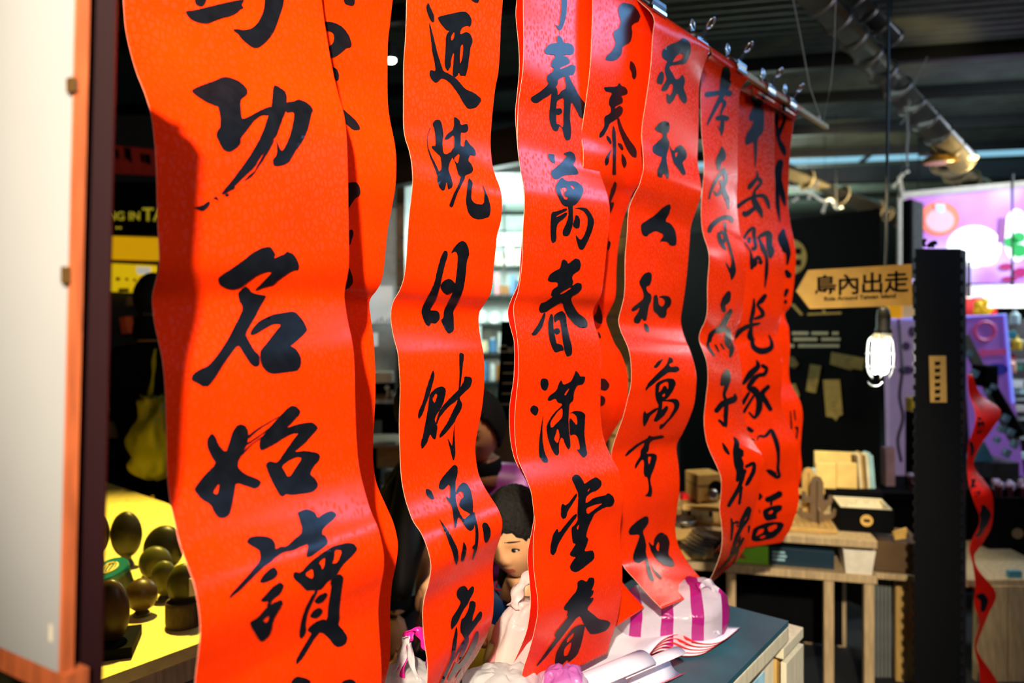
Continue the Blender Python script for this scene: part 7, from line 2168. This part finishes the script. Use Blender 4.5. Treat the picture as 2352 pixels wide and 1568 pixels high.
# ---- the boy, leaning at the table behind the strips
boy = thing('person', 'young boy with short black hair in a blue jacket, looking down at the table', 'person', (0.03, 1.8, 0))
bc_ = W(1186, 1224, 1.72)
head(boy, bc_, 0.205, math.radians(-28), math.radians(14), math.radians(-4), 'short', 0.07)
JB = mat('blue_jacket', lin(28, 92, 185), 0.6, scale=20, var=0.15)
nx, ny, nz = bc_.x + 0.02, bc_.y + 0.05, bc_.z - 0.128
nodes = {
    'hip': (Vector((nx + 0.02, ny + 0.10, 0.50)), (0.115, 0.095)), 'waist': (Vector((nx + 0.015, ny + 0.08, 0.60)), (0.115, 0.09)), 'chest': (Vector((nx + 0.01, ny + 0.05, nz - 0.12)), (0.13, 0.095)),
    'collar': (Vector((nx, ny + 0.03, nz - 0.015)), (0.065, 0.06)),
    'ls': (Vector((nx - 0.125, ny + 0.03, nz - 0.075)), 0.05), 'le': (Vector((nx - 0.17, ny - 0.05, nz - 0.20)), 0.042), 'lw': (Vector((nx - 0.09, ny - 0.14, 0.80)), 0.032),
    'rs': (Vector((nx + 0.125, ny + 0.03, nz - 0.075)), 0.05), 're': (Vector((nx + 0.18, ny - 0.03, nz - 0.20)), 0.042), 'rw': (Vector((nx + 0.12, ny - 0.14, 0.80)), 0.032)}
skin_body('jacket', boy, nodes, [('hip', 'waist'), ('waist', 'chest'), ('chest', 'collar'), ('chest', 'ls'), ('ls', 'le'), ('le', 'lw'), ('chest', 'rs'), ('rs', 're'), ('re', 'rw')], JB)
obj('inner_collar', lathe([(0.062, -0.02), (0.056, 0.012), (0.05, 0.018), (0.046, 0.0)], (nx - 0.004, ny + 0.018, nz + 0.012), 28, (0, -0.18, 1)), mat('black_knit', (0.004, 0.004, 0.005), 0.85, spec=0.1), boy, smooth=True)
obj('red_piping', tube([Vector((nx + 0.072 * math.sin(t), ny + 0.02 - 0.07 * math.cos(t), nz - 0.012 + 0.012 * math.cos(t * 2))) for t in [-2.2 + 0.4 * k for k in range(12)]], 0.003, 6), SHEETR, boy, smooth=True)
hand(boy, (nx - 0.08, ny - 0.165, 0.795), (0.5, -0.8, -0.25), (1, 0.4, 0), 0.72)
hand(boy, (nx + 0.11, ny - 0.165, 0.795), (-0.4, -0.85, -0.25), (-1, 0.4, 0), 0.72)
nodes = {'hip': (Vector((nx + 0.02, ny + 0.12, 0.50)), (0.11, 0.09)), 'lk': (Vector((nx - 0.07, ny + 0.10, 0.27)), 0.055), 'la': (Vector((nx - 0.075, ny + 0.14, 0.06)), 0.042), 'rk': (Vector((nx + 0.11, ny + 0.10, 0.27)), 0.055), 'ra': (Vector((nx + 0.115, ny + 0.14, 0.06)), 0.042)}
skin_body('trousers', boy, nodes, [('hip', 'lk'), ('lk', 'la'), ('hip', 'rk'), ('rk', 'ra')], mat('dark_trousers', (0.01, 0.011, 0.016), 0.8))
for s_ in (-0.075, 0.115):
    obj('shoe', ball((nx + s_, ny + 0.10, 0.04), (0.04, 0.09, 0.042), 16, 12), BLACK, boy, smooth=True)

# ---- the seated woman in a purple padded jacket
wm = thing('person', 'seated woman with bobbed black hair in a purple padded jacket behind the boy', 'person', (0.0, 2.55, 0))
wc = W(1098, 982, 2.52)
head(wm, wc, 0.235, math.radians(-28), math.radians(14), 0, 'bob', 0.09)
PUR = mat('purple_quilted_nylon', lin(150, 62, 150), 0.42, scale=14, var=0.18, bump=0.2)
nx, ny, nz = wc.x + 0.03, wc.y + 0.06, wc.z - 0.20
nodes = {
    'hip': (Vector((nx + 0.02, ny + 0.06, 0.42)), (0.17, 0.14)), 'waist': (Vector((nx + 0.02, ny + 0.05, 0.56)), (0.16, 0.13)), 'chest': (Vector((nx + 0.02, ny + 0.03, nz - 0.13)), (0.18, 0.13)),
    'collar': (Vector((nx + 0.015, ny + 0.015, nz + 0.07)), (0.105, 0.09)),
    'ls': (Vector((nx - 0.17, ny + 0.02, nz - 0.07)), 0.075), 'le': (Vector((nx - 0.22, ny - 0.05, nz - 0.31)), 0.062), 
    'rs': (Vector((nx + 0.16, ny + 0.02, nz + 0.005)), 0.088), 're': (Vector((nx + 0.24, ny - 0.04, nz - 0.31)), 0.062), 'rw': (Vector((nx + 0.12, ny - 0.20, 0.60)), 0.045)}
jk = skin_body('jacket', wm, nodes, [('hip', 'waist'), ('waist', 'chest'), ('chest', 'collar'), ('chest', 'ls'), ('ls', 'le'), ('chest', 'rs'), ('rs', 're'), ('re', 'rw')], PUR)
for k in range(5):
    z = nz - 0.03 - 0.055 * k
    obj('quilt_seam', tube([Vector((nx + 0.02 + (0.172 - 0.01 * abs(k - 2)) * math.sin(t), ny + 0.03 - 0.135 * math.cos(t), z + 0.012 * math.cos(t))) for t in [-1.5 + 0.25 * q_ for q_ in range(13)]], 0.005, 6), mat('dark_purple_seam', lin(84, 26, 88), 0.5), wm, smooth=True)
obj('scarf', lathe([(0.070, -0.05), (0.074, -0.02), (0.070, 0.012), (0.060, 0.02), (0.055, 0.0)], (nx - 0.022, ny - 0.02, nz + 0.075), 28, (0, -0.2, 1)), mat('black_knit', (0, 0, 0)), wm, smooth=True)
e0 = Vector((nx - 0.20, ny - 0.06, nz - 0.25))
w0 = W(972, 1400, 2.28)
obj('forearm', tube(catmull([e0, W(990, 1250, 2.38), W(980, 1320, 2.33), w0], 5), [0.042 - 0.0009 * k for k in range(16)], 14), SKINS, wm, smooth=True)
hand(wm, w0, (0.02, -0.12, -1), (1, -0.3, 0), 0.9, SKINS)
hand(wm, (nx + 0.10, ny - 0.235, 0.59), (-0.6, -0.7, -0.2), (-1, 0.5, 0), 0.95)
nodes = {'hip': (Vector((nx + 0.02, ny + 0.08, 0.42)), (0.16, 0.12)), 'lk': (Vector((nx - 0.08, ny - 0.30, 0.44)), 0.075), 'la': (Vector((nx - 0.08, ny - 0.30, 0.07)), 0.05), 'rk': (Vector((nx + 0.12, ny - 0.30, 0.44)), 0.075), 'ra': (Vector((nx + 0.12, ny - 0.30, 0.07)), 0.05)}
skin_body('trousers', wm, nodes, [('hip', 'lk'), ('lk', 'la'), ('hip', 'rk'), ('rk', 'ra')], mat('dark_trousers', (0, 0, 0)))
for s_ in (-0.08, 0.12):
    obj('shoe', ball((nx + s_, ny - 0.34, 0.045), (0.045, 0.11, 0.045), 16, 12), BLACK, wm, smooth=True)
chs = thing('stool', 'plain wooden stool under the seated woman', 'stool', (nx + 0.02, ny + 0.1, 0))
obj('seat', lathe([(0.17, 0), (0.175, 0.01), (0.175, 0.03), (0.16, 0.035)], (nx + 0.02, ny + 0.1, 0.245), 28), WOODG, chs)
for a in range(4):
    t_ = a * PI / 2 + 0.6
    obj('leg', tube([(nx + 0.02 + 0.11 * math.cos(t_), ny + 0.1 + 0.11 * math.sin(t_), 0.25), (nx + 0.02 + 0.15 * math.cos(t_), ny + 0.1 + 0.15 * math.sin(t_), 0.0)], 0.016, 8), WOODG, chs)

# ---- the standing visitor in a dark coat, mostly hidden behind the strips
vs = thing('person', 'visitor in a dark green-black coat bending over the table, one sleeve showing', 'person', (-0.41, 2.2, 0))
vc = Vector((-0.235, 2.02, 1.21))
head(vs, vc, 0.215, math.radians(-20), math.radians(42), 0, 'short', 0.05)
COAT = mat('dark_green_coat', lin(20, 27, 17), 0.55, scale=16, var=0.3, bump=0.15)
el = W(926, 1240, 1.98)
wr = W(912, 1388, 1.90)
nodes = {
    'hip': (Vector((-0.40, 2.20, 0.74)), (0.12, 0.11)), 'waist': (Vector((-0.32, 2.20, 0.88)), (0.105, 0.10)), 'chest': (Vector((-0.235, 2.18, 1.04)), (0.10, 0.10)), 'collar': (Vector((-0.235, 2.10, 1.10)), (0.07, 0.065)),
    'ls': (Vector((-0.28, 2.13, 1.02)), 0.055), 'le': (el, 0.052), 'lw': (wr, 0.040),
    'rs': (Vector((-0.165, 2.16, 1.03)), 0.062), 're': (Vector((-0.15, 2.06, 0.86)), 0.050), 'rw': (Vector((-0.17, 1.95, 0.82)), 0.038),
    'tail': (Vector((-0.41, 2.20, 0.58)), (0.13, 0.12))}
skin_body('coat', vs, nodes, [('hip', 'waist'), ('hip', 'tail'), ('waist', 'chest'), ('chest', 'collar'), ('chest', 'ls'), ('ls', 'le'), ('le', 'lw'), ('chest', 'rs'), ('rs', 're'), ('re', 'rw')], COAT)
hand(vs, wr + Vector((0.0, -0.01, -0.035)), (0.02, -0.15, -1), (0.3, -1, 0), 0.95)
hand(vs, Vector((-0.18, 1.92, 0.80)), (-0.3, -0.8, -0.3), (-1, 0.5, 0), 0.95)
nodes = {'hip': (Vector((-0.41, 2.20, 0.70)), (0.12, 0.11)), 'lk': (Vector((-0.48, 2.18, 0.40)), 0.065), 'la': (Vector((-0.48, 2.22, 0.08)), 0.05), 'rk': (Vector((-0.34, 2.18, 0.40)), 0.065), 'ra': (Vector((-0.34, 2.22, 0.08)), 0.05)}
skin_body('trousers', vs, nodes, [('hip', 'lk'), ('lk', 'la'), ('hip', 'rk'), ('rk', 'ra')], mat('dark_trousers', (0, 0, 0)))
for s_ in (-0.48, -0.34):
    obj('shoe', ball((s_, 2.16, 0.045), (0.048, 0.13, 0.047), 16, 12), BLACK, vs, smooth=True)
# unlit shopper in the next shop, a dark shape beyond the widest strip
dk = thing('person', 'shopper in black standing before the yellow poster in the next shop', 'person', (-1.72, 3.7, 0))
dc = W(352, 686, 3.7)
head(dk, dc, 0.22, math.radians(170), 0, 0, 'bob', 0.1)
obj('scarf', lathe([(0.09, -0.06), (0.095, -0.02), (0.085, 0.05), (0.07, 0.06)], (dc.x, dc.y, dc.z - 0.14), 24), mat('black_knit', (0, 0, 0)), dk, smooth=True)
nx, ny, nz = dc.x, dc.y, dc.z - 0.2
nodes = {'hip': (Vector((nx, ny, 0.82)), (0.16, 0.12)), 'waist': (Vector((nx, ny, 1.0)), (0.155, 0.12)), 'chest': (Vector((nx, ny, nz - 0.14)), (0.17, 0.12)), 'collar': (Vector((nx, ny, nz)), (0.07, 0.07)),
    'ls': (Vector((nx - 0.17, ny, nz - 0.08)), 0.06), 'le': (Vector((nx - 0.19, ny + 0.03, nz - 0.34)), 0.05), 'lw': (Vector((nx - 0.14, ny + 0.12, nz - 0.54)), 0.04),
    'rs': (Vector((nx + 0.17, ny, nz - 0.08)), 0.06), 're': (Vector((nx + 0.20, ny + 0.03, nz - 0.34)), 0.05), 'rw': (Vector((nx + 0.14, ny + 0.12, nz - 0.54)), 0.04),
    'lk': (Vector((nx - 0.09, ny, 0.45)), 0.075), 'la': (Vector((nx - 0.09, ny + 0.02, 0.07)), 0.05), 'rk': (Vector((nx + 0.09, ny, 0.45)), 0.075), 'ra': (Vector((nx + 0.09, ny + 0.02, 0.07)), 0.05)}
skin_body('clothes', dk, nodes, [('hip', 'waist'), ('waist', 'chest'), ('chest', 'collar'), ('chest', 'ls'), ('ls', 'le'), ('le', 'lw'), ('chest', 'rs'), ('rs', 're'), ('re', 'rw'), ('hip', 'lk'), ('lk', 'la'), ('hip', 'rk'), ('rk', 'ra')], mat('black_knit', (0, 0, 0)))
hand(dk, Vector((nx - 0.14, ny + 0.13, nz - 0.57)), (0.2, 0.5, -0.8), (1, 0, 0), 0.95)
hand(dk, Vector((nx + 0.14, ny + 0.13, nz - 0.57)), (-0.2, 0.5, -0.8), (-1, 0, 0), 0.95)
for s_ in (-0.09, 0.09):
    obj('shoe', ball((nx + s_, ny + 0.05, 0.045), (0.045, 0.12, 0.046), 16, 12), BLACK, dk, smooth=True)
